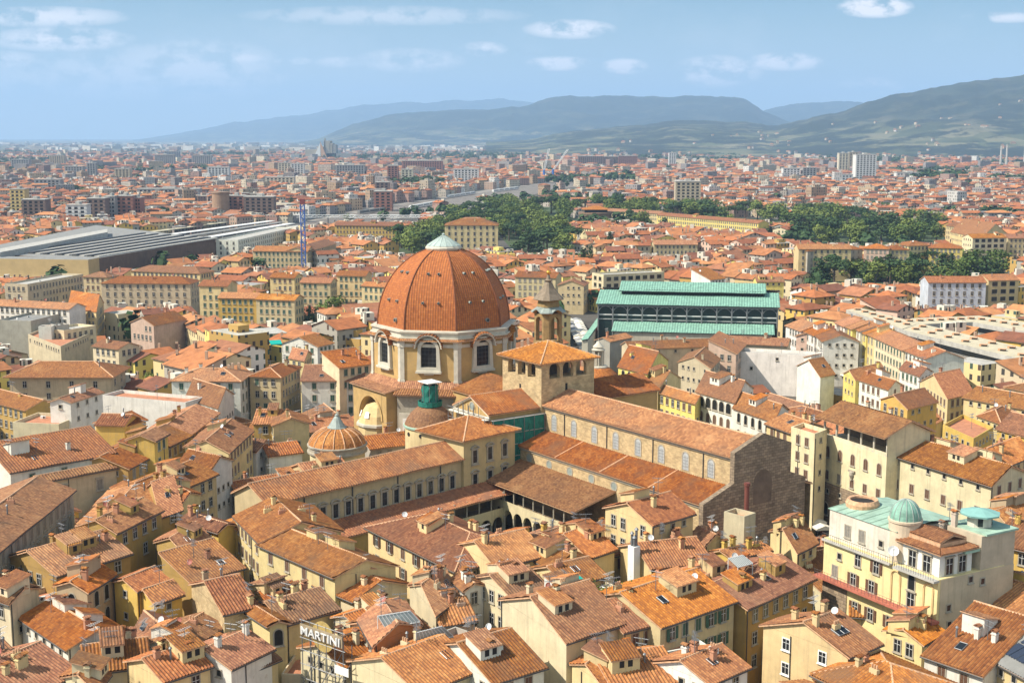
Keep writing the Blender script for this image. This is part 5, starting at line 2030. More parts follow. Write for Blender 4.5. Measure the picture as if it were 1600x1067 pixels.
# back tower with the turquoise octagonal roof
w = MB()
w.prism(X.rect(XL - 6.4, XL - .05, 8.5, XD + 2), 0, 27.4, 0, bottom=False)
w.build('rear_wall', M['plaster'], ob, (.52, .43, .31))
w = MB()
w.prism(X.rect(XL, XL + .05, .5, XD + 2), 0, 22.3, 0)
w.build('side_wall', M['plaster'], ob, (.54, .44, .30))
w = MB()
w.prism(X.rect(XL - 6.8, XL + .3, 9.1, XD + 2.3), 27.41, 27.7, 0)
w.build('copper_roof', M['copper_pale'], ob)
tq = X.p(XL - 3.6, XD - 1.5)
w = MB()
w.lathe((tq.x, tq.y, 0), [(1.8, 27.7), (1.8, 29.4)], 8, 0, sm=False)
w.build('turret', M['plaster'], ob, (.6, .55, .46))
w = MB()
w.lathe((tq.x, tq.y, 0), [(2.9, 29.35), (2.95, 29.6), (.1, 30.3)], 8, 0, sm=False)
w.build('turret_roof', plain('turquoise_sheet', (.22, .42, .38), .6, var=.1), ob)
for k in range(4):
    a = R(45 + 90 * k) + XA
    m2 = MB()
    m2.box((tq.x + 1.68 * math.cos(a), tq.y + 1.68 * math.sin(a), 27.9), .7, .12, 1.2, 0, a + math.pi / 2)
    m2.build('window', M['glass'], ob)
for (u, v, z) in ((XL - 7.4, 8.6, 24.5), (XL - 5.6, 9.0, 26.5)):
    inst(CHIM[0], 'chimney', X.p(u, v, z + 1.5), XA, ob, (.55, .45, .36))
inst(ANT, 'antenna', X.p(XC + 1.5, 8.5, 25), .4, ob)
inst(ANT, 'antenna', X.p(XL - 7, 9.5, 27.4), 1.4, ob)
inst(DISH[0], 'satellite_dish', X.p(XC + .4, -.3, 23.0), -.2, ob, scale=(1.6, 1.6, 1.6))
FOOT.append(X.rect(0, XL, 0, XD + 2))

# ------------------------------------------------------------------ palace with the open roof gallery, and its long wing
pc = corners(((1286, 650), (1387, 681), (1428, 668)), 24.5)
PA = math.atan2(pc[1].y - pc[0].y, pc[1].x - pc[0].x)
PF = Fr((pc[0].x, pc[0].y), PA)
PL = (pc[1] - pc[0]).length
PD = min(14.0, (pc[2] - pc[1]).length)
PVs = pc[2] - pc[1]
if PVs.length < 9:
    PVs = PVs.normalized() * 11
PD = 11.0
pal = thing('palace', 'cream palace with open loggia under its roof and stone crest on the front', 'palace', PF.p(PL / 2, PD / 2))
w = MB()
w.prism(PF.rect(0, PL, 0, PD), 0, 20.2, 0, bottom=False)
w.poly([PF.p(PL, 0, 20.2), PF.p(PL, PD, 20.2), PF.p(PL, PD, 24.4), PF.p(PL, PD / 2, 27.0), PF.p(PL, 0, 24.4)])
w.build('wall', M['plaster'], pal, (.72, .63, .40))
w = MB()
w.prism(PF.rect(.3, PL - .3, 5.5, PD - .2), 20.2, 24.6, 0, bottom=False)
w.build('loggia_back_wall', plain('shade_tinted_plaster', (.2, .15, .1), .95, var=.2, scale=.5), pal)  # dark colour stands in for the shade inside the loggia
w = MB()
w.prism(PF.rect(.12, PL - .12, -.14, 0), 0, 10.4, 0, bottom=False)
w.build('stone_base', M['stone_grey'], pal)
rm = MB()
roof_slab(rm, [PF.p(-1, -1.5, 24.2), PF.p(PL + .8, -1.5, 24.2), PF.p(PL + .8, PD / 2, 27.2), PF.p(-1, PD / 2, 27.2)])
roof_slab(rm, [PF.p(PL + .8, PD + .8, 24.4), PF.p(-1, PD + .8, 24.4), PF.p(-1, PD / 2, 27.2), PF.p(PL + .8, PD / 2, 27.2)])
pro = rm.build('roof', TM, pal)
for k in range(6):
    m2 = MB()
    u = .35 + k * (PL - .7) / 5
    m2.tube(PF.p(u, .35, 20.2), PF.p(u, .35, 24.2), .24, 0, 8)
    m2.box(PF.p(u, .35, 23.9), .7, .7, .35, 0, PA)
    m2.box(PF.p(u, .35, 20.2), .65, .65, .3, 0, PA)
    m2.build('loggia_column', M['marble'], pal)
w = MB()
w.box(PF.p(PL / 2, .2, 20.2), PL, .3, .7, 0, PA)
w.build('loggia_parapet', M['plaster'], pal, (.70, .61, .42))
for k in range(5):
    u = (k + .5) * PL / 5
    win_on(pal, PF, u, 0, 16.0, 'A', PA)
    win_on(pal, PF, u, 0, 11.2, 'b' if k != 1 else 'y', PA)
    if k in (0, 1, 3):
        win_on(pal, PF, u, -.14, 3.4, 'L', PA)
    win_on(pal, PF, u + .6, -.14, 8.2, 's', PA)
w = MB()
cp = PF.p(PL / 2, -.12, 13.9)
w.lathe((cp.x, cp.y, cp.z - .9), [(0, 0), (.35, .3), (.62, 1.0), (.55, 1.6), (.3, 1.9), (0, 2.0)], 10, 0)
w.box(PF.p(PL / 2, -.25, 14.6), 1.9, .35, .4, 0, PA)
w.box(PF.p(PL / 2, -.25, 12.8), .45, .3, 1.2, 0, PA)
w.build('crest', M['trim'], pal)
for f in (.25, .6):
    inst(CHIM[0], 'chimney', PF.p(PL * f, PD * .7, 26.2), PA, pro, (.6, .5, .36))
FOOT.append(PF.rect(0, PL, 0, PD))

# ------------------------------------------------------------------ houses surveyed one by one from the picture (eave corners in photo pixels, eave height)
S = spec
# --- bottom left quarter
S(((-45, 893), (114, 765), 13), 20, 'gl', 'grey', win='l', skip=0, info='long stone block', chim=1, sp=3.2, roofcol=None)
S(((16, 737), (179, 707), 10.5), 18.5, 'sl', 'white', win='g', info='', rows=1, sp=6.5, top_gap=.9, chim=1)
S(((62, 752), (189, 728), 1.6), 16.6, 'sl', 'beige', win='l', rows=3, sp=7.0, skip=0, fl=6.5, extras=False, top_gap=1.6)
S(((200, 731), (257, 701), 12), 16.5, 'gl', 'ochre', win='y', sp=2.9, skip=0)
S(((257, 700), (297, 680), 12), 17, 'gl', 'ochre', win='b', dorm=1)
S(((297, 678), (341, 645), 11), 16.5, 'gl', 'ochre', win='b')
S(((241, 688), (262, 677), 6), 20.4, 'gl', 'yellow', win='g', chim=0)
S(((289, 698), (357, 706), (394, 672)), 17, 'gr', 'cream', win='b', skylights=2)
S(((277, 727), (325, 739), (362, 718)), 16.5, 'gl', 'white', win='o')
S(((259, 732), (172, 767), 12), 16.5, 'gl', 'cream', win='o', chim=2)
S(((172, 767), (122, 818), 11), 16.5, 'gl', 'cream', win='o')
S(((122, 820), (181, 831), (252, 796)), 19.5, 'gr', 'ochre', win='o', wins={0: 'o', 3: 'a', 1: 's', 2: 'o'}, rows=2, skip=.25, info='arched attic windows')
S(((235, 764), (281, 790), (312, 772)), 17.2, 'gl', 'cream', win='-')
S(((228, 762), (252, 806), (284, 795)), 17.0, 'gr', 'ochre', win='s', chim=1)
S(((88, 898), (203, 863), 14), 17, 'gl', 'ochre', win='o', dorm=1)
S(((-42, 921), (15, 941), (60, 918)), 17, 'gl', 'pale', win='o', info='')
S(((30, 935), (58, 950), 6), 13.5, 'f', 'pale', win='-')
S(((88, 914), (136, 923), (178, 896)), 18, 'gr', 'stone', win='a', rows=2, skip=0, wins={0: 'a', 1: '-', 3: 'a'}, sp=2.9)
S(((106, 1012), (199, 987), 16), 14, 'gr', 'white', win='s', rows=1)
S(((177, 908), (214, 921), (259, 902)), 17, 'gr', 'yellow', win='s', chim=0)
S(((212, 923), (242, 941), (284, 927)), 16, 'gr', 'yellow', win='s', chim=0)
S(((243, 846), (293, 868), (331, 843)), 16.5, 'gr', 'ochre', win='s', chim=1)
S(((284, 812), (341, 830), (367, 820)), 16, 'gl', 'yellow', win='s')
S(((362, 812), (328, 826), 8), 14.5, 'gl', 'yellow', win='s')
S(((299, 909), (380, 885), 8), 15, 'sl', 'ochre', win='-', chim=1)
S(((299, 912), (350, 957), (400, 946)), 17, 'gr', 'stone', wallmat=M['stone'], win='-', chim=2)
S(((283, 1018), (349, 976), 7), 14.5, 'gl', 'white', win='s')
S(((310, 1030), (367, 1013), 8), 12.5, 'f', 'white', win='s', roofcol='canvas')
S(((203, 996), (241, 1030), (288, 985)), 13.5, 'gl', 'orange', win='-', skylights=1, chim=0)
S(((256, 1062), (328, 1038), 9), 16, 'gl', 'cream', win='o', chim=3)
S(((361, 1042), (424, 1012), 9), 16, 'gl', 'white', win='-')
S(((22, 1094), (122, 1048), 14), 15.5, 'gl', 'cream', win='b', chim=2)
S(((98, 1056), (150, 1078), (170, 1052)), 15.8, 'gr', 'pale', win='-')
S(((-40, 1056), (33, 1031), 9), 16.5, 'gl', 'cream', win='-')
S(((133, 1050), (233, 1037), 10), 14.5, 'gl', 'pale', win='-', chim=2)
S(((150, 1018), (225, 1030), 8), 12.5, 'f', 'grey', win='-', roofcol='grey_roof')
# --- bottom centre
S(((368, 806), (407, 846), 14), 17.4, 'gl', 'cream', win='b', chim=1)
S(((405, 849), (523, 900), (618, 883)), 17, 'gl', 'cream', win='b', rows=2, sp=5.5, skip=0, wins={1: '-', 0: 'b'}, chim=1)
S(((575, 823), (712, 890), 15.5), 16, 'h', 'cream', win='B', sp=4.2, rows=2, chim=3, dorm=1)
S(((521, 963), (560, 977), (640, 951)), 15, 'gr', 'pale', win='-', chim=2)
S(((553, 937), (636, 912), 10), 14, 'gr', 'pale', win='-', chim=1)
S(((640, 914), (681, 958), (716, 931)), 15.5, 'gr', 'beige', win='o')
S(((713, 850), (776, 885), (851, 866)), 17.5, 'gr', 'cream', win='-', wins={0: '-', 1: '-'}, chim=1)
S(((706, 903), (726, 921), (755, 913)), 17, 'gl', 'white', win='o')
S(((563, 968), (585, 1006), (656, 975)), 17.5, 'gl', 'orange', win='s', chim=0, info='')
S(((536, 1040), (612, 1013), 9.5), 14.5, 'gl', 'pale', win='o', chim=2)
S(((655, 1080), (748, 1044), 14), 15.5, 'gl', 'pale', win='o', chim=3)
S(((727, 1031), (776, 1011), 8), 15, 'f', 'grey', win='-')
S(((770, 1064), (850, 1040), 15), 16, 'gl', 'white', win='B', chim=2)
S(((370, 943), (421, 976), (448, 972)), 16.5, 'gl', 'cream', win='-', wins={1: 'a', 0: '-'}, rows=1)
S(((447, 973), (528, 950), 10), 15.5, 'gl', 'cream', win='-', chim=3)
S(((394, 926), (418, 943), (466, 926)), 16, 'gr', 'cream', win='-', chim=2)
S(((380, 1050), (434, 1028), 10), 14, 'gl', 'cream', win='-')
S(((440, 1062), (545, 1066), 12), 9.5, 'f', 'pale', win='-', roofcol='terrace')
S(((610, 1000), (668, 980), 9), 15.5, 'gl', 'pale', win='-', chim=1)
S(((690, 975), (742, 968), 10), 14, 'gl', 'pink', win='-', chim=2)
# --- bottom right of centre
S(((783, 936), (885, 1001), (973, 972)), 18, 'gr', 'pale', wins={0: '-', 1: 'B', 2: '-', 3: '-'}, rows=3, skip=.05, chim=1)
S(((974, 985), (1030, 971), 12), 17.4, 'gl', 'cream', win='b', rows=3, chim=1)
S(((1032, 977), (1147, 937), 15), 18, 'gl', 'sand', win='G', rows=3, skip=.05, dorm=1, chim=2)
S(((1018, 1032), (1104, 1016), 9), 14, 'f', 'white', win='-')
S(((894, 1036), (940, 1067), (968, 1040)), 15, 'gr', 'cream', win='o')
S(((962, 1078), (1066, 1061), 12), 14.5, 'gl', 'cream', win='o', chim=2)
S(((1108, 1066), (1168, 1040), 9), 16, 'gl', 'white', win='o', skylights=1)
S(((946, 953), (998, 939), 9), 16.4, 'f', 'pale', win='-', info='roof terrace with plants')
S(((830, 930), (856, 943), (906, 928)), 18, 'gr', 'white', win='-')
S(((796, 927), (852, 913), 9), 17.5, 'gl', 'pale', win='o', dorm=1)
S(((886, 913), (946, 898), 9), 18, 'gl', 'cream', win='o', chim=2)
S(((812, 862), (863, 886), (922, 873)), 17, 'gl', 'cream', win='-', chim=3, dorm=1)
S(((848, 839), (920, 870), (960, 857)), 16.8, 'gr', 'cream', win='s', wins={0: '-', 1: 's'}, chim=2)
S(((946, 792), (1019, 819), (1083, 801)), 21.5, 'gr', 'cream', win='o', wins={0: 's', 1: 'B'}, rows=3, chim=1)
S(((957, 866), (1024, 852), 9), 14.5, 'gl', 'cream', win='B')
S(((1030, 877), (1086, 869), 8), 15, 'gl', 'pink', win='B')
S(((1131, 807), (1163, 815), 3.2), 21, 'f', 'beige', win='-', ac=False)
S(((1078, 839), (1102, 851), (1132, 838)), 17, 'gl', 'cream', win='o')
S(((1111, 862), (1143, 871), (1202, 858)), 17, 'gr', 'yellow', win='s', chim=2)
S(((1018, 887), (1112, 876), 12), 17, 'gl', 'cream', win='-', chim=3)
S(((1132, 886), (1154, 899), (1179, 886)), 19, 'gl', 'yellow', win='s', chim=0)
S(((1138, 906), (1190, 936), (1228, 916)), 17, 'gr', 'cream', win='-', chim=2)
S(((1108, 920), (1160, 905), 9), 17.4, 'gl', 'cream', win='o')
# --- bottom right quarter
S(((1166, 949), (1271, 902), 12), 17, 'gl', 'ochre', win='o', chim=2)
S(((1203, 829), (1246, 862), (1276, 847)), 15.5, 'gr', 'cream', win='s')
S(((1193, 976), (1325, 1023), (1374, 1004)), 16.6, 'gr', 'cream', wins={0: 's', 1: 'o', 2: '-', 3: 'w'}, rows=2, skylights=2, sp=6)
S(((1200, 1012), (1262, 1058), (1292, 1042)), 10, 'f', 'cream', win='-')
S(((1276, 1052), (1400, 1112), (1500, 1072)), 15, 'h', 'sand', win='-', chim=3, ov=.7)
S(((1385, 983), (1441, 1004), (1474, 985)), 15.5, 'gr', 'cream', win='o', wins={0: 's', 1: 'o'})
S(((1445, 1022), (1536, 1053), 12), 15.5, 'sl', 'white', win='b', chim=2)
S(((1548, 1026), (1625, 1068), 14), 16.4, 'sl', 'cream', win='s', roofcol='grey_roof', chim=0, info='')
S(((1552, 951), (1604, 970), (1660, 930)), 16.5, 'gl', 'yellow', win='o')
S(((1499, 922), (1539, 932), (1564, 917)), 15, 'h', 'yellow', win='d', rows=1, chim=0)
S(((1548, 846), (1650, 870), 14), 18, 'gl', 'yellow', win='o', rows=2)
S(((1530, 801), (1582, 826), (1650, 800)), 17, 'gr', 'stone', wallmat=M['stone'], win='-', chim=2)
S(((1450, 905), (1500, 918), 8), 13, 'gl', 'ochre', win='-')
S(((1330, 960), (1390, 965), 8), 12.5, 'gl', 'sand', win='-')
# --- right of the basilica
S(((1386, 707), (1549, 758), (1606, 738)), 20, 'gl', 'pale', win='b', wins={0: 'sbbb', 1: 'b'}, rows=4, sp=4.6, skip=.03, top_gap=.4, fl=4.2, chim=3, dorm=2)
S(((1236, 673), (1273, 684), (1292, 677)), 21.5, 'f', 'pale', win='b', rows=4, skip=0, wins={0: 'b', 1: 's'}, sp=2.7)
S(((1198, 661), (1236, 675), 10), 20, 'gl', 'cream', win='b', rows=5, skip=0, sp=2.6)
S(((1376, 623), (1418, 638), (1464, 627)), 18, 'gr', 'yellow', win='o', wins={0: 's', 1: 'o'}, rows=2)
S(((1506, 620), (1612, 640), 12), 17, 'gl', 'cream', win='s')
S(((1528, 649), (1564, 661), (1592, 646)), 16.5, 'h', 'cream', win='s')
S(((1558, 669), (1601, 681), (1645, 665)), 16, 'gl', 'yellow', win='s')
S(((1473, 669), (1521, 691), (1552, 673)), 17, 'f', 'yellow', win='s')
S(((1524, 706), (1562, 731), (1610, 712)), 20.8, 'gr', 'cream', win='s')
S(((1572, 604), (1650, 620), 13), 18, 'h', 'cream', win='B')
S(((1343, 593), (1388, 608), (1409, 600)), 14.5, 'gl', 'white', win='b')
S(((1406, 576), (1437, 587), (1457, 580)), 16, 'gl', 'white', win='G', wins={0: 'g', 1: 's'}, rows=2)
S(((1437, 596), (1481, 622), (1521, 613)), 15.5, 'gr', 'cream', win='b', rows=2)
S(((1318, 583), (1337, 593), (1385, 582)), 13.5, 'gr', 'lemon', win='s')
for i_, (a_, b_, c_, w_, st_) in enumerate((((1284, 523), (1305, 505), 0, 'pink', 'y'), ((1305, 503), (1320, 510), 0, 'white', 'y'), ((1320, 509), (1332, 514), 0, 'lemon', 'y'), ((1331, 510), (1344, 517), 0, 'white', 'y'),
                          ((1344, 517), (1354, 522), 0, 'lemon', 'y'), ((1354, 521), (1367, 527), 0, 'cream', 'y'), ((1367, 527), (1412, 547), 0, 'pale', 'g'), ((1412, 546), (1447, 560), 0, 'white', 'o'))):
    if i_ == 0:
        continue
    S((a_, b_, 12), 18.5 if i_ < 4 else 18, 'gl', w_, win=st_, rows=5, skip=0, sp=2.7, chim=1, wins={0: st_, 1: '-', 3: '-'})
for a_, b_ in (((1228, 508), (1252, 517)), ((1252, 515), (1273, 524)), ((1272, 521), (1286, 533))):
    S((a_, b_, 12), 15.5, 'gl', 'white', win='o', rows=4, sp=2.6)
S(((1284, 527), (1306, 514), 9), 14, 'gl', 'pink', win='b', rows=3)
S(((966, 572), (1011, 583), (1044, 562)), 20, 'gl', 'lemon', win='q', rows=3, sp=3.0, skip=0, wins={0: 'aq', 1: '-'}, fl=4.2, info='')
S(((1010, 601), (1028, 608), (1064, 590)), 17.5, 'gl', 'cream', win='G', rows=3, skip=0, wins={0: 'g', 1: '-'})
S(((1027, 612), (1086, 630), (1099, 622)), 16.5, 'gl', 'lemon', win='B', rows=3, skip=0)
S(((1088, 611), (1148, 628), (1177, 606)), 18.4, 'gl', 'white', win='A', wins={0: 'LAAA', 1: 's'}, rows=3, sp=2.7, skip=0, fl=4.0)
S(((1146, 637), (1209, 658), (1232, 640)), 17.2, 'gl', 'white', win='a', wins={0: 'a', 1: 'o'}, rows=3, sp=2.8, skip=0, fl=4.2)
S(((1209, 662), (1237, 676), 9), 16, 'gl', 'cream', win='b', rows=3)
S(((1060, 565), (1110, 575), (1125, 560)), 14, 'gr', 'beige', win='o', info='')
S(((1107, 548), (1150, 552), (1165, 537)), 15, 'sr', 'pink', win='o')
S(((1150, 553), (1280, 560), 8), 13, 'f', 'white', win='s', rows=2, sp=9, roofcol='concrete')
S(((985, 545), (1125, 540), 10), 13.0, 'gl', 'beige', win='s', chim=4, rows=2, sp=6, skip=.3)
S(((1125, 535), (1230, 540), 10), 13.4, 'gl', 'beige', win='-', chim=3)
S(((953, 533), (987, 526), 6), 13, 'gl', 'grey', win='-', chim=1)
S(((44, 526), (95, 545), (140, 524)), 10, 'f', 'beige', win='s', rows=1)
S(((60, 514), (80, 514), 5), 14, 'f', 'white', win='-')
S(((88, 512), (108, 510), 5), 14, 'f', 'grey', roofcol='concrete', win='-')
S(((48, 505), (100, 492), 14), 13, 'f', 'grey', roofcol='grey_roof', win='-')
S(((100, 520), (150, 512), 10), 12.5, 'f', 'pale', roofcol='concrete', win='o', rows=2)
S(((1246, 571), (1282, 588), (1304, 584)), 12.5, 'gr', 'white', win='-', skylights=1)
# --- left of the chapel
S(((78, 627), (110, 628), (160, 612)), 18, 'gr', 'white', win='s', wins={0: 's', 1: 's'}, rows=2, sp=4)
S(((160, 622), (290, 634), 8), 15, 'f', 'white', win='-')
S(((14, 586), (172, 586), 15), 15.5, 'h', 'beige', win='o', rows=2, sp=7.5, top_gap=1.6, skip=0, ov=1.4, info='')
S(((268, 594), (375, 595), 13), 16.5, 'h', 'white', win='g', skip=0, sp=3.3, rows=3, chim=3)
S(((290, 621), (340, 637), (365, 615)), 15, 'gl', 'white', win='o')
S(((150, 663), (194, 664), 9), 16, 'gl', 'yellow', win='-', chim=2)
S(((194, 665), (228, 655), 9), 15.5, 'gl', 'cream', win='-')
S(((-20, 476), (108, 483), 10), 16, 'gl', 'white', win='o', rows=4, skip=0)
S(((106, 480), (150, 487), (162, 473)), 14, 'gl', 'cream', win='o')
S(((158, 442), (297, 443), 14), 17, 'h', 'beige', win='o', rows=3, skip=0, sp=3.6)
S(((43, 447), (130, 431), 12), 16, 'f', 'beige', win='o', rows=3, roofcol='concrete')
S(((130, 432), (167, 433), 11), 18, 'h', 'sand', win='b', rows=4)
S(((311, 446), (355, 447), 11), 19, 'gl', 'cream', win='g', rows=4)
S(((341, 465), (400, 466), 10), 15.5, 'gl', 'yellow', win='g', rows=3, skip=0)
S(((400, 467), (460, 469), 10), 15.5, 'gl', 'sand', win='g', rows=3, skip=0)
S(((526, 430), (571, 431), 10), 19, 'gl', 'cream', win='g', rows=4)
S(((565, 446), (602, 448), 8), 16.5, 'gl', 'cream', win='g', rows=3)
S(((469, 441), (516, 442), 10), 17, 'gl', 'sand', win='g', rows=4)
S(((422, 433), (460, 434), 10), 16.5, 'gl', 'cream', win='B', rows=3)
S(((390, 587), (438, 589), (469, 573)), 16.5, 'h', 'sand', win='G', rows=3, skip=0)
S(((471, 594), (567, 594), 8), 15, 'sl', 'white', win='g', rows=3, skip=0, sp=4.5)
S(((530, 574), (582, 567), 9), 19, 'sl', 'pale', win='g', rows=2)
S(((452, 559), (475, 563), (487, 553)), 17, 'gl', 'cream', win='o')
S(((440, 536), (496, 541), 9), 14, 'gr', 'white', win='g')
S(((396, 661), (433, 661), 12), 14.5, 'gl', 'ochre', win='o')
S(((427, 664), (483, 661), 9), 15, 'gr', 'cream', win='g')
S(((420, 712), (472, 706), 9), 11, 'gl', 'white', win='-')
S(((-30, 622), (40, 640), 10), 14, 'gl', 'ochre', win='o')
S(((20, 665), (92, 668), 12), 12.5, 'f', 'pale', win='-', roofcol='terrace')
S(((145, 540), (185, 545), 9), 14, 'gl', 'pale', win='o')
S(((204, 503), (240, 508), (290, 498)), 13, 'gr', 'pink', win='o', rows=2, wins={0: '-', 1: 'o'})
S(((345, 700), (400, 705), 9), 12, 'gl', 'white', win='o')
S(((300, 690), (345, 705), (375, 690)), 13.5, 'gr', 'white', win='o')

# beige flat-roofed ring of offices
rg = thing('office_ring', 'modern office ring with flat beige roofs dotted by small skylight boxes around a courtyard', 'offices', P(1480, 520, 0))
RZ = 15.5
quads = [((1322, 484), (1345, 481), (1436, 505), (1410, 514)), ((1410, 515), (1437, 505), (1640, 553), (1600, 562)), ((1400, 508), (1425, 497), (1530, 493), (1520, 503)), ((1520, 503), (1530, 493), (1660, 512), (1640, 524))]
for i_, q in enumerate(quads):
    pts = [P(*p_, RZ).xy for p_ in q]
    pts = [(p_.x, p_.y) for p_ in pts]
    if area2(pts) < 0:
        pts.reverse()
    w = MB()
    w.prism(pts, 0, RZ - i_ * .02, 0, 1, bottom=False)
    w.build('wing', [M['concrete'], M['beige_roof']], rg)
    w = MB()
    big = []
    cxm = sum(p_[0] for p_ in pts) / 4; cym = sum(p_[1] for p_ in pts) / 4
    for p_ in pts:
        v_ = Vector((p_[0] - cxm, p_[1] - cym))
        big.append((cxm + v_.x * 1.03, cym + v_.y * 1.03))
    w.prism(pts, RZ - 4.0, RZ - 2.2, 0, bottom=False, top=False)
    for k in range(len(w.v)):
        pass
    for k in range(4):
        a_, b_ = Vector(pts[k]), Vector(pts[(k + 1) % 4])
        d_ = (b_ - a_).normalized()
        n_ = Vector((d_.y, -d_.x)) * .06
        for zz in (RZ - 3.4, RZ - 7.0):
            q4 = [(*(a_ + d_ * .6 + n_), zz), (*(b_ - d_ * .6 + n_), zz), (*(b_ - d_ * .6 + n_), zz + 1.7), (*(a_ + d_ * .6 + n_), zz + 1.7)]
            w.poly(q4, 1)
    w.build('window_band', [M['concrete'], M['glass']], rg)
    for k in range(7):
        f = (k + .5) / 7
        a_ = Vector(P(*q[0], RZ).xy).lerp(Vector(P(*q[3], RZ).xy), f) if i_ != 9 else None
        b_ = Vector(P(*q[1], RZ).xy).lerp(Vector(P(*q[2], RZ).xy), f)
        for s_ in ((.5,) if i_ in (0, 2, 3) else (.3, .7)):
            p_ = a_.lerp(b_, s_)
            m2 = MB()
            m2.box((p_.x, p_.y, RZ), 2.4, 1.5, .7, 0, -.5)
            m2.box((p_.x, p_.y - .9, RZ + .05), 1.9, .1, .5, 1, -.5)
            m2.build('roof_box', [M['mortar'], M['dark']], rg)
    FOOT.append(pts)

# long pale blue and cream blocks on the right
S(((1451, 441), (1541, 441), 12), 18, 'gl', 'blue', win='o', rows=4, skip=0, sp=3.4, group='blocks beyond the gardens', info='')
S(((1545, 438), (1592, 437), 12), 18, 'gl', 'cream', win='v', rows=3, skip=0, group='blocks beyond the gardens')
S(((1248, 389), (1330, 389), 13), 19, 'gl', 'cream', win='o', rows=4, skip=0, sp=3.6)
S(((1262, 392), (1348, 389), 14), 18, 'h', 'grey', win='y', rows=3, skip=0, sp=3.6)
S(((1350, 388), (1389, 389), 14), 19, 'h', 'pink', win='y', rows=3, skip=0)
S(((1389, 390), (1421, 390), 13), 18, 'h', 'cream', win='y', rows=3)
S(((1420, 384), (1453, 383), 13), 18, 'h', 'cream', win='o', rows=4, skip=0)
S(((1452, 387), (1504, 388), 13), 17, 'h', 'lemon', win='y', rows=3, skip=0)
S(((1485, 362), (1534, 372), (1575, 366)), 18, 'gl', 'cream', win='s', rows=4)
S(((1520, 372), (1573, 371), 12), 20, 'gl', 'pale', win='v', rows=5, skip=0)
S(((1575, 372), (1620, 372), 12), 19, 'gl', 'sand', win='o', rows=5, skip=0)
S(((1478, 352), (1520, 358), 14), 17, 'gl', 'cream', win='b')
S(((695, 352), (778, 352), 24), 19, 'h', 'cream', win='d', rows=4, skip=0, sp=4.6, fl=4.4, info='')
S(((719, 343), (757, 343), 8), 22.2, 'h', 'beige', win='b', rows=1, chim=0)
S(((523, 352), (624, 353), 14), 14, 'gl', 'yellow', win='b', rows=3, skip=0)
S(((1027, 336), (1185, 349), 12), 12, 'gl', 'lemon', win='o', rows=2, skip=0, info='')
S(((940, 329), (1030, 334), 12), 12, 'gl', 'cream', win='o', rows=2)
S(((1022, 382), (1090, 382), 14), 12, 'gl', 'sand', win='o')
S(((660, 458), (700, 458), 10), 15, 'gl', 'sand', win='b')
S(((805, 432), (868, 434), 12), 15, 'gl', 'sand', win='y', rows=3, skip=0)
S(((872, 445), (912, 446), 14), 14, 'gr', 'sand', win='o')
S(((1080, 434), (1110, 437), 12), 15, 'sr', 'white', win='s')
S(((1183, 440), (1225, 440), 10), 13, 'gl', 'lemon', win='s')
S(((943, 432), (1038, 427), 12), 13, 'f', 'pale', win='v', rows=2, skip=0, roofcol='concrete')
S(((480, 393), (525, 380), 14), 15, 'gl', 'sand', win='o', rows=4, skip=0)
S(((395, 392), (480, 393), 14), 15, 'gl', 'sand', win='g', rows=3, skip=0)
S(((205, 423), (312, 427), 14), 15, 'h', 'cream', win='o', rows=3, skip=0)

# ------------------------------------------------------------------ station, railway, far landmarks
def flat_quad(pts, z):
    q = [P(*p, z).xy for p in pts]
    q = [(p.x, p.y) for p in q]
    if area2(q) < 0:
        q.reverse()
    return q


def grow(poly, k):
    cx, cy = sum(p[0] for p in poly) / len(poly), sum(p[1] for p in poly) / len(poly)
    return [(cx + (p[0] - cx) * k, cy + (p[1] - cy) * k) for p in poly]


st = thing('railway_station', 'long flat roofed railway station with ochre stone front and striped platform roofs', 'station', P(150, 420, 0))
SZ = 13.5
q = flat_quad(((-60, 394), (137, 406), (337, 373), (150, 352)), SZ)
w = MB()
w.prism(q, 0, SZ, 0, 1, bottom=False)
w.build('hall', [plain('brown_brick', (.16, .10, .07), .9, var=.2, scale=.3), M['grey_roof']], st)
a_, b_ = P(-60, 404, 14), P(138, 406.5, 14)
w = MB()
d_ = (b_ - a_).normalized()
n_ = Vector((-d_.y, d_.x, 0))
qq = [a_ - n_ * .3, b_ - n_ * .3, b_ + n_ * 14, a_ + n_ * 14]
w.prism([(p.x, p.y) for p in qq], 3.6, 14.2, 0, 1)
w.build('front_block', [plain('golden_stone', (.52, .37, .17), .85, var=.1, scale=.2), M['grey_roof']], st)
w = MB()
qq = [a_ - n_ * 3.5 - d_ * 2, b_ - n_ * 3.5 + d_ * 3, b_ + n_ * 2 + d_ * 3, a_ + n_ * 2 - d_ * 2]
w.prism([(p.x, p.y) for p in qq], 3.2, 3.7, 0)
w.build('canopy', M['concrete'], st)
A0, A1 = P(137, 404, SZ), P(337, 373, SZ)       # right-hand edge of the roof
B0, B1 = P(10, 398, SZ), P(225, 366, SZ)
for k in range(12):
    f = k / 11
    s0, s1 = A0.lerp(B0, f), A1.lerp(B1, f)
    s0 = s0.lerp(s1, .06)
    dd = (s1 - s0).normalized()
    m2 = MB()
    ln_ = (s1 - s0).length
    c_ = (s0 + s1) / 2
    m2.box((c_.x, c_.y, SZ + .02), ln_, 3.2, 1.1 if k % 2 else .7, 0, math.atan2(dd.y, dd.x))
    m2.build('roof_light', M['concrete'] if k % 2 == 0 else M['rail'], st)
w = MB()
q = flat_quad(((0, 397), (168, 365), (168, 360), (0, 391)), 16)
w.prism(q, 0, 17, 0, bottom=False)
w.build('side_wing', M['concrete'], st)
FOOT.append(flat_quad(((-90, 400), (140, 412), (345, 374), (150, 346)), SZ))
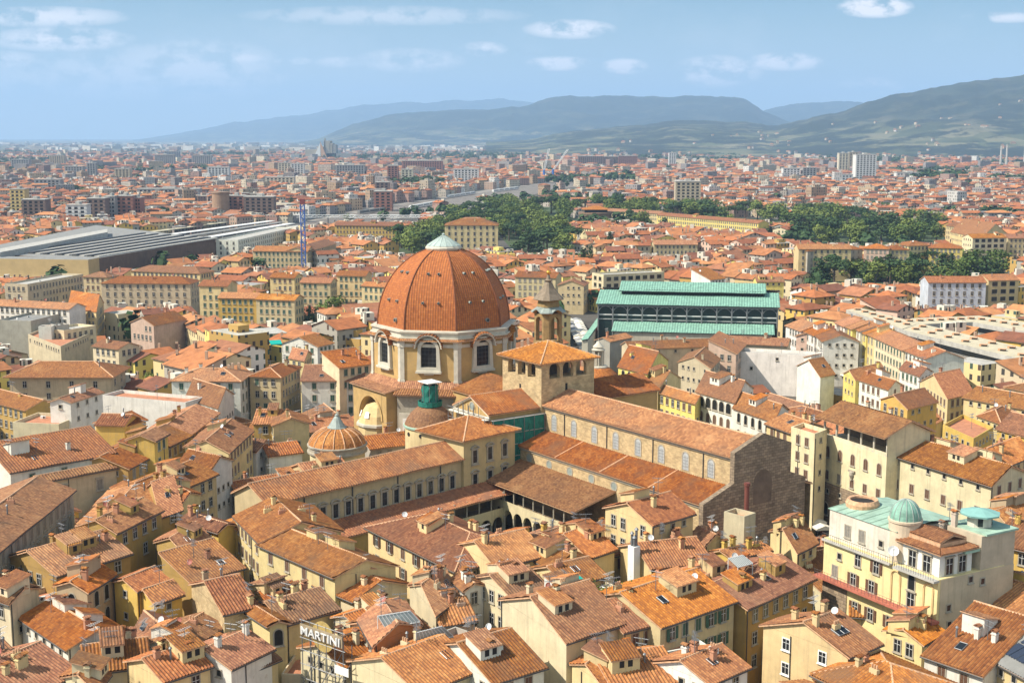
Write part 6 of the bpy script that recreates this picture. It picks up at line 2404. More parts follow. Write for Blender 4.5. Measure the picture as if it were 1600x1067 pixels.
# platform canopies running out towards the yard
for k, (x0, y0, x1, y1, mm) in enumerate(((300, 384, 470, 352, 'concrete'), (280, 378, 455, 349, 'white'), (262, 373, 440, 347, 'grey_roof'), (245, 369, 425, 345, 'white'), (215, 365, 352, 347, 'beige_roof'), (320, 389, 480, 357, 'grey_roof'), (180, 360, 258, 350, 'concrete'))):
    a_, b_ = P(x0, y0, 7), P(x1, y1, 7)
    d_ = (b_ - a_).normalized()
    c_ = (a_ + b_) / 2
    root = thing('platform_canopy', None, 'canopy', (c_.x, c_.y, 0), 'platform canopies of the station')
    root['label'] = f"{['grey', 'white', 'dark grey', 'slim white', 'yellow edged beige', 'charcoal', 'short grey'][k]} platform canopy, {['first', 'second', 'third', 'fourth', 'fifth', 'nearest', 'farthest left'][k]} beside the station hall"
    m2 = MB()
    m2.box((c_.x, c_.y, 6.6), (b_ - a_).length, 7.5, .5, 0, math.atan2(d_.y, d_.x))
    m2.build('roof', M[mm], root)
    for j in range(8):
        m2 = MB()
        p_ = a_.lerp(b_, (j + .5) / 8)
        m2.tube((p_.x, p_.y, 0), (p_.x, p_.y, 6.6), .3, 0, 6)
        m2.build('post', M['concrete'], root)
FOOT.append(flat_quad(((175, 370), (320, 394), (500, 358), (440, 340)), 6))
a_, b_ = P(372, 376, 12), P(460, 356, 12)
S(((372, 377), (461, 357), 16), 12, 'f', 'white', win='o', rows=3, sp=4.5, skip=0, roofcol='concrete')

yard = MB()
yq = [P(440, 354, .02), P(600, 345, .02), P(770, 319, .02), P(860, 298, .02), P(985, 279, .02), P(900, 280, .02), P(760, 297, .02), P(640, 316, .02), P(560, 328, .02)]
yard.poly(yq)
tag(yard.build('railway_yard', plain('ballast', (.25, .225, .195), .95, var=.25, scale=.05)), kind='structure')
rails = MB()
for k in range(16):
    f = (k + .5) / 16
    a_, m_, b_ = P(450, 353, .05).lerp(P(598, 344, .05), f), P(645, 317, .05).lerp(P(765, 318, .05), f), P(890, 281.5, .05).lerp(P(970, 280.5, .05), f)
    for p_, q_ in ((a_, m_), (m_, b_)):
        d_ = (q_ - p_).normalized()
        n_ = Vector((-d_.y, d_.x, 0)) * 1.2
        rails.poly([p_ - n_, q_ - n_, q_ + n_, p_ + n_])
tag(rails.build('railway_tracks', plain('rusty_track', (.11, .085, .07), .8)), kind='structure')
FOOTFAR = [[(p.x, p.y) for p in yq]]
for k, (x0, y0, x1, y1, mm, lb) in enumerate(((640, 326, 690, 316.5, 'white', 'white train standing in the railway yard, the nearest one'), (700, 309, 745, 302, 'steel', 'pale train on the far tracks of the railway yard'), (560, 334, 612, 327, 'grey_roof', 'dark grey train near the lattice gantries'),
                                              (770, 300, 815, 294, 'white', 'white train farthest along the railway tracks'))):
    a_, b_ = P(x0, y0, 1), P(x1, y1, 1)
    d_ = (b_ - a_).normalized()
    an_ = math.atan2(d_.y, d_.x)
    root = thing('train', lb, 'train', ((a_ + b_) / 2).xy.to_3d(), 'trains in the railway yard')
    n_ = max(2, int((b_ - a_).length / 27))
    for j in range(n_):
        m2 = MB()
        c_ = a_ + d_ * (13.5 + 27 * j)
        m2.box((c_.x, c_.y, .9), 26, 2.9, 3.1, 0, an_)
        m2.box((c_.x, c_.y, 2.0), 24, 2.96, .9, 1, an_)
        m2.box((c_.x, c_.y, 4.0), 25, 2.3, .35, 0, an_)
        m2.build('carriage', [M[mm], M['glass']], root)
gm = MB()
for z in (8.2, 10.4):
    for y in (-.6, .6):
        gm.tube((-14, y, z), (14, y, z), .22, 0, 4)
for k in range(8):
    x = -14 + 28 * k / 8
    for y in (-.6, .6):
        gm.tube((x, y, 8.2 if k % 2 else 10.4), (x + 3.5, y, 10.4 if k % 2 else 8.2), .18, 0, 4)
    gm.tube((x, -.6, 10.4), (x, .6, 10.4), .15, 0, 4)
GTR = mesh_of(gm, 'truss', [M['steel']])
gm = MB()
gm.tube((0, 0, 0), (0, 0, 8.3), .3, 0, 6)
GPO = mesh_of(gm, 'post', [M['metal']])
for k, (gx, gy) in enumerate(((492, 338), (533, 338), (568, 338.5), (601, 338), (633, 338.5), (664, 337.5))):
    p_ = P(gx, gy, 9.3)
    g = thing('rail_gantry', ['widest white lattice gantry at the left over the railway tracks', 'second white lattice gantry from the left over the tracks', 'white lattice gantry third from the left over the tracks', 'white lattice gantry third from the right over the tracks',
                              'second smallest white lattice gantry near the trees', 'white lattice gantry at the right end against the trees'][k], 'gantry', (p_.x, p_.y, 0), 'lattice gantries over the railway tracks')
    inst(GTR, 'truss', (p_.x, p_.y, 0), .05, g, scale=((1.0 if k else 1.25), 1, 1))
    for s_ in (-12, 12):
        inst(GPO, 'post', (p_.x + s_, p_.y, 0), 0, g)


def lattice(root, p, h, wd, m, name='mast'):
    w = MB()
    for sx in (-1, 1):
        for sy in (-1, 1):
            w.tube((p.x + sx * wd / 2, p.y + sy * wd / 2, 0), (p.x + sx * wd / 2, p.y + sy * wd / 2, h), wd * .09, 0, 4)
    n = int(h / wd)
    for k in range(n):
        z0, z1 = h * k / n, h * (k + 1) / n
        s_ = 1 if k % 2 else -1
        for (ax_, ay, bx_, by) in ((-1, -1, 1, -1), (1, -1, 1, 1), (-1, 1, 1, 1), (-1, -1, -1, 1)):
            a_ = (p.x + s_ * ax_ * wd / 2, p.y + s_ * ay * wd / 2, z0)
            b_ = (p.x + s_ * bx_ * wd / 2, p.y + s_ * by * wd / 2, z1)
            w.tube(a_, b_, wd * .07, 0, 4)
    return w.build(name, m, root)


p_ = P(475, 424, 8)
cr = thing('crane_mast', 'blue lattice crane mast rising among the roofs left of the dome', 'crane', (p_.x, p_.y, 0))
lattice(cr, p_, 46, 2.2, M['blue'])
w = MB()
w.box((p_.x, p_.y, 46), 2.6, 2.6, 3.0, 0)
w.build('cab', M['red_iron'], cr)
for k, (x_, y_, ln_, an, lb) in enumerate(((850, 284, 42, 1.35, 'white crane with upright boom and blue base by the railway, left of the pair'), (864, 283, 48, .95, 'blue based crane with slanting white boom by the railway, right of the pair'))):
    p_ = P(x_, y_, 0)
    cr = thing('crane', lb, 'crane', (p_.x, p_.y, 0), 'railway cranes')
    w = MB()
    w.tube((p_.x, p_.y, 0), (p_.x, p_.y, 22), 3.0, 0, 6, 2.0)
    w.build('base', M['blue'], cr)
    w = MB()
    for s_ in (-1.2, 1.2):
        w.tube((p_.x + s_, p_.y, 20), (p_.x + s_ + ln_ * math.cos(an), p_.y, 20 + ln_ * math.sin(an)), .55, 0, 5)
    for j in range(8):
        f0, f1 = j / 8, (j + 1) / 8
        w.tube((p_.x - 1.2 + ln_ * f0 * math.cos(an), p_.y, 20 + ln_ * f0 * math.sin(an)), (p_.x + 1.2 + ln_ * f1 * math.cos(an), p_.y, 20 + ln_ * f1 * math.sin(an)), .35, 0, 4)
    w.build('boom', M['steel'], cr)


# far apartment blocks one can tell apart, on flat ground: left, right edge, foot (photo pixels), height, depth, colour
def block(x0, x1, yb, h, dep, col, label, cat='apartment block', bands=True, roof='f', skew=0.0, group='far apartment blocks'):
    a, b = P(x0, yb, 0), P(x1, yb + skew, 0)
    d = (b - a).normalized()
    n = Vector((-d.y, d.x, 0))
    L = (b - a).length
    fr = Fr((a.x, a.y), math.atan2(d.y, d.x))
    root = thing('apartment_block', label, cat, fr.p(L / 2, dep / 2), group)
    w = MB()
    w.prism(fr.rect(0, L, 0, dep), 0, h, 0, bottom=False)
    w.build('wall', M['plaster'], root, col)
    w = MB()
    if roof == 'f':
        w.prism(fr.rect(-.5, L + .5, -.5, dep + .5), h + .01, h + .8, 0)
        w.prism(fr.rect(L * .4, L * .6, dep * .3, dep * .8), h + .81, h + 3.2, 0)
        w.build('roof', M['concrete'], root)
    else:
        fc, rd, gb, hh, fn = roof_faces([fr.xy(0, 0), fr.xy(L, 0), fr.xy(L, dep), fr.xy(0, dep)], h, 'h', .3, 1.0)
        for f in fc:
            w.poly(f)
        w.build('roof', M['tile'], root)
    if bands:
        nf = max(2, int(h / 3.4))
        for k in range(nf):
            m2 = MB()
            z = 1.6 + k * (h - 1.6) / nf
            nb = max(3, int(L / 5.5))
            m2.box(fr.p(L / 2, -.06, z), L * .94, .2, 1.9, 0, fr.ang)
            for j in range(nb + 1):
                m2.box(fr.p(L * .03 + L * .94 * j / nb, -.1, z - .05), L / nb * .42, .3, 2.0, 1, fr.ang)
            m2.build('window_band', [M['glass'], M['plaster']], root, col)
    FOOT.append(fr.rect(-2, L + 2, -2, dep + 2))
    return root


GREY_, BROWN_, CREAM_, WHITE_, TAN_, RED_ = (.34, .33, .32), (.22, .15, .12), (.62, .56, .42), (.66, .65, .62), (.48, .40, .28), (.33, .15, .11)
for a in ((1336, 1368, 289, 52, 22, WHITE_, 'tall white apartment slab standing above the red roofs at right'),
          (1310, 1325, 272, 46, 16, CREAM_, 'cream tower block, left of a close pair behind the white slab'),
          (1326, 1340, 272, 48, 16, TAN_, 'tan tower block, right of a close pair behind the white slab'),
          (1223, 1250, 287, 27, 16, WHITE_, 'white block with flat roof left of the white slab'),
          (1254, 1275, 287, 28, 16, GREY_, 'grey and white block next to the white block at right'),
          (1293, 1332, 292, 20, 18, WHITE_, 'low wide white block in front of the twin towers'),
          (1045, 1056, 263, 40, 14, WHITE_, 'slim white tower beyond the hazy avenue in the centre'),
          (903, 942, 262, 30, 20, BROWN_, 'long dark brown apartment slab in the centre distance'),
          (943, 966, 262, 29, 20, BROWN_, 'brown apartment slab middle of three in the centre distance'),
          (966, 996, 261, 30, 20, RED_, 'reddish brown slab at the right end of the brown slabs'),
          (1055, 1094, 330, 33, 14, TAN_, 'tan nine storey block rising behind the row of trees'),
          (606, 622, 294, 36, 18, RED_, 'brick red square block behind the dark pines'),
          (627, 645, 294, 30, 16, CREAM_, 'cream block right of the brick red block'),
          (709, 748, 293, 30, 18, WHITE_, 'white grid fronted block above the railway yard'),
          (587, 608, 314, 24, 16, BROWN_, 'dark brown block beside the railway yard wall'),
          (585, 612, 330, 22, 20, RED_, 'red and black building standing at the tracks'),
          (628, 692, 273, 30, 20, RED_, 'wide red brown slab far beyond the railway'),
          (325, 358, 286, 28, 16, WHITE_, 'white block with many balconies left of centre'),
          (180, 203, 287, 26, 16, TAN_, 'tan cube block in the left distance'),
          (102, 130, 284, 28, 16, GREY_, 'grey block with a white end wall at left'),
          (137, 150, 284, 34, 12, GREY_, 'narrow dark grey tower in the left distance'),
          (18, 46, 270, 30, 18, GREY_, 'grey slab at the left edge far away'),
          (78, 100, 262, 32, 18, TAN_, 'golden brown block far left below the horizon'),
          (55, 95, 305, 22, 16, GREY_, 'low grey office slab with dark window bands at left'),
          (138, 165, 354, 26, 16, BROWN_, 'brown block with balconies behind the station, left one'),
          (165, 181, 352, 27, 16, GREY_, 'grey glassy block behind the station between brown ones'),
          (182, 208, 351, 27, 16, RED_, 'red brown block with white balconies behind the station'),
          (208, 221, 350, 25, 14, RED_, 'narrow dark red block behind the station'),
          (105, 136, 359, 22, 14, WHITE_, 'white fronted block with brown shutters behind the station'),
          (36, 72, 352, 24, 16, BROWN_, 'brown block with green roof storey behind the station'),
          (18, 40, 342, 30, 14, (.62, .48, .2), 'yellow block with green glazed end behind the station'),
          (355, 382, 344, 24, 16, RED_, 'red brick block with white balconies right of the round tower'),
          (382, 428, 346, 24, 16, BROWN_, 'long dark block with pale balconies right of the round tower'),
          (215, 312, 318, 18, 16, GREY_, 'very long pale grey building with a row of tall windows at left'),
          (242, 272, 262, 34, 20, GREY_, 'grey office slab far behind at left'),
          (258, 280, 255, 36, 20, (.25, .27, .3), 'dark blue grey slab near the horizon left of the law courts'),
          (300, 330, 262, 32, 20, GREY_, 'grey slab right of the dark blue slab near the horizon'),
          (415, 460, 300, 22, 16, CREAM_, 'cream block with long balconies in the middle distance'),
          (525, 570, 281, 28, 16, GREY_, 'grey ribbon windowed slab below the law courts'),
          (1400, 1445, 288, 20, 16, WHITE_, 'wide white block right of the tall white slab'),
          (435, 455, 278, 30, 14, CREAM_, 'cream high block left below the law courts'),
          (455, 475, 283, 32, 14, WHITE_, 'white tower right of the cream high block')):
    block(*a)

# round brick tower by the tracks
p_ = P(346, 345, 0)
rt = thing('round_tower', 'round brown brick tower beside the railway tracks', 'tower', (p_.x, p_.y, 0))
w = MB()
w.lathe((p_.x, p_.y, 0), [(9, 0), (8.6, 27), (9.2, 27.5), (9.2, 29), (8, 29), (0, 29.2)], 28, 0)
w.build('shaft', plain('brown_brick_tower', (.30, .19, .12), .9, var=.2, scale=.2), rt)
w = MB()
w.lathe((p_.x - 8, p_.y - 6, 0), [(9.5, 0), (9.5, 11), (10.5, 11.2), (10.5, 12.2), (0, 12.6)], 24, 0)
w.build('annex', M['concrete'], rt)

# law courts far out on the plain: jagged slabs and a white triangular sail
p_ = P(510, 249, 0)
lc = thing('law_courts', 'jagged grey law courts with triangular sail roof on the horizon', 'courthouse', (p_.x, p_.y, 0))
k_ = p_.y / FPX
for (x0, x1, z, dep, mm) in ((-33, -14, 20, 60, 'trim'), (-14, -5, 26, 50, 'trim'), (-4, 6, 38, 60, 'trim'), (5, 10, 33, 50, 'trim'), (9, 15, 30, 50, 'grey_roof'), (-12, 42, 12, 70, 'grey_roof'), (-3, -1.5, 43, 12, 'trim')):
    w = MB()
    w.prism([(p_.x + x0 * k_, p_.y + 6), (p_.x + x1 * k_, p_.y + 6), (p_.x + x1 * k_, p_.y + 6 + dep), (p_.x + x0 * k_, p_.y + 6 + dep)], 0, z * k_, 0)
    for i in range(len(w.v)):
        w.v[i] = Vector((w.v[i].x, w.v[i].y, w.v[i].z * .74))
    w.build('slab', M[mm], lc)
w = MB()
f_ = lambda x, z, y=0: (p_.x + x * k_, p_.y + y, z * k_)
for (xa, xb, xc, zc_, m_) in ((-21, -9, -9, 25, 0), (-8, 2, -9, 27, 1)):
    w.poly([f_(xa, 0), f_(xb, 0), f_(xc, zc_)], m_)
    w.poly([f_(xa, 0, 5), f_(xc, zc_, 5), f_(xb, 0, 5)], m_)
    w.poly([f_(xa, 0), f_(xc, zc_), f_(xc, zc_, 5), f_(xa, 0, 5)], m_)
    w.poly([f_(xb, 0), f_(xb, 0, 5), f_(xc, zc_, 5), f_(xc, zc_)], m_)
w.build('sail_roof', [M['white'], M['mortar']], lc)

# factory chimneys near the hills
for k, (x_, yb, h) in enumerate(((1572, 263, 62), (1563, 263, 58), (1600, 265, 70))):
    p_ = P(x_, yb, 0)
    w = MB()
    w.tube((p_.x, p_.y, 0), (p_.x, p_.y, h), 3.4, 0, 10, 2.2)
    tag(w.build('factory_chimney', M['concrete']), ['tall pale factory chimney, right one of a close pair below the hill', 'tall pale factory chimney, left one of a close pair below the hill', 'tall factory chimney at the right edge below the hill'][k], 'chimney', 'factory chimneys below the hills')
    tag(bpy.context.scene.objects[-1]) if False else None

# the round fort by the gardens
p_ = P(930, 352, 0)
ft = thing('fort_tower', 'low round brick bastion of the old fortress by the gardens', 'fort', (p_.x, p_.y, 0))
w = MB()
w.lathe((p_.x, p_.y, 0), [(17, 0), (15.5, 10.5), (16.2, 10.8), (16.2, 12.5), (15.2, 12.5), (0, 12.6)], 32, 0)
w.build('bastion', plain('old_brick', (.22, .14, .085), .95, var=.25, scale=.15), ft)
w = MB()
w.prism([(p_.x - 10, p_.y - 8), (p_.x + 11, p_.y - 8), (p_.x + 11, p_.y + 8), (p_.x - 10, p_.y + 8)], 12.6, 15.5, 0)
w.build('gallery', M['dark'], ft)
w = MB()
for f in roof_faces([(p_.x - 12, p_.y - 10), (p_.x + 13, p_.y - 10), (p_.x + 13, p_.y + 10), (p_.x - 12, p_.y + 10)], 15.6, 'h', .3, 1)[0]:
    w.poly(f)
w.build('roof', M['tile'], ft)
FOOT.append([(p_.x - 18, p_.y - 18), (p_.x + 18, p_.y - 18), (p_.x + 18, p_.y + 18), (p_.x - 18, p_.y + 18)])

# ------------------------------------------------------------------ trees
M['lawn'] = plain('park_grass', (.05, .075, .025), .95, var=.4, scale=.08)


def leaf_fn(ca, cb):
    def fn(t, b):
        oi = t.n('ShaderNodeObjectInfo')
        g = t.n('ShaderNodeNewGeometry')
        nz = t.noise(g.outputs['Position'], .55, 3)
        f = t.math('ADD', t.math('MULTIPLY', oi.outputs['Random'], .6), t.math('MULTIPLY', t.math('SUBTRACT', nz, .5), 1.6), clamp=False)
        f = t.math('ADD', f, .2, clamp=True)
        t.put(b, 'Base Color', t.mix(f, (*ca, 1), (*cb, 1)))
        b.inputs['Roughness'].default_value = .75
        try:
            b.inputs['Specular IOR Level'].default_value = .2
        except Exception:
            pass
    return fn


M['leaf'] = mat('broad_leaves', leaf_fn((.045, .09, .02), (.21, .245, .055)))
M['leaf_dark'] = mat('dark_needles', leaf_fn((.025, .058, .02), (.075, .115, .038)))


def crown_mesh(kind, seed, nleaf=620):
    """Unit tree: height 1, made of many small leaf clumps spread through lobes."""
    rnd = random.Random(seed)
    mb = MB()
    lobes = []
    if kind == 'broad':
        for k in range(11):
            a, r = rnd.uniform(0, 6.28), rnd.uniform(.05, .27)
            lobes.append((r * math.cos(a), r * math.sin(a), rnd.uniform(.26, .80), rnd.uniform(.15, .23)))
        lobes.append((0, 0, .82, .17))
    elif kind == 'pine':
        for k in range(11):
            a, r = rnd.uniform(0, 6.28), rnd.uniform(.08, .4)
            lobes.append((r * math.cos(a), r * math.sin(a), rnd.uniform(.72, .88), rnd.uniform(.11, .17)))
    elif kind == 'cypress':
        for k in range(9):
            f = k / 8
            lobes.append((rnd.uniform(-.02, .02), rnd.uniform(-.02, .02), .12 + .8 * f, .115 * (1 - .75 * f) + .02))
    else:   # cedar, tiers
        for k in range(13):
            f = k / 12
            a = k * 2.4
            r = .26 * (1 - f)
            lobes.append((r * math.cos(a), r * math.sin(a), .22 + .72 * f, .19 * (1 - .75 * f) + .03))
    tot = sum(l[3] ** 2 for l in lobes)
    for (lx, ly, lz, lr) in lobes:
        n = int(nleaf * lr * lr / tot)
        for _ in range(n):
            v = Vector((rnd.gauss(0, 1), rnd.gauss(0, 1), rnd.gauss(0, 1))).normalized()
            rr = lr * (rnd.random() ** .33) * rnd.uniform(.85, 1.12)
            c = Vector((lx, ly, lz)) + Vector((v.x * rr, v.y * rr, v.z * rr * (.75 if kind != 'cypress' else 1.3)))
            s = rnd.uniform(.028, .055) * (1.0 if kind != 'cypress' else .6)
            nrm = (v + Vector((rnd.uniform(-.7, .7), rnd.uniform(-.7, .7), rnd.uniform(-.2, .9)))).normalized()
            x = nrm.orthogonal().normalized()
            y = nrm.cross(x)
            an = rnd.uniform(0, 6.28)
            x, y = x * math.cos(an) + y * math.sin(an), y * math.cos(an) - x * math.sin(an)
            mb.poly([c - x * s, c - y * s * .7 + nrm * s * .25, c + x * s, c + y * s * .7 + nrm * s * .2])
    return mb


def trunk_mesh(kind, seed):
    rnd = random.Random(seed)
    mb = MB()
    top = {'broad': .42, 'pine': .74, 'cypress': .2, 'cedar': .8}[kind]
    mb.tube((0, 0, -.02), (0, 0, top), .028, 0, 6, .014)
    for k in range(5):
        a = rnd.uniform(0, 6.28)
        r = rnd.uniform(.1, .24) if kind != 'cypress' else .03
        mb.tube((0, 0, top * rnd.uniform(.7, .98)), (r * math.cos(a), r * math.sin(a), top + rnd.uniform(.05, .2)), .013, 0, 4, .005)
    return mb


TREES = {}
for kind, mm, nv in (('broad', 'leaf', 5), ('pine', 'leaf_dark', 3), ('cypress', 'leaf_dark', 2), ('cedar', 'leaf_dark', 2)):
    TREES[kind] = [(mesh_of(crown_mesh(kind, 100 + k * 7), 'crown', [M[mm]]), mesh_of(trunk_mesh(kind, k), 'trunk', [M['bark']])) for k in range(nv)]
TR = random.Random(5)
NTREE = [0]
KW = {'broad': 'leafy green tree', 'pine': 'dark umbrella pine', 'cypress': 'slim dark cypress', 'cedar': 'dark tiered conifer'}


def tree(x, y, h, kind, where, label=None, wide=1.0, z=0.0, group=None):
    cr_, tk = TR.choice(TREES[kind])
    o = thing('tree', label or f"{KW[kind]} {where}", 'tree', (x, y, z), group or f"trees {where}", TR.uniform(0, 6.28))
    for nm, me in (('crown', cr_), ('trunk', tk)):
        c = bpy.data.objects.new(nm, me)
        COL.objects.link(c)
        c.parent = o
        c.scale = (h * wide, h * wide, h)
    NTREE[0] += 1
    return o


TPOS = []
PROT = []          # what must stay in view over the filler houses: photo span, lowest visible row, distance


def protect(poly, z):
    """Keep the outline standing on this plan visible down to height z, in slices."""
    xs = [proj((x, y, z))[0] for x, y in poly]
    n = max(1, int((max(xs) - min(xs)) / 30))
    for k in range(n):
        xa, xb = lerp(min(xs), max(xs), k / n), lerp(min(xs), max(xs), (k + 1) / n)
        best = None
        for q in range(len(poly)):
            for f in (0, .2, .4, .6, .8):
                x, y = lerp(poly[q][0], poly[(q + 1) % len(poly)][0], f), lerp(poly[q][1], poly[(q + 1) % len(poly)][1], f)
                px, py = proj((x, y, z))
                if xa - 8 <= px <= xb + 8 and (best is None or py > best[0]):
                    best = (py, y)
        if best:
            PROT.append((xa - 3, xb + 3, best[0], best[1]))


def cap_height(c, ze, h):
    """Greatest eave height that keeps the protected things in view."""
    ys = [p[1] for p in c]
    y0 = min(ys)
    pxs = [proj((p[0], p[1], ze + h))[0] for p in c]
    a, b = min(pxs), max(pxs)
    top = proj((sum(p[0] for p in c) / 4, max(ys), ze + h))[1]
    for (xa, xb, yb, d) in PROT:
        if d > y0 + 2 and b > xa and a < xb and top < yb:
            dpy = (yb - top)
            ze -= dpy * max(ys) / FPX * 1.02
            top = yb
    return ze


for rec in HOUSES:
    if rec['dist'] > 330:
        protect([tuple(p) for p in rec['c']], rec['ze'] * .42)
protect(MK.rect(-2, ML, -9, 30), 8.0)
protect(flat_quad(((-60, 405), (137, 407), (337, 374)), 13), 4.0)
protect([tuple(ov(RL, k, 0).xy) for k in range(8)], 14)
protect([(p.x, p.y) for p in yq], 1.5)
protect(flat_quad(((455, 341), (690, 341), (690, 337), (455, 337)), 8), 5)
for (xa, xb, ya, yb) in ((893, 908, 497, 515), (898, 918, 515, 532), (903, 927, 532, 550), (1285, 1305, 565, 578), (1300, 1345, 578, 592), (1238, 1292, 783, 832)):
    PROT.append((xa, xb, yb, P((xa + xb) / 2, ya, 0).y))


def grove(poly_px, n, hmin, hmax, kinds, where, gap=5.5):
    made, tries = 0, 0
    pts = [P(*p, 9.0) for p in poly_px]
    q = [(p.x, p.y) for p in pts]
    if area2(q) < 0:
        q.reverse()
    protect([(p.x, p.y) for p in pts], 4.0)
    x0, x1 = min(p[0] for p in q), max(p[0] for p in q)
    y0, y1 = min(p[1] for p in q), max(p[1] for p in q)
    while made < n and tries < 6000:
        tries += 1
        x, y = TR.uniform(x0, x1), TR.uniform(y0, y1)
        if not inside((x, y), q):
            continue
        if any((x - a) ** 2 + (y - b) ** 2 < gap * gap for a, b in TPOS):
            continue
        TPOS.append((x, y))
        tree(x, y, TR.uniform(hmin, hmax), TR.choice(kinds), where, wide=TR.uniform(1.25, 1.7) if True else 1)
        made += 1
    FOOT.append(q)
    g_ = MB()
    g_.poly([(x, y, .015) for x, y in q])
    tag(g_.build('park_lawn', M['lawn']), kind='structure')


grove(((600, 372), (700, 346), (760, 340), (790, 352), (700, 376), (640, 385)), 40, 14, 20, ['broad', 'broad', 'pine'], 'in the gardens left of the dome top')
grove(((690, 330), (800, 312), (905, 312), (905, 330), (860, 338), (730, 346)), 46, 15, 21, ['broad', 'pine', 'pine', 'broad'], 'in the wood above the dome top')
grove(((775, 345), (860, 336), (905, 372), (880, 384), (800, 372)), 36, 14, 20, ['broad', 'broad', 'pine', 'cedar'], 'right of the dome top beside the old fort')
grove(((930, 318), (1000, 316), (1090, 324), (1232, 330), (1232, 339), (1090, 334), (930, 327)), 52, 16, 22, ['broad', 'broad', 'broad', 'pine'], 'in the row behind the long yellow barrack')
grove(((1232, 336), (1290, 326), (1420, 340), (1482, 346), (1470, 368), (1330, 372), (1236, 360)), 70, 14, 21, ['broad', 'broad', 'cedar', 'pine', 'broad'], 'in the park at the right')
grove(((1268, 415), (1400, 404), (1570, 404), (1572, 418), (1400, 426), (1275, 426)), 40, 12, 17, ['broad', 'broad', 'cedar', 'pine'], 'in the square before the grey palaces at right')
SINGLES = [(520, 505, 17, 'broad', 'round bright green tree in a courtyard left of the big dome', 1.2), (507, 503, 13, 'broad', 'smaller green tree leaning on the round courtyard tree', 1.2), (483, 505, 12, 'cedar', 'dark conifer left of the round courtyard tree', 1.1),
           (444, 500, 9, 'broad', 'light green small tree below the yellow row of houses', 1.1), (911, 436, 19, 'cedar', 'dark conifer with cypress beside it left of the market hall', 1.1), (922, 440, 22, 'cypress', 'tall slim cypress left of the market hall', 1.0),
           (952, 402, 18, 'cedar', 'lone dark conifer behind the market hall', 1.0), (1002, 362, 20, 'broad', 'large round tree in front of the long barrack', 1.2), (985, 358, 18, 'pine', 'dark tree left of the large round barrack tree', 1.0),
           (1010, 362, 17, 'broad', 'tree at the right of the large round barrack tree', 1.1), (1142, 360, 16, 'broad', 'lone round tree at the right end of the barrack', 1.2), (1178, 364, 12, 'broad', 'small round tree behind the green roof', 1.1),
           (1198, 366, 14, 'broad', 'dark round tree right of the green roof', 1.1), (946, 366, 15, 'broad', 'bright green tree before the old fort', 1.1), (875, 345, 20, 'cypress', 'single cypress behind the old fort', 1.0),
           (1493, 467, 15, 'cedar', 'dark tree before the pale blue block', 1.1), (1557, 468, 13, 'broad', 'leafy tree right of the pale blue block', 1.2), (1572, 468, 12, 'broad', 'leafy tree at the right edge before the cream block', 1.2),
           (172, 475, 15, 'cypress', 'slim cypress before the long beige house at left', 1.0), (160, 476, 12, 'cypress', 'short cypress before the long beige house at left', 1.0), (188, 424, 11, 'broad', 'light green tree below the station wall', 1.6),
           (265, 402, 11, 'broad', 'bright green tree at the right end of the station wall', 1.6), (1268, 408, 17, 'cedar', 'tall dark conifer at the left end of the square', 1.1), (260, 345, 14, 'pine', 'dark tree beside the tracks left of the round tower', 1.4),
           (456, 330, 17, 'cedar', 'dark conifer at the railway left of the gantries', 1.2), (232, 598, 8, 'broad', 'small palm like tree on a roof at left', .9), (545, 352, 12, 'broad', 'small tree before the yellow office', 1.2), (1195, 388, 16, 'cedar', 'dark conifer behind the market hall roof at right', 1.0),
           (118, 310, 18, 'pine', 'dark pine group tree at left behind the station', 1.3), (130, 312, 18, 'broad', 'dark broad tree at left behind the station', 1.2)]
for (x_, y_, h, kind, lb, wd) in SINGLES:
    p_ = P(x_, y_, 0.0 if y_ < 480 else 4)
    tree(p_.x, p_.y, h if y_ > 330 else h, kind, '', label=lb, wide=wd, group=None)
p_ = B.p(9, -33)
for k in range(4):
    q_ = B.p(5 + (k % 2) * 8, -26 - (k // 2) * 9)
    tree(q_.x, q_.y, 5.5, 'broad', 'in the cloister garden', wide=1.2)

# ------------------------------------------------------------------ houses filling the old town between the surveyed ones
IR = random.Random(21)
BOX = []


def grid_key(x, y):
    return int(x // 40), int(y // 40)


FG = {}
for fpoly in FOOT:
    xs_ = [p[0] for p in fpoly]
    ys_ = [p[1] for p in fpoly]
    for gx in range(int(min(xs_) // 40), int(max(xs_) // 40) + 1):
        for gy in range(int(min(ys_) // 40), int(max(ys_) // 40) + 1):
            FG.setdefault((gx, gy), []).append(fpoly)


def free(c, slack=.25):
    ctr = (sum(p[0] for p in c) / 4, sum(p[1] for p in c) / 4)
    tests = []
    for a in (.05, .5, .95):
        for b in (.05, .5, .95):
            x = (c[0][0] * (1 - a) + c[1][0] * a) * (1 - b) + (c[3][0] * (1 - a) + c[2][0] * a) * b
            y = (c[0][1] * (1 - a) + c[1][1] * a) * (1 - b) + (c[3][1] * (1 - a) + c[2][1] * a) * b
            tests.append((x, y))
    bad = 0
    for tpt in tests:
        for fp in FG.get(grid_key(*tpt), ()):
            if inside(tpt, fp):
                bad += 1
                break
    return bad


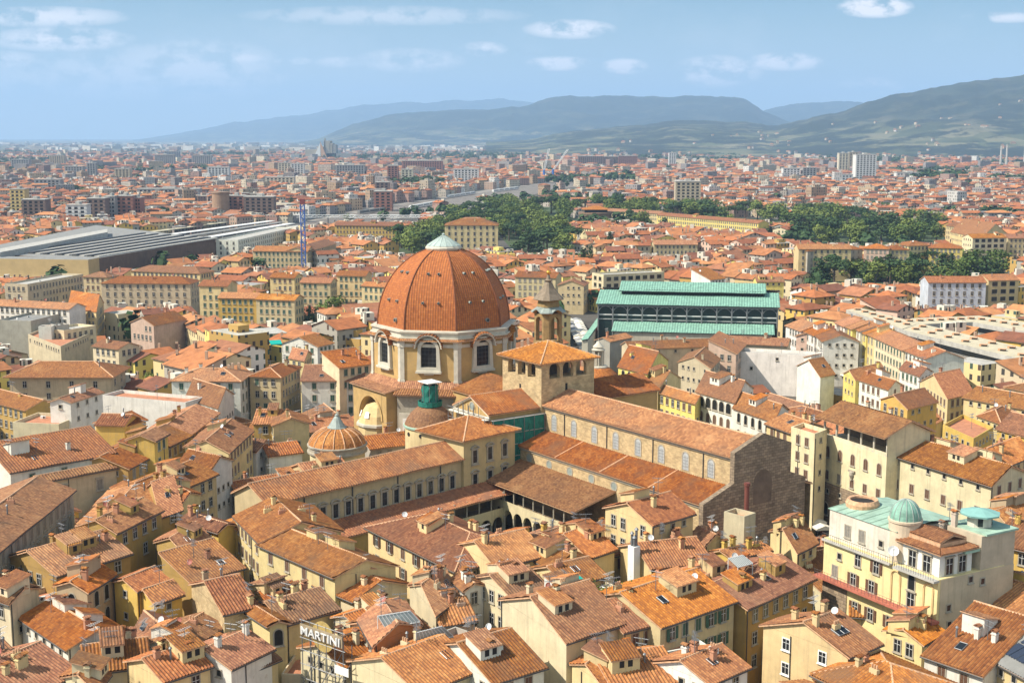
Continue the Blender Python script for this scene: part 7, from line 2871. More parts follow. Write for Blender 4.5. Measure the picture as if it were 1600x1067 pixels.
STREETS = [flat_quad(((893, 497), (925, 492), (930, 560), (915, 570)), 0), flat_quad(((1236, 790), (1290, 780), (1300, 860), (1230, 840)), 0), flat_quad(((1283, 572), (1345, 575), (1350, 600), (1300, 600)), 0),
           flat_quad(((925, 580), (1000, 640), (1240, 770), (1290, 790), (1240, 720), (1010, 620)), 0)]
for sq_ in STREETS:
    xs_ = [p[0] for p in sq_]
    ys_ = [p[1] for p in sq_]
    for gx in range(int(min(xs_) // 40), int(max(xs_) // 40) + 1):
        for gy in range(int(min(ys_) // 40), int(max(ys_) // 40) + 1):
            FG.setdefault((gx, gy), []).append(sq_)
# districts with their own street direction
DIST = []
for k in range(70):
    y_ = IR.uniform(120, 1200)
    DIST.append((IR.uniform(-.5, .5) * y_, y_, NAVE + IR.choice([0, math.pi / 2]) + IR.gauss(0, .22)))
CAND = []
for di, (dx_, dy_, da) in enumerate(DIST):
    fr = Fr((dx_, dy_), da)
    v = -170.0
    row = 0
    while v < 170:
        dep = IR.uniform(10, 13.5)
        u = -170.0 + IR.uniform(0, 8)
        while u < 170:
            wd = IR.uniform(8, 19)
            c = fr.rect(u + .05, u + wd, v, v + dep)
            cx_, cy_ = fr.xy(u + wd / 2, v + dep / 2)
            if cy_ > 135 and cy_ < 1150 and abs(cx_) < 30 + .42 * cy_:
                best = min(range(len(DIST)), key=lambda j: (DIST[j][0] - cx_) ** 2 + (DIST[j][1] - cy_) ** 2)
                if best == di:
                    CAND.append((cx_, cy_, c, wd, dep))
            u += wd + (IR.uniform(3, 7) if IR.random() < .08 else 0)
        row += 1
        v += dep + (IR.uniform(3.5, 6) if row % 2 == 0 else IR.choice([0.4, 3.0, 5.0]))
CAND.sort(key=lambda q: q[1])
WC = ['cream', 'cream', 'pale', 'pale', 'white', 'yellow', 'sand', 'beige', 'ochre', 'pink', 'grey', 'lemon']
LIMIT = 330
TOWN = []
for (cx_, cy_, c, wd, dep) in CAND:
    bad = free(c)
    if bad >= (3 if cy_ < 330 else 2):
        continue
    if bad and cy_ > 330 and IR.random() < .5:
        continue
    if cy_ < 200:
        ze = IR.uniform(8.5, 11.5)
    elif cy_ < 330:
        ze = IR.uniform(9, 12.5)
    elif cy_ < 600:
        ze = IR.uniform(11, 16.5)
    else:
        ze = IR.uniform(8.5, 14)
    if cy_ > 215:
        ze = cap_height(c, ze, 2.2)
        if ze < 4.5:
            continue
    col = IR.choice(WC)
    kind = IR.choices(['g', 'h', 's', 'f'], [.68, .17, .07, .08])[0]
    if kind == 'g' and IR.random() < .25:
        c = c[1:] + c[:1]
    if len(HOUSES) < LIMIT and cy_ < 560:
        house(c, ze, kind, col, extras=True, rows=3 if cy_ > 330 else 2, info='')
    else:
        TOWN.append((c, ze, kind, WALLC[col]))


# the rest of the town as one mass
def town_wall_fn(t, b):
    vc = t.n('ShaderNodeVertexColor', layer_name='col').outputs[0]
    uv = t.n('ShaderNodeUVMap').outputs[0]
    sp = t.n('ShaderNodeSeparateXYZ', {0: uv})
    fu = t.math('FRACT', t.math('DIVIDE', sp.outputs[0], 3.1))
    fv = t.math('FRACT', t.math('DIVIDE', sp.outputs[1], 3.5))
    cell = t.n('ShaderNodeCombineXYZ', {0: t.math('FLOOR', t.math('DIVIDE', sp.outputs[0], 3.1)), 1: t.math('FLOOR', t.math('DIVIDE', sp.outputs[1], 3.5)), 2: 0.0})
    wn = t.n('ShaderNodeTexWhiteNoise', {0: cell}, noise_dimensions='3D')
    mu = t.math('COMPARE', fu, .5, .19)
    mv = t.math('COMPARE', fv, .52, .27)
    m = t.math('MULTIPLY', t.math('MULTIPLY', mu, mv), t.math('GREATER_THAN', wn.outputs[0], .2))
    wc = t.ramp(wn.outputs[0], [(0, (.05, .045, .04)), (.5, (.09, .055, .04)), (.75, (.05, .09, .07)), (1, (.16, .14, .12))], 'CONSTANT')
    t.put(b, 'Base Color', t.mix(m, vc, wc))
    b.inputs['Roughness'].default_value = .9


def town_roof_fn(t, b):
    vc = t.n('ShaderNodeVertexColor', layer_name='col').outputs[0]
    g = t.n('ShaderNodeNewGeometry').outputs['Position']
    k = t.n('ShaderNodeMapRange', {0: t.noise(g, .35, 4, .65), 1: .3, 2: .7, 3: .7, 4: 1.25})
    c = t.vmath('SCALE', vc)
    t.put(c, 3, k)
    t.put(b, 'Base Color', c.outputs[0])
    b.inputs['Roughness'].default_value = .9


M['town_wall'] = mat('town_wall', town_wall_fn)
M['town_roof'] = mat('town_roof', town_roof_fn)
RC = [(.37, .125, .042), (.39, .15, .055), (.29, .095, .038), (.44, .185, .07), (.32, .13, .062), (.21, .078, .042)]
FLATC = [(.32, .31, .29), (.42, .40, .36), (.24, .22, .2), (.45, .42, .35)]
tw = MB()


def town_house(mb, c, ze, kind, col, rnd, ov=.6, detail=True):
    k = rnd.uniform(.85, 1.1)
    col = tuple(v * k for v in col)
    n = 4
    for q in range(4):
        a, b = c[q], c[(q + 1) % 4]
        mb.poly([(*a, 0), (*b, 0), (*b, ze), (*a, ze)], 0, c=col)
    if kind == 'f':
        mb.poly([(*p, ze - .02) for p in c], 1, c=rnd.choice(FLATC))
        if detail and rnd.random() < .4:
            f = .5
            cx, cy = sum(p[0] for p in c) / 4, sum(p[1] for p in c) / 4
            s = [((p[0] - cx) * .35 + cx, (p[1] - cy) * .4 + cy) for p in c]
            mb.prism(s, ze - .02, ze + 2.4, 0, 1, bottom=False, col=col)
        return
    fc, rd, gb, hh, fn = roof_faces(c, ze, kind, .34, ov)
    rc = rnd.choice(RC)
    kk = rnd.uniform(.8, 1.2)
    rc = tuple(v * kk for v in rc)
    for f in fc:
        mb.poly(f, 1, c=rc)
        mb.poly([p + Vector((0, 0, -.25)) for p in reversed(f)], 1, c=(.3, .22, .16))
    for g in gb:
        mb.poly(g, 0, c=col)
    if detail:
        for _ in range(rnd.choice([0, 1, 1, 2, 3])):
            a, b = rnd.uniform(.1, .9), rnd.uniform(.2, .8)
            x = (c[0][0] * (1 - a) + c[1][0] * a) * (1 - b) + (c[3][0] * (1 - a) + c[2][0] * a) * b
            y = (c[0][1] * (1 - a) + c[1][1] * a) * (1 - b) + (c[3][1] * (1 - a) + c[2][1] * a) * b
            if rnd.random() < .25:
                mb.box((x, y, ze), rnd.uniform(2.5, 4.5), rnd.uniform(2.5, 4), hh + rnd.uniform(1, 2), 0, rnd.uniform(0, 1.5), col=(.62, .58, .48))
            else:
                mb.box((x, y, ze), .8, .8, hh + 1.2, 0, 0, col=(.5, .36, .25))


for (c, ze, kind, col) in TOWN:
    if c[0][1] < 480 or IR.random() < .97:
        town_house(tw, orient([tuple(p) for p in c]), ze, kind, col, IR)

# coarser and coarser towards the horizon
PAL = [(.50, .42, .31), (.46, .40, .33), (.58, .55, .51), (.46, .36, .24), (.40, .28, .21), (.36, .25, .16), (.28, .25, .24), (.32, .19, .15), (.52, .45, .34), (.25, .22, .21), (.34, .22, .18)]


def blocked(x, y):
    for fp in FG.get(grid_key(x, y), ()):
        if inside((x, y), fp):
            return True
    for fp in FOOTFAR:
        if inside((x, y), fp):
            return True
    return False


y = 1130.0
while y < 2700:
    cell = 17 + (y - 1100) * .004
    x = -.45 * y - 40
    band = int((y - 1100) // 90)
    while x < .45 * y + 40:
        n = noise.noise(Vector((x / 160, y / 160, 3.1)))
        ang = NAVE + round(noise.noise(Vector((x / 330, y / 330, 9.7))) * 5) * .3
        if IR.random() < .9 and not blocked(x, y) and abs(math.sin((x * math.cos(ang) + y * math.sin(ang)) / 19.0)) > .16 and n < .42:
            wd, dp = IR.uniform(10, 24), IR.uniform(9, 13)
            hgt = IR.uniform(8, 15) + (IR.uniform(4, 11) if IR.random() < .05 + .04 * (x < 0) else 0)
            fr = Fr((x + IR.uniform(-4, 4), y + IR.uniform(-4, 4)), ang + IR.choice([0, math.pi / 2]))
            kd = 'f' if (IR.random() < .16 or hgt > 17) else IR.choice('ghg')
            if y < 1500:
                hgt = min(hgt, IR.uniform(8, 13))
            hgt = cap_height(fr.rect(-wd / 2, wd / 2, -dp / 2, dp / 2), hgt, 2)
            if hgt < 4:
                x += cell
                continue
            town_house(tw, fr.rect(-wd / 2, wd / 2, -dp / 2, dp / 2), hgt, kd, IR.choice(PAL), IR, detail=True)
        x += cell * IR.uniform(.85, 1.3)
    y += cell * .95
while y < 7600:
    cell = 25 + (y - 2700) * .011
    x = -.45 * y - 60
    while x < .45 * y + 60:
        n = noise.noise(Vector((x / 420, y / 420, 5.5)))
        dens = .85 - max(0, (y - 4200) / 5200)
        if x > .12 * y:
            dens *= 1 if y < 4700 else .35
        if IR.random() < dens and n < .3 and not blocked(x, y):
            wd, dp = IR.uniform(12, 36), IR.uniform(10, 15)
            hgt = IR.uniform(6, 11.5) + (IR.uniform(5, 15) if IR.random() < .07 else 0)
            ang = NAVE + round(noise.noise(Vector((x / 700, y / 700, 9.7))) * 4) * .35
            fr = Fr((x, y), ang + IR.choice([0, math.pi / 2]))
            kd = 'f' if (IR.random() < .14 or hgt > 17) else 'h'
            town_house(tw, fr.rect(-wd / 2, wd / 2, -dp / 2, dp / 2), hgt, kd, IR.choice(PAL), IR, detail=False)
        x += cell * IR.uniform(.8, 1.35)
    y += cell * 1.05
while y < 15500:        # scattered suburbs and sheds on the plain
    cell = 130 + (y - 7600) * .02
    x = -.45 * y - 60
    while x < .45 * y + 60:
        px_, _ = proj((x, y, 0))
        lim = 15500 if px_ < 500 else (10500 if px_ < 830 else 8000)
        if y < lim and IR.random() < .5 and noise.noise(Vector((x / 900, y / 900, 2.5))) < .25:
            wd, dp = IR.uniform(25, 130), IR.uniform(15, 50)
            fr = Fr((x, y), IR.uniform(0, 3))
            town_house(tw, fr.rect(-wd / 2, wd / 2, -dp / 2, dp / 2), IR.uniform(9, 26), 'f', IR.choice([(.66, .64, .6), (.5, .45, .38), (.45, .40, .34), (.4, .28, .22)]), IR, detail=False)
        x += cell * IR.uniform(.7, 1.4)
    y += cell
# villas and hamlets on the hill slopes
hh_, px0_, px1_, r0_, rr_ = HILLF[0]
for k in range(230):
    px_ = IR.choice([IR.uniform(900, 1600), IR.uniform(1180, 1620)])
    r_ = lerp(r0_ + 60, rr_ * .86, IR.random() ** 1.9)
    if noise.noise(Vector((px_ / 45, r_ / 420, 1.7))) < -.02:
        continue
    az = math.atan((px_ - 800) / FPX)
    z_ = hh_(px_, r_)
    if z_ < 0:
        continue
    fr = Fr((r_ * math.sin(az), r_ * math.cos(az)), IR.uniform(0, 3))
    wd, dp = IR.uniform(10, 22), IR.uniform(9, 13)
    i0 = len(tw.v)
    town_house(tw, fr.rect(-wd / 2, wd / 2, -dp / 2, dp / 2), IR.uniform(7, 13), 'h', IR.choice([(.5, .42, .3), (.5, .46, .4), (.42, .3, .2)]), IR, detail=False)
    for i in range(i0, len(tw.v)):
        tw.v[i] = tw.v[i] + Vector((0, 0, z_ - 1.5))
for k in range(230):        # white works and villages at the foot of the second range
    px_ = IR.uniform(480, 1000)
    r_ = IR.uniform(7600, 11000)
    az = math.atan((px_ - 800) / FPX)
    fr = Fr((r_ * math.sin(az), r_ * math.cos(az)), IR.uniform(0, 3))
    wd, dp = IR.uniform(20, 80), IR.uniform(14, 30)
    town_house(tw, fr.rect(-wd / 2, wd / 2, -dp / 2, dp / 2), IR.uniform(6, 13), 'f', IR.choice([(.6, .57, .5), (.55, .45, .36), (.6, .6, .57)]), IR, detail=False)
o = tw.build('distant_town', [M['town_wall'], M['town_roof']])
tag(o, 'dense mass of red roofed houses filling the plain to the hills', 'town', kind='stuff')

# trees scattered through the far town and up the slopes: one mass
wd_ = MB()
TRF = random.Random(9)


def blob(mb, x, y, z, h, n):
    for _ in range(n):
        v = Vector((TRF.gauss(0, 1), TRF.gauss(0, 1), TRF.gauss(0, 1))).normalized() * (TRF.random() ** .4)
        c = Vector((x + v.x * h * .42, y + v.y * h * .42, z + h * .58 + v.z * h * .42))
        s = h * TRF.uniform(.1, .2)
        nr = (v + Vector((0, 0, .5)) + Vector((TRF.uniform(-.5, .5), TRF.uniform(-.5, .5), 0))).normalized()
        a = nr.orthogonal().normalized()
        b = nr.cross(a)
        mb.poly([c - a * s, c - b * s, c + a * s, c + b * s])


for k in range(5600):
    y = 480 + 6800 * TRF.random() ** 1.35
    x = TRF.uniform(-.43, .43) * y
    m = noise.noise(Vector((x / 160, y / 160, 3.1))) if y < 2700 else noise.noise(Vector((x / 420, y / 420, 5.5)))
    if m < (.42 if y < 2700 else .3) - .06 and TRF.random() > .13:
        continue
    if y < 1150 and (blocked(x, y) or TRF.random() < .6):
        continue
    if blocked(x, y):
        continue
    for j in range(3 if m > .25 else 1):
        blob(wd_, x + TRF.uniform(-14, 14), y + TRF.uniform(-14, 14), 0, TRF.uniform(8, 15) * (1 if y < 3000 else 1.3), 46 if y < 2500 else 20)
# darker groves named in the picture: pines by the yard, wood below the hill
for (xa, ya, xb, yb, n, h) in ((612, 292, 690, 290, 60, 17), (690, 286, 672, 283, 16, 15), (1420, 283, 1505, 282, 120, 20), (1545, 286, 1600, 288, 50, 18), (850, 282, 985, 278, 70, 14), (545, 300, 620, 300, 24, 14), (800, 270, 860, 268, 40, 14), (960, 268, 995, 282, 50, 15)):
    for k in range(n):
        f = TRF.random()
        p_ = P(lerp(xa, xb, f), lerp(ya, yb, f) + TRF.uniform(-2.5, 2.5), 4)
        blob(wd_, p_.x, p_.y, 0, h * TRF.uniform(.8, 1.2), 60)
o = wd_.build('far_trees', M['leaf_dark'])
tag(o, 'dark tree clumps scattered through the distant town', 'trees', kind='stuff')

# ------------------------------------------------------------------ market stalls in the streets
def stall_mesh(m, w_=3.4, d_=2.8):
    mb = MB()
    a, b = w_ / 2, d_ / 2
    e, r = 2.5, 3.1
    mb.poly([(-a, -b, e), (a, -b, e), (a, 0, r), (-a, 0, r)], 0)
    mb.poly([(a, b, e), (-a, b, e), (-a, 0, r), (a, 0, r)], 0)
    for s in (-1, 1):
        mb.poly([(s * a, -b, e), (s * a, b, e), (s * a, 0, r)], 0)
    for (x0, y0, x1, y1) in ((-a, -b, a, -b), (a, -b, a, b), (a, b, -a, b), (-a, b, -a, -b)):
        mb.poly([(x0, y0, e - .35), (x1, y1, e - .35), (x1, y1, e), (x0, y0, e)], 0)
    return mesh_of(mb, 'awning', [m])


SM = [stall_mesh(M['canvas']), stall_mesh(M['grey_canvas'])]
mb = MB()
mb.box((0, -.4, 0), 2.8, 1.2, .9, 0)
for k in range(6):
    mb.box((-1.1 + k * .44, -.4 + .2 * (-1) ** k, .9), .34, .5, .16 + .05 * (k % 3), 1)
CTR = mesh_of(mb, 'counter', [M['bark'], plain('leather_goods', (.3, .09, .05), .7, var=.5, scale=2)])
mb = MB()
mb.tube((0, 0, 0), (0, 0, 2.6), .05, 0, 5)
POST = mesh_of(mb, 'post', [M['metal']])
SR = random.Random(3)
ORD = ['nearest', 'second', 'third', 'fourth', 'fifth', 'sixth', 'seventh', 'eighth', 'ninth', 'tenth', 'eleventh', 'twelfth', 'thirteenth', 'fourteenth', 'fifteenth', 'sixteenth', 'seventeenth', 'eighteenth', 'nineteenth', 'twentieth']


def stalls(xa, ya, xb, yb, n, side, kinds, where, zz=2.7, wide=1.0):
    a, b = P(xa, ya, zz), P(xb, yb, zz)
    d = (b - a).normalized()
    for k in range(n):
        p = a.lerp(b, (k + .5) / n)
        kd = SR.choice(kinds)
        ang = math.atan2(d.y, d.x) + side
        o = thing('market_stall', f"{'white' if kd == 0 else 'grey'} awning stall, {ORD[k]} along {where}", 'stall', (p.x, p.y, 0), 'market stalls in the streets')
        inst(SM[kd], 'awning', (p.x, p.y, SR.uniform(-.2, .25)), ang + SR.uniform(-.08, .08), o, scale=(wide, wide, 1))
        inst(CTR, 'counter', (p.x, p.y, 0), ang, o)
        for sx in (-1.55, 1.55):
            for sy in (-1.25, 1.25):
                inst(POST, 'post', (p.x + sx * math.cos(ang) - sy * math.sin(ang), p.y + sx * math.sin(ang) + sy * math.cos(ang), 0), 0, o)


stalls(931, 552, 900, 497, 16, 0, [0, 0, 1], 'the right row of the street left of the market hall', wide=1.5)
stalls(918, 552, 889, 497, 16, 0, [1, 1, 0], 'the left row of the street left of the market hall', wide=1.5)
stalls(1287, 822, 1240, 790, 5, 0, [0], 'the square before the basilica front', wide=1.3)
stalls(1302, 800, 1262, 778, 4, 0, [0], 'the palace foot beyond the basilica front', wide=1.15)
for k, (x0, y0, x1, y1, dep, lb) in enumerate(((1285, 566, 1306, 576, 6, 'big white tent behind the beige market street houses'), (1300, 580, 1322, 590, 9, 'largest white tent sheet below the row of tall houses'), (1330, 578, 1352, 586, 4, 'low white tent at the foot of the yellow house'))):
    a_, b_ = P(x0, y0, 4), P(x1, y1, 4)
    d_ = (b_ - a_).normalized()
    n_ = Vector((-d_.y, d_.x, 0)) * dep
    w = MB()
    w.poly([a_, b_, b_ + n_ * .5 + Vector((0, 0, 1.4)), a_ + n_ * .5 + Vector((0, 0, 1.4))])
    w.poly([b_ + n_, a_ + n_, a_ + n_ * .5 + Vector((0, 0, 1.4)), b_ + n_ * .5 + Vector((0, 0, 1.4))])
    w.poly([a_, a_ + n_, a_ + n_ * .5 + Vector((0, 0, 1.4))])
    w.poly([b_ + n_, b_, b_ + n_ * .5 + Vector((0, 0, 1.4))])
    root = thing('tent', lb, 'tent', ((a_ + b_) / 2).xy.to_3d(), 'white tents in the market street')
    w.build('canvas', M['canvas'], root)
    for p_ in (a_, b_, a_ + n_, b_ + n_):
        inst(POST, 'post', (p_.x, p_.y, 0), 0, root, scale=(1.5, 1.5, 1.55))
# paved square and streets
w = MB()
w.poly([P(1215, 872, .01), P(1300, 880, .01), P(1320, 790, .01), P(1225, 770, .01)])
tag(w.build('square', M['paving']), kind='structure')

# ------------------------------------------------------------------ rooftop sign on its scaffold
pa, pb = P(469, 982, 18.5), P(533, 1004, 18.5)
d_ = (pb - pa).normalized()
sa = math.atan2(d_.y, d_.x)
SG = Fr((pa.x, pa.y), sa)
SLn = (pb - pa).length
sg = thing('rooftop_sign', 'large white lettered rooftop sign with round disc on a pole scaffold', 'sign', SG.p(SLn / 2, 0, 0))
w = MB()
w.box(SG.p(SLn / 2, .12, 17.7), SLn + .2, .14, 1.55, 0, sa)
w.build('board', plain('sign_board', (.32, .25, .16), .8, var=.2, scale=2), sg)
fc_ = bpy.data.curves.new('lettering', 'FONT')
fc_.body = 'MARTINI'
fc_.size = 2.1
fc_.extrude = .07
fc_.offset = .02
fc_.align_x = 'CENTER'
to = bpy.data.objects.new('lettering', fc_)
COL.objects.link(to)
bpy.context.view_layer.update()
dg = bpy.context.evaluated_depsgraph_get()
lm = bpy.data.meshes.new_from_object(to.evaluated_get(dg))
bpy.data.objects.remove(to)
xs_ = [v.co.x for v in lm.vertices]
wl = max(xs_) - min(xs_)
cxl = (max(xs_) + min(xs_)) / 2
for v in lm.vertices:
    x_, y_, z_ = (v.co.x - cxl) * (SLn * .94 / wl), v.co.y * .75, v.co.z
    v.co = (x_, -z_ - .02, y_)
lm.materials.clear()
lm.materials.append(M['dish'])
lo = bpy.data.objects.new('lettering', lm)
COL.objects.link(lo)
lo.parent = sg
lo.location = SG.p(SLn / 2, -.06, 17.9) - sg.location
lo.rotation_euler = (0, 0, sa)
w = MB()
cd_ = SG.p(SLn * .52, .35, 18.3)
for k in range(24):
    a0, a1 = 2 * math.pi * k / 24, 2 * math.pi * (k + 1) / 24
    q = [SG.p(SLn * .52 + 2.1 * math.cos(a), y_, 18.3 + 2.1 * math.sin(a)) for a, y_ in ((a0, .28), (a1, .28), (a1, .4), (a0, .4))]
    w.poly(q)
    w.poly([SG.p(SLn * .52, .28, 18.3), q[0], q[1]])
    w.poly([SG.p(SLn * .52, .4, 18.3), q[2], q[3]])
w.build('disc', plain('gilded_disc', (.42, .30, .10), .6, var=.2, scale=2), sg)
for u in [SLn * k / 5 for k in range(6)]:
    for v in (.3, 1.9):
        m2 = MB()
        m2.tube(SG.p(u, v, 9), SG.p(u, v, 19.9 if v < 1 else 17.6), .07, 0, 5)
        m2.build('pole', M['metal'], sg)
for z in (11.5, 13.5, 15.5, 17.2, 19.7):
    m2 = MB()
    m2.tube(SG.p(-.4, .3, z), SG.p(SLn + .4, .3, z), .06, 0, 5)
    m2.build('rail', M['metal'], sg)
for k in range(10):
    m2 = MB()
    m2.tube(SG.p(SLn * (k % 5) / 5, .3 if k < 5 else 1.9, 10.5 + (k % 2) * 2), SG.p(SLn * ((k % 5) + 1) / 5, 1.9 if k < 5 else .3, 15.5 + (k % 2)), .05, 0, 5)
    m2.build('brace', M['metal'], sg)
m2 = MB()
m2.box(SG.p(SLn + .2, -.2, 14.2), 2.6, .1, 1.1, 0, sa)
m2.build('small_plate', M['white'], sg)

# ------------------------------------------------------------------ single things on the roofs
def awning(x0, y0, x1, y1, z, dep, m, label):
    a, b = P(x0, y0, z), P(x1, y1, z)
    d = (b - a).normalized()
    n = Vector((-d.y, d.x, 0)) * dep
    w = MB()
    w.poly([a, b, b + n + Vector((0, 0, .9)), a + n + Vector((0, 0, .9))])
    w.poly([a - Vector((0, 0, .35)), b - Vector((0, 0, .35)), b, a])
    root = thing('awning', label, 'awning', ((a + b) / 2 - Vector((0, 0, 3))))
    w.build('cloth', m, root)
    w = MB()
    for p_ in (a, b):
        w.tube(p_ - Vector((0, 0, 3)), p_, .05, 0, 5)
    w.build('frame', M['metal'], root)


awning(899, 923, 925, 915, 19.2, 2.6, M['teal'], 'bright teal sloping awning on a roof terrace')
awning(423, 538, 441, 537, 15, 3, M['teal'], 'small teal awning among roofs left of the dome')
# planted roof terrace: pots with shrubs
mb = MB()
mb.lathe((0, 0, 0), [(.0, .01), (.28, 0.01), (.4, .55), (.36, .55), (.0, .5)], 10, 0)
POT = mesh_of(mb, 'pot', [M['mortar']])
SHR = []
for k in range(3):
    mb = MB()
    rr = random.Random(40 + k)
    for _ in range(140):
        v = Vector((rr.gauss(0, .42), rr.gauss(0, .42), abs(rr.gauss(.55, .35)) + .45))
        s = rr.uniform(.06, .13)
        nr = Vector((rr.uniform(-1, 1), rr.uniform(-1, 1), rr.uniform(0, 1))).normalized()
        a = nr.orthogonal().normalized()
        b = nr.cross(a)
        mb.poly([v - a * s, v - b * s, v + a * s, v + b * s])
    SHR.append(mesh_of(mb, 'foliage', [M['leaf']]))
PR = random.Random(8)


def pot(p, label, sc=1.0):
    o = thing('potted_plant', label, 'plant', p, 'potted plants on roof terraces')
    inst(POT, 'pot', p, 0, o, scale=(sc, sc, sc))
    inst(PR.choice(SHR), 'foliage', p, PR.uniform(0, 6), o, scale=(sc, sc, sc))


ta, tb = P(951, 950, 16.4), P(997, 938, 16.4)
td = (tb - ta).normalized()
tn = Vector((-td.y, td.x, 0))
for k in range(7):
    pot(ta + td * (.7 + k * (tb - ta).length / 7.4) + tn * .7 + Vector((0, 0, .01)), 'leafy shrub in a clay pot in the front row of the planted roof terrace', PR.uniform(1.0, 1.7))
for k in range(6):
    pot(ta + td * .8 + tn * (1.9 + k * 1.0) + Vector((0, 0, .01)), 'leafy shrub in a clay pot along the left side of the planted roof terrace', PR.uniform(1.0, 1.8))
for k, (x_, y_) in enumerate(((12, 948), (30, 952), (44, 946))):
    pot(P(x_, y_, 13.51), ['potted shrub, left one on the small corner terrace at lower left', 'potted shrub, middle one on the small corner terrace at lower left', 'potted shrub, right one on the small corner terrace at lower left'][k])
p_ = P(118, 735, 15.2)
pot(P(122, 731, 15.2), 'tall leafy plant on the ledge of the white upper storey', 2.2)
pot(P(72, 741, 15.2), 'small leafy plant at the left of the white upper storey ledge', 1.4)
# tall white chimney stack with steel cowls, red rust flue
p_ = P(990, 905, 14)
ch = thing('chimney_stack', 'tall white chimney stack crowned with steel cowls above the roofs', 'chimney', (p_.x, p_.y, 0))
w = MB()
w.box((p_.x, p_.y, 0), 1.5, 1.3, 19.6, 0, NAVE)
w.build('shaft', M['white'], ch)
for dx_, dy_, h in ((-.35, 0, 2.0), (.35, .1, 2.6), (0, -.3, 1.4)):
    w = MB()
    w.tube((p_.x + dx_, p_.y + dy_, 19.6), (p_.x + dx_, p_.y + dy_, 19.6 + h), .22, 0, 8)
    w.tube((p_.x + dx_, p_.y + dy_, 19.6 + h), (p_.x + dx_, p_.y + dy_, 20.0 + h), .4, 0, 8, .1)
    w.build('cowl', M['metal'], ch)
p_ = P(1165, 842, 16)
w = MB()
w.tube((p_.x, p_.y, 0), (p_.x, p_.y, 25.4), .42, 0, 10)
w.tube((p_.x, p_.y, 25.4), (p_.x, p_.y, 25.9), .55, 0, 10)
root = thing('flue', 'thick rust red flue pipe beside the tall plain beige block', 'chimney', (p_.x, p_.y, 0))
w.build('pipe', plain('rust_red', (.16, .045, .03), .7), root)


def glass_roof(q, z0, z1, label):
    """Lean-to roof of glazing bars: four photo points, front edge at z0, back edge at z1."""
    a, b, c, d = P(*q[0], z0), P(*q[1], z0), P(*q[2], z1), P(*q[3], z1)
    root = thing('glass_roof', label, 'glass roof', ((a + c) / 2))
    w = MB()
    w.poly([a, b, c, d])
    dn = Vector((0, 0, -.12))
    w.poly([d + dn, c + dn, b + dn, a + dn])
    w.build('panes', plain('greenish_glass', (.30, .34, .32), .15), root)
    w = MB()
    n = 9
    for k in range(n + 1):
        w.tube(a.lerp(b, k / n) + Vector((0, 0, .06)), d.lerp(c, k / n) + Vector((0, 0, .06)), .07, 0, 4)
    w.tube(a, b, .08, 0, 4)
    w.tube(d, c, .08, 0, 4)
    for p_ in (a, b, c, d):
        w.tube(p_ - Vector((0, 0, 1.8)), p_, .06, 0, 4)
    w.build('bars', M['steel'], root)


glass_roof(((602, 981), (656, 971), (640, 954), (590, 962)), 18.4, 20.0, 'sloping glass roof on the orange walled penthouse')
glass_roof(((652, 1008), (708, 994), (690, 978), (650, 988)), 16.8, 18.6, 'low grey glazed roof right of the orange penthouse')
glass_roof(((1153, 886), (1176, 880), (1160, 867), (1138, 872)), 20.6, 21.8, 'small glazed roof on the yellow roof cabin at right')
# solar panels on the grey roof at the lower right corner
p0, p1 = P(1562, 1032, 17), P(1605, 1052, 17)
sd_x = (p1 - p0).normalized()
sol = thing('solar_panels', 'dark solar panel field on the grey sloping roof at the lower right', 'solar panels', p0)
sc_ = None
for rec in HOUSES:
    if rec['roof'] == 's' and rec['ctr'].x > 45 and rec['dist'] < 190 and rec['wall'] == 'cream':
        sc_ = rec
if sc_:
    c = sc_['c']
    fn = sc_['fn']
    for i in range(6):
        for j in range(4):
            m2 = MB()
            q = []
            for (da, db) in ((.04, .04), (.96, .04), (.96, .96), (.04, .96)):
                a, b = (i + da) / 6 * .86 + .07, (j + db) / 4 * .8 + .08
                p_ = (c[0] * (1 - a) + c[1] * a) * (1 - b) + (c[3] * (1 - a) + c[2] * a) * b
                q.append(Vector((p_.x, p_.y, fn(a, b) + .35)))
            m2.poly(q)
            m2.poly([v + Vector((0, 0, -.08)) for v in reversed(q)])
            m2.build('panel', M['solar'], sol)

# ------------------------------------------------------------------ labels for the houses: what each looks like and what it stands by
LMK = [('the big dome', 692, 450), ('the bell tower', 858, 490), ('the basilica nave', 1000, 660), ('the market hall', 1075, 480), ('the observatory', 1390, 850), ('the loggia palace', 1340, 690),
       ('the library wing', 560, 750), ('the round chapel', 522, 690), ('the rooftop sign', 500, 990), ('the station', 200, 400), ('the cloister', 860, 790), ('the office ring', 1480, 520), ('the basilica front', 1200, 740),
       ('the white chimney stack', 990, 870), ('the teal awning', 912, 912), ('the blue crane mast', 475, 385), ('the crossing tower', 850, 590), ('the orange penthouse', 612, 985), ('the lower left corner', 20, 1040), ('the lower right corner', 1580, 1040),
       ('the lower left edge', 10, 790), ('the middle left edge', 10, 600), ('the middle right edge', 1590, 640), ('the small teal awning', 432, 540), ('the round courtyard tree', 520, 490), ('the pale blue block', 1495, 450), ('the row of tall houses', 1370, 530), ('the big white tent', 1310, 590), ('the villa above the dome', 735, 362), ('the glazed roof cabin', 1158, 880), ('the planted roof terrace', 965, 940), ('the white columned lantern', 924, 560), ('the tall plain beige block', 1150, 825), ('the solar panels', 1585, 1030), ('the netted scaffold', 790, 660), ('the park', 1380, 350), ('the old fort', 935, 350)]
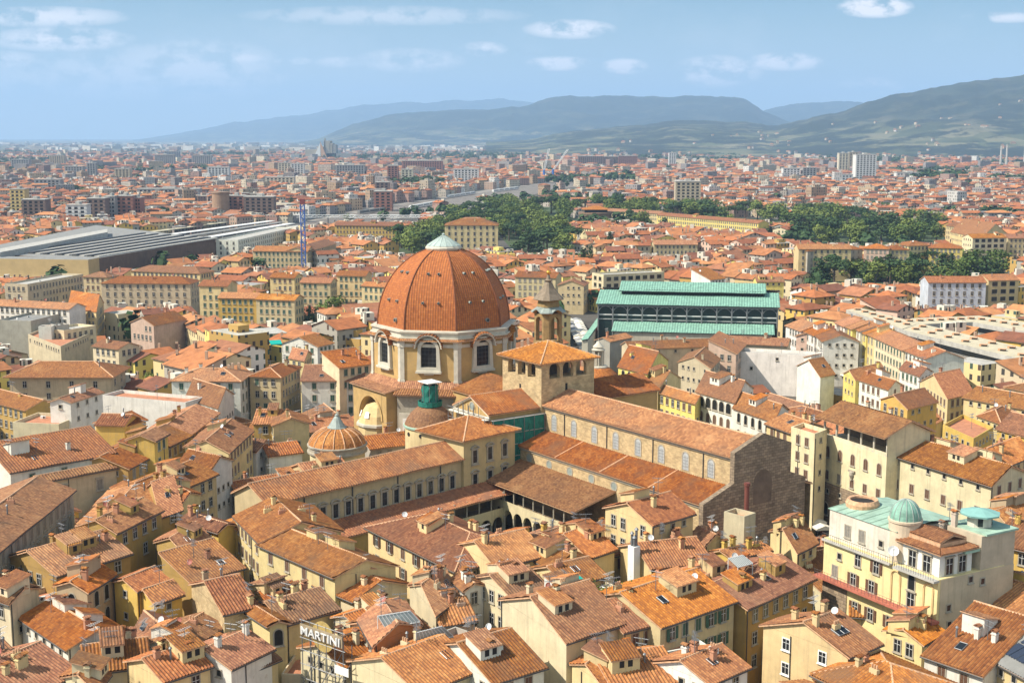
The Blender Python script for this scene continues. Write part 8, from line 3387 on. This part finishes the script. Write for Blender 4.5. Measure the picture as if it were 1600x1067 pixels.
RFN = {'g': 'gabled', 'h': 'hip roofed', 's': 'lean-to roofed', 'f': 'flat roofed'}
NTH = ['', 'second ', 'third ', 'fourth ', 'fifth ', 'sixth ', 'seventh ', 'eighth ', 'ninth ', 'tenth ', 'eleventh ', 'twelfth ']
groups = {}
for rec in HOUSES:
    if rec['root'].get('label'):
        continue
    px, py = proj((rec['ctr'].x, rec['ctr'].y, rec['ze'] + rec['h'] * .5))
    nm, lx, ly = min(LMK, key=lambda l: (l[1] - px) ** 2 + (1.6 * (l[2] - py)) ** 2)
    dx, dy = px - lx, py - ly
    if 'edge' in nm or 'corner' in nm:
        rel = 'near'
    elif abs(dx) > 1.3 * abs(dy):
        rel = 'left of' if dx < 0 else 'right of'
    else:
        rel = 'behind' if dy < 0 else 'in front of'
    f = rec['feats']
    feat = ''
    for k in ('dormer', 'skylight', 'red dish', 'white dish'):
        if k in f:
            feat = ' with ' + k
            break
    if not feat and rec['nwin'] == 0:
        feat = ' with blank walls'
    if rec['info']:
        feat = ' with ' + rec['info'] if 'with' not in rec['info'] and rec['info'].split()[-1] in ('windows',) else ', ' + rec['info']
        feat += ''
    size = ''
    rec['lab'] = (px, py, rec['wall'] if rec['wall'] != 'grey' else 'grey', RFN[rec['roof']], feat, rel, nm)
    groups.setdefault((rec['wall'], RFN[rec['roof']], rec['name'], rel, nm), []).append(rec)
for key, recs in groups.items():
    wall, rf, _, rel, nm = key
    nm_, lx, ly = nm, None, None
    lx, ly = [(l[1], l[2]) for l in LMK if l[0] == nm][0]
    recs.sort(key=lambda r: math.hypot(r['lab'][0] - lx, r['lab'][1] - ly))
    for i, r in enumerate(recs):
        feat = r['lab'][4]
        far = '' if len(recs) == 1 else (f", {NTH[min(i, 11)]}nearest to it" if i else ', the one nearest to it')
        what = 'house' if r['name'] == 'house' else r['name'].replace('_', ' ')
        r['root']['label'] = f"{wall} {rf} {what}{feat} {rel} {nm}{far}"
        if len(r['root']['label'].split()) > 16:
            r['root']['label'] = r['root']['label'].replace(r['lab'][4], '')
bpy.context.view_layer.update()
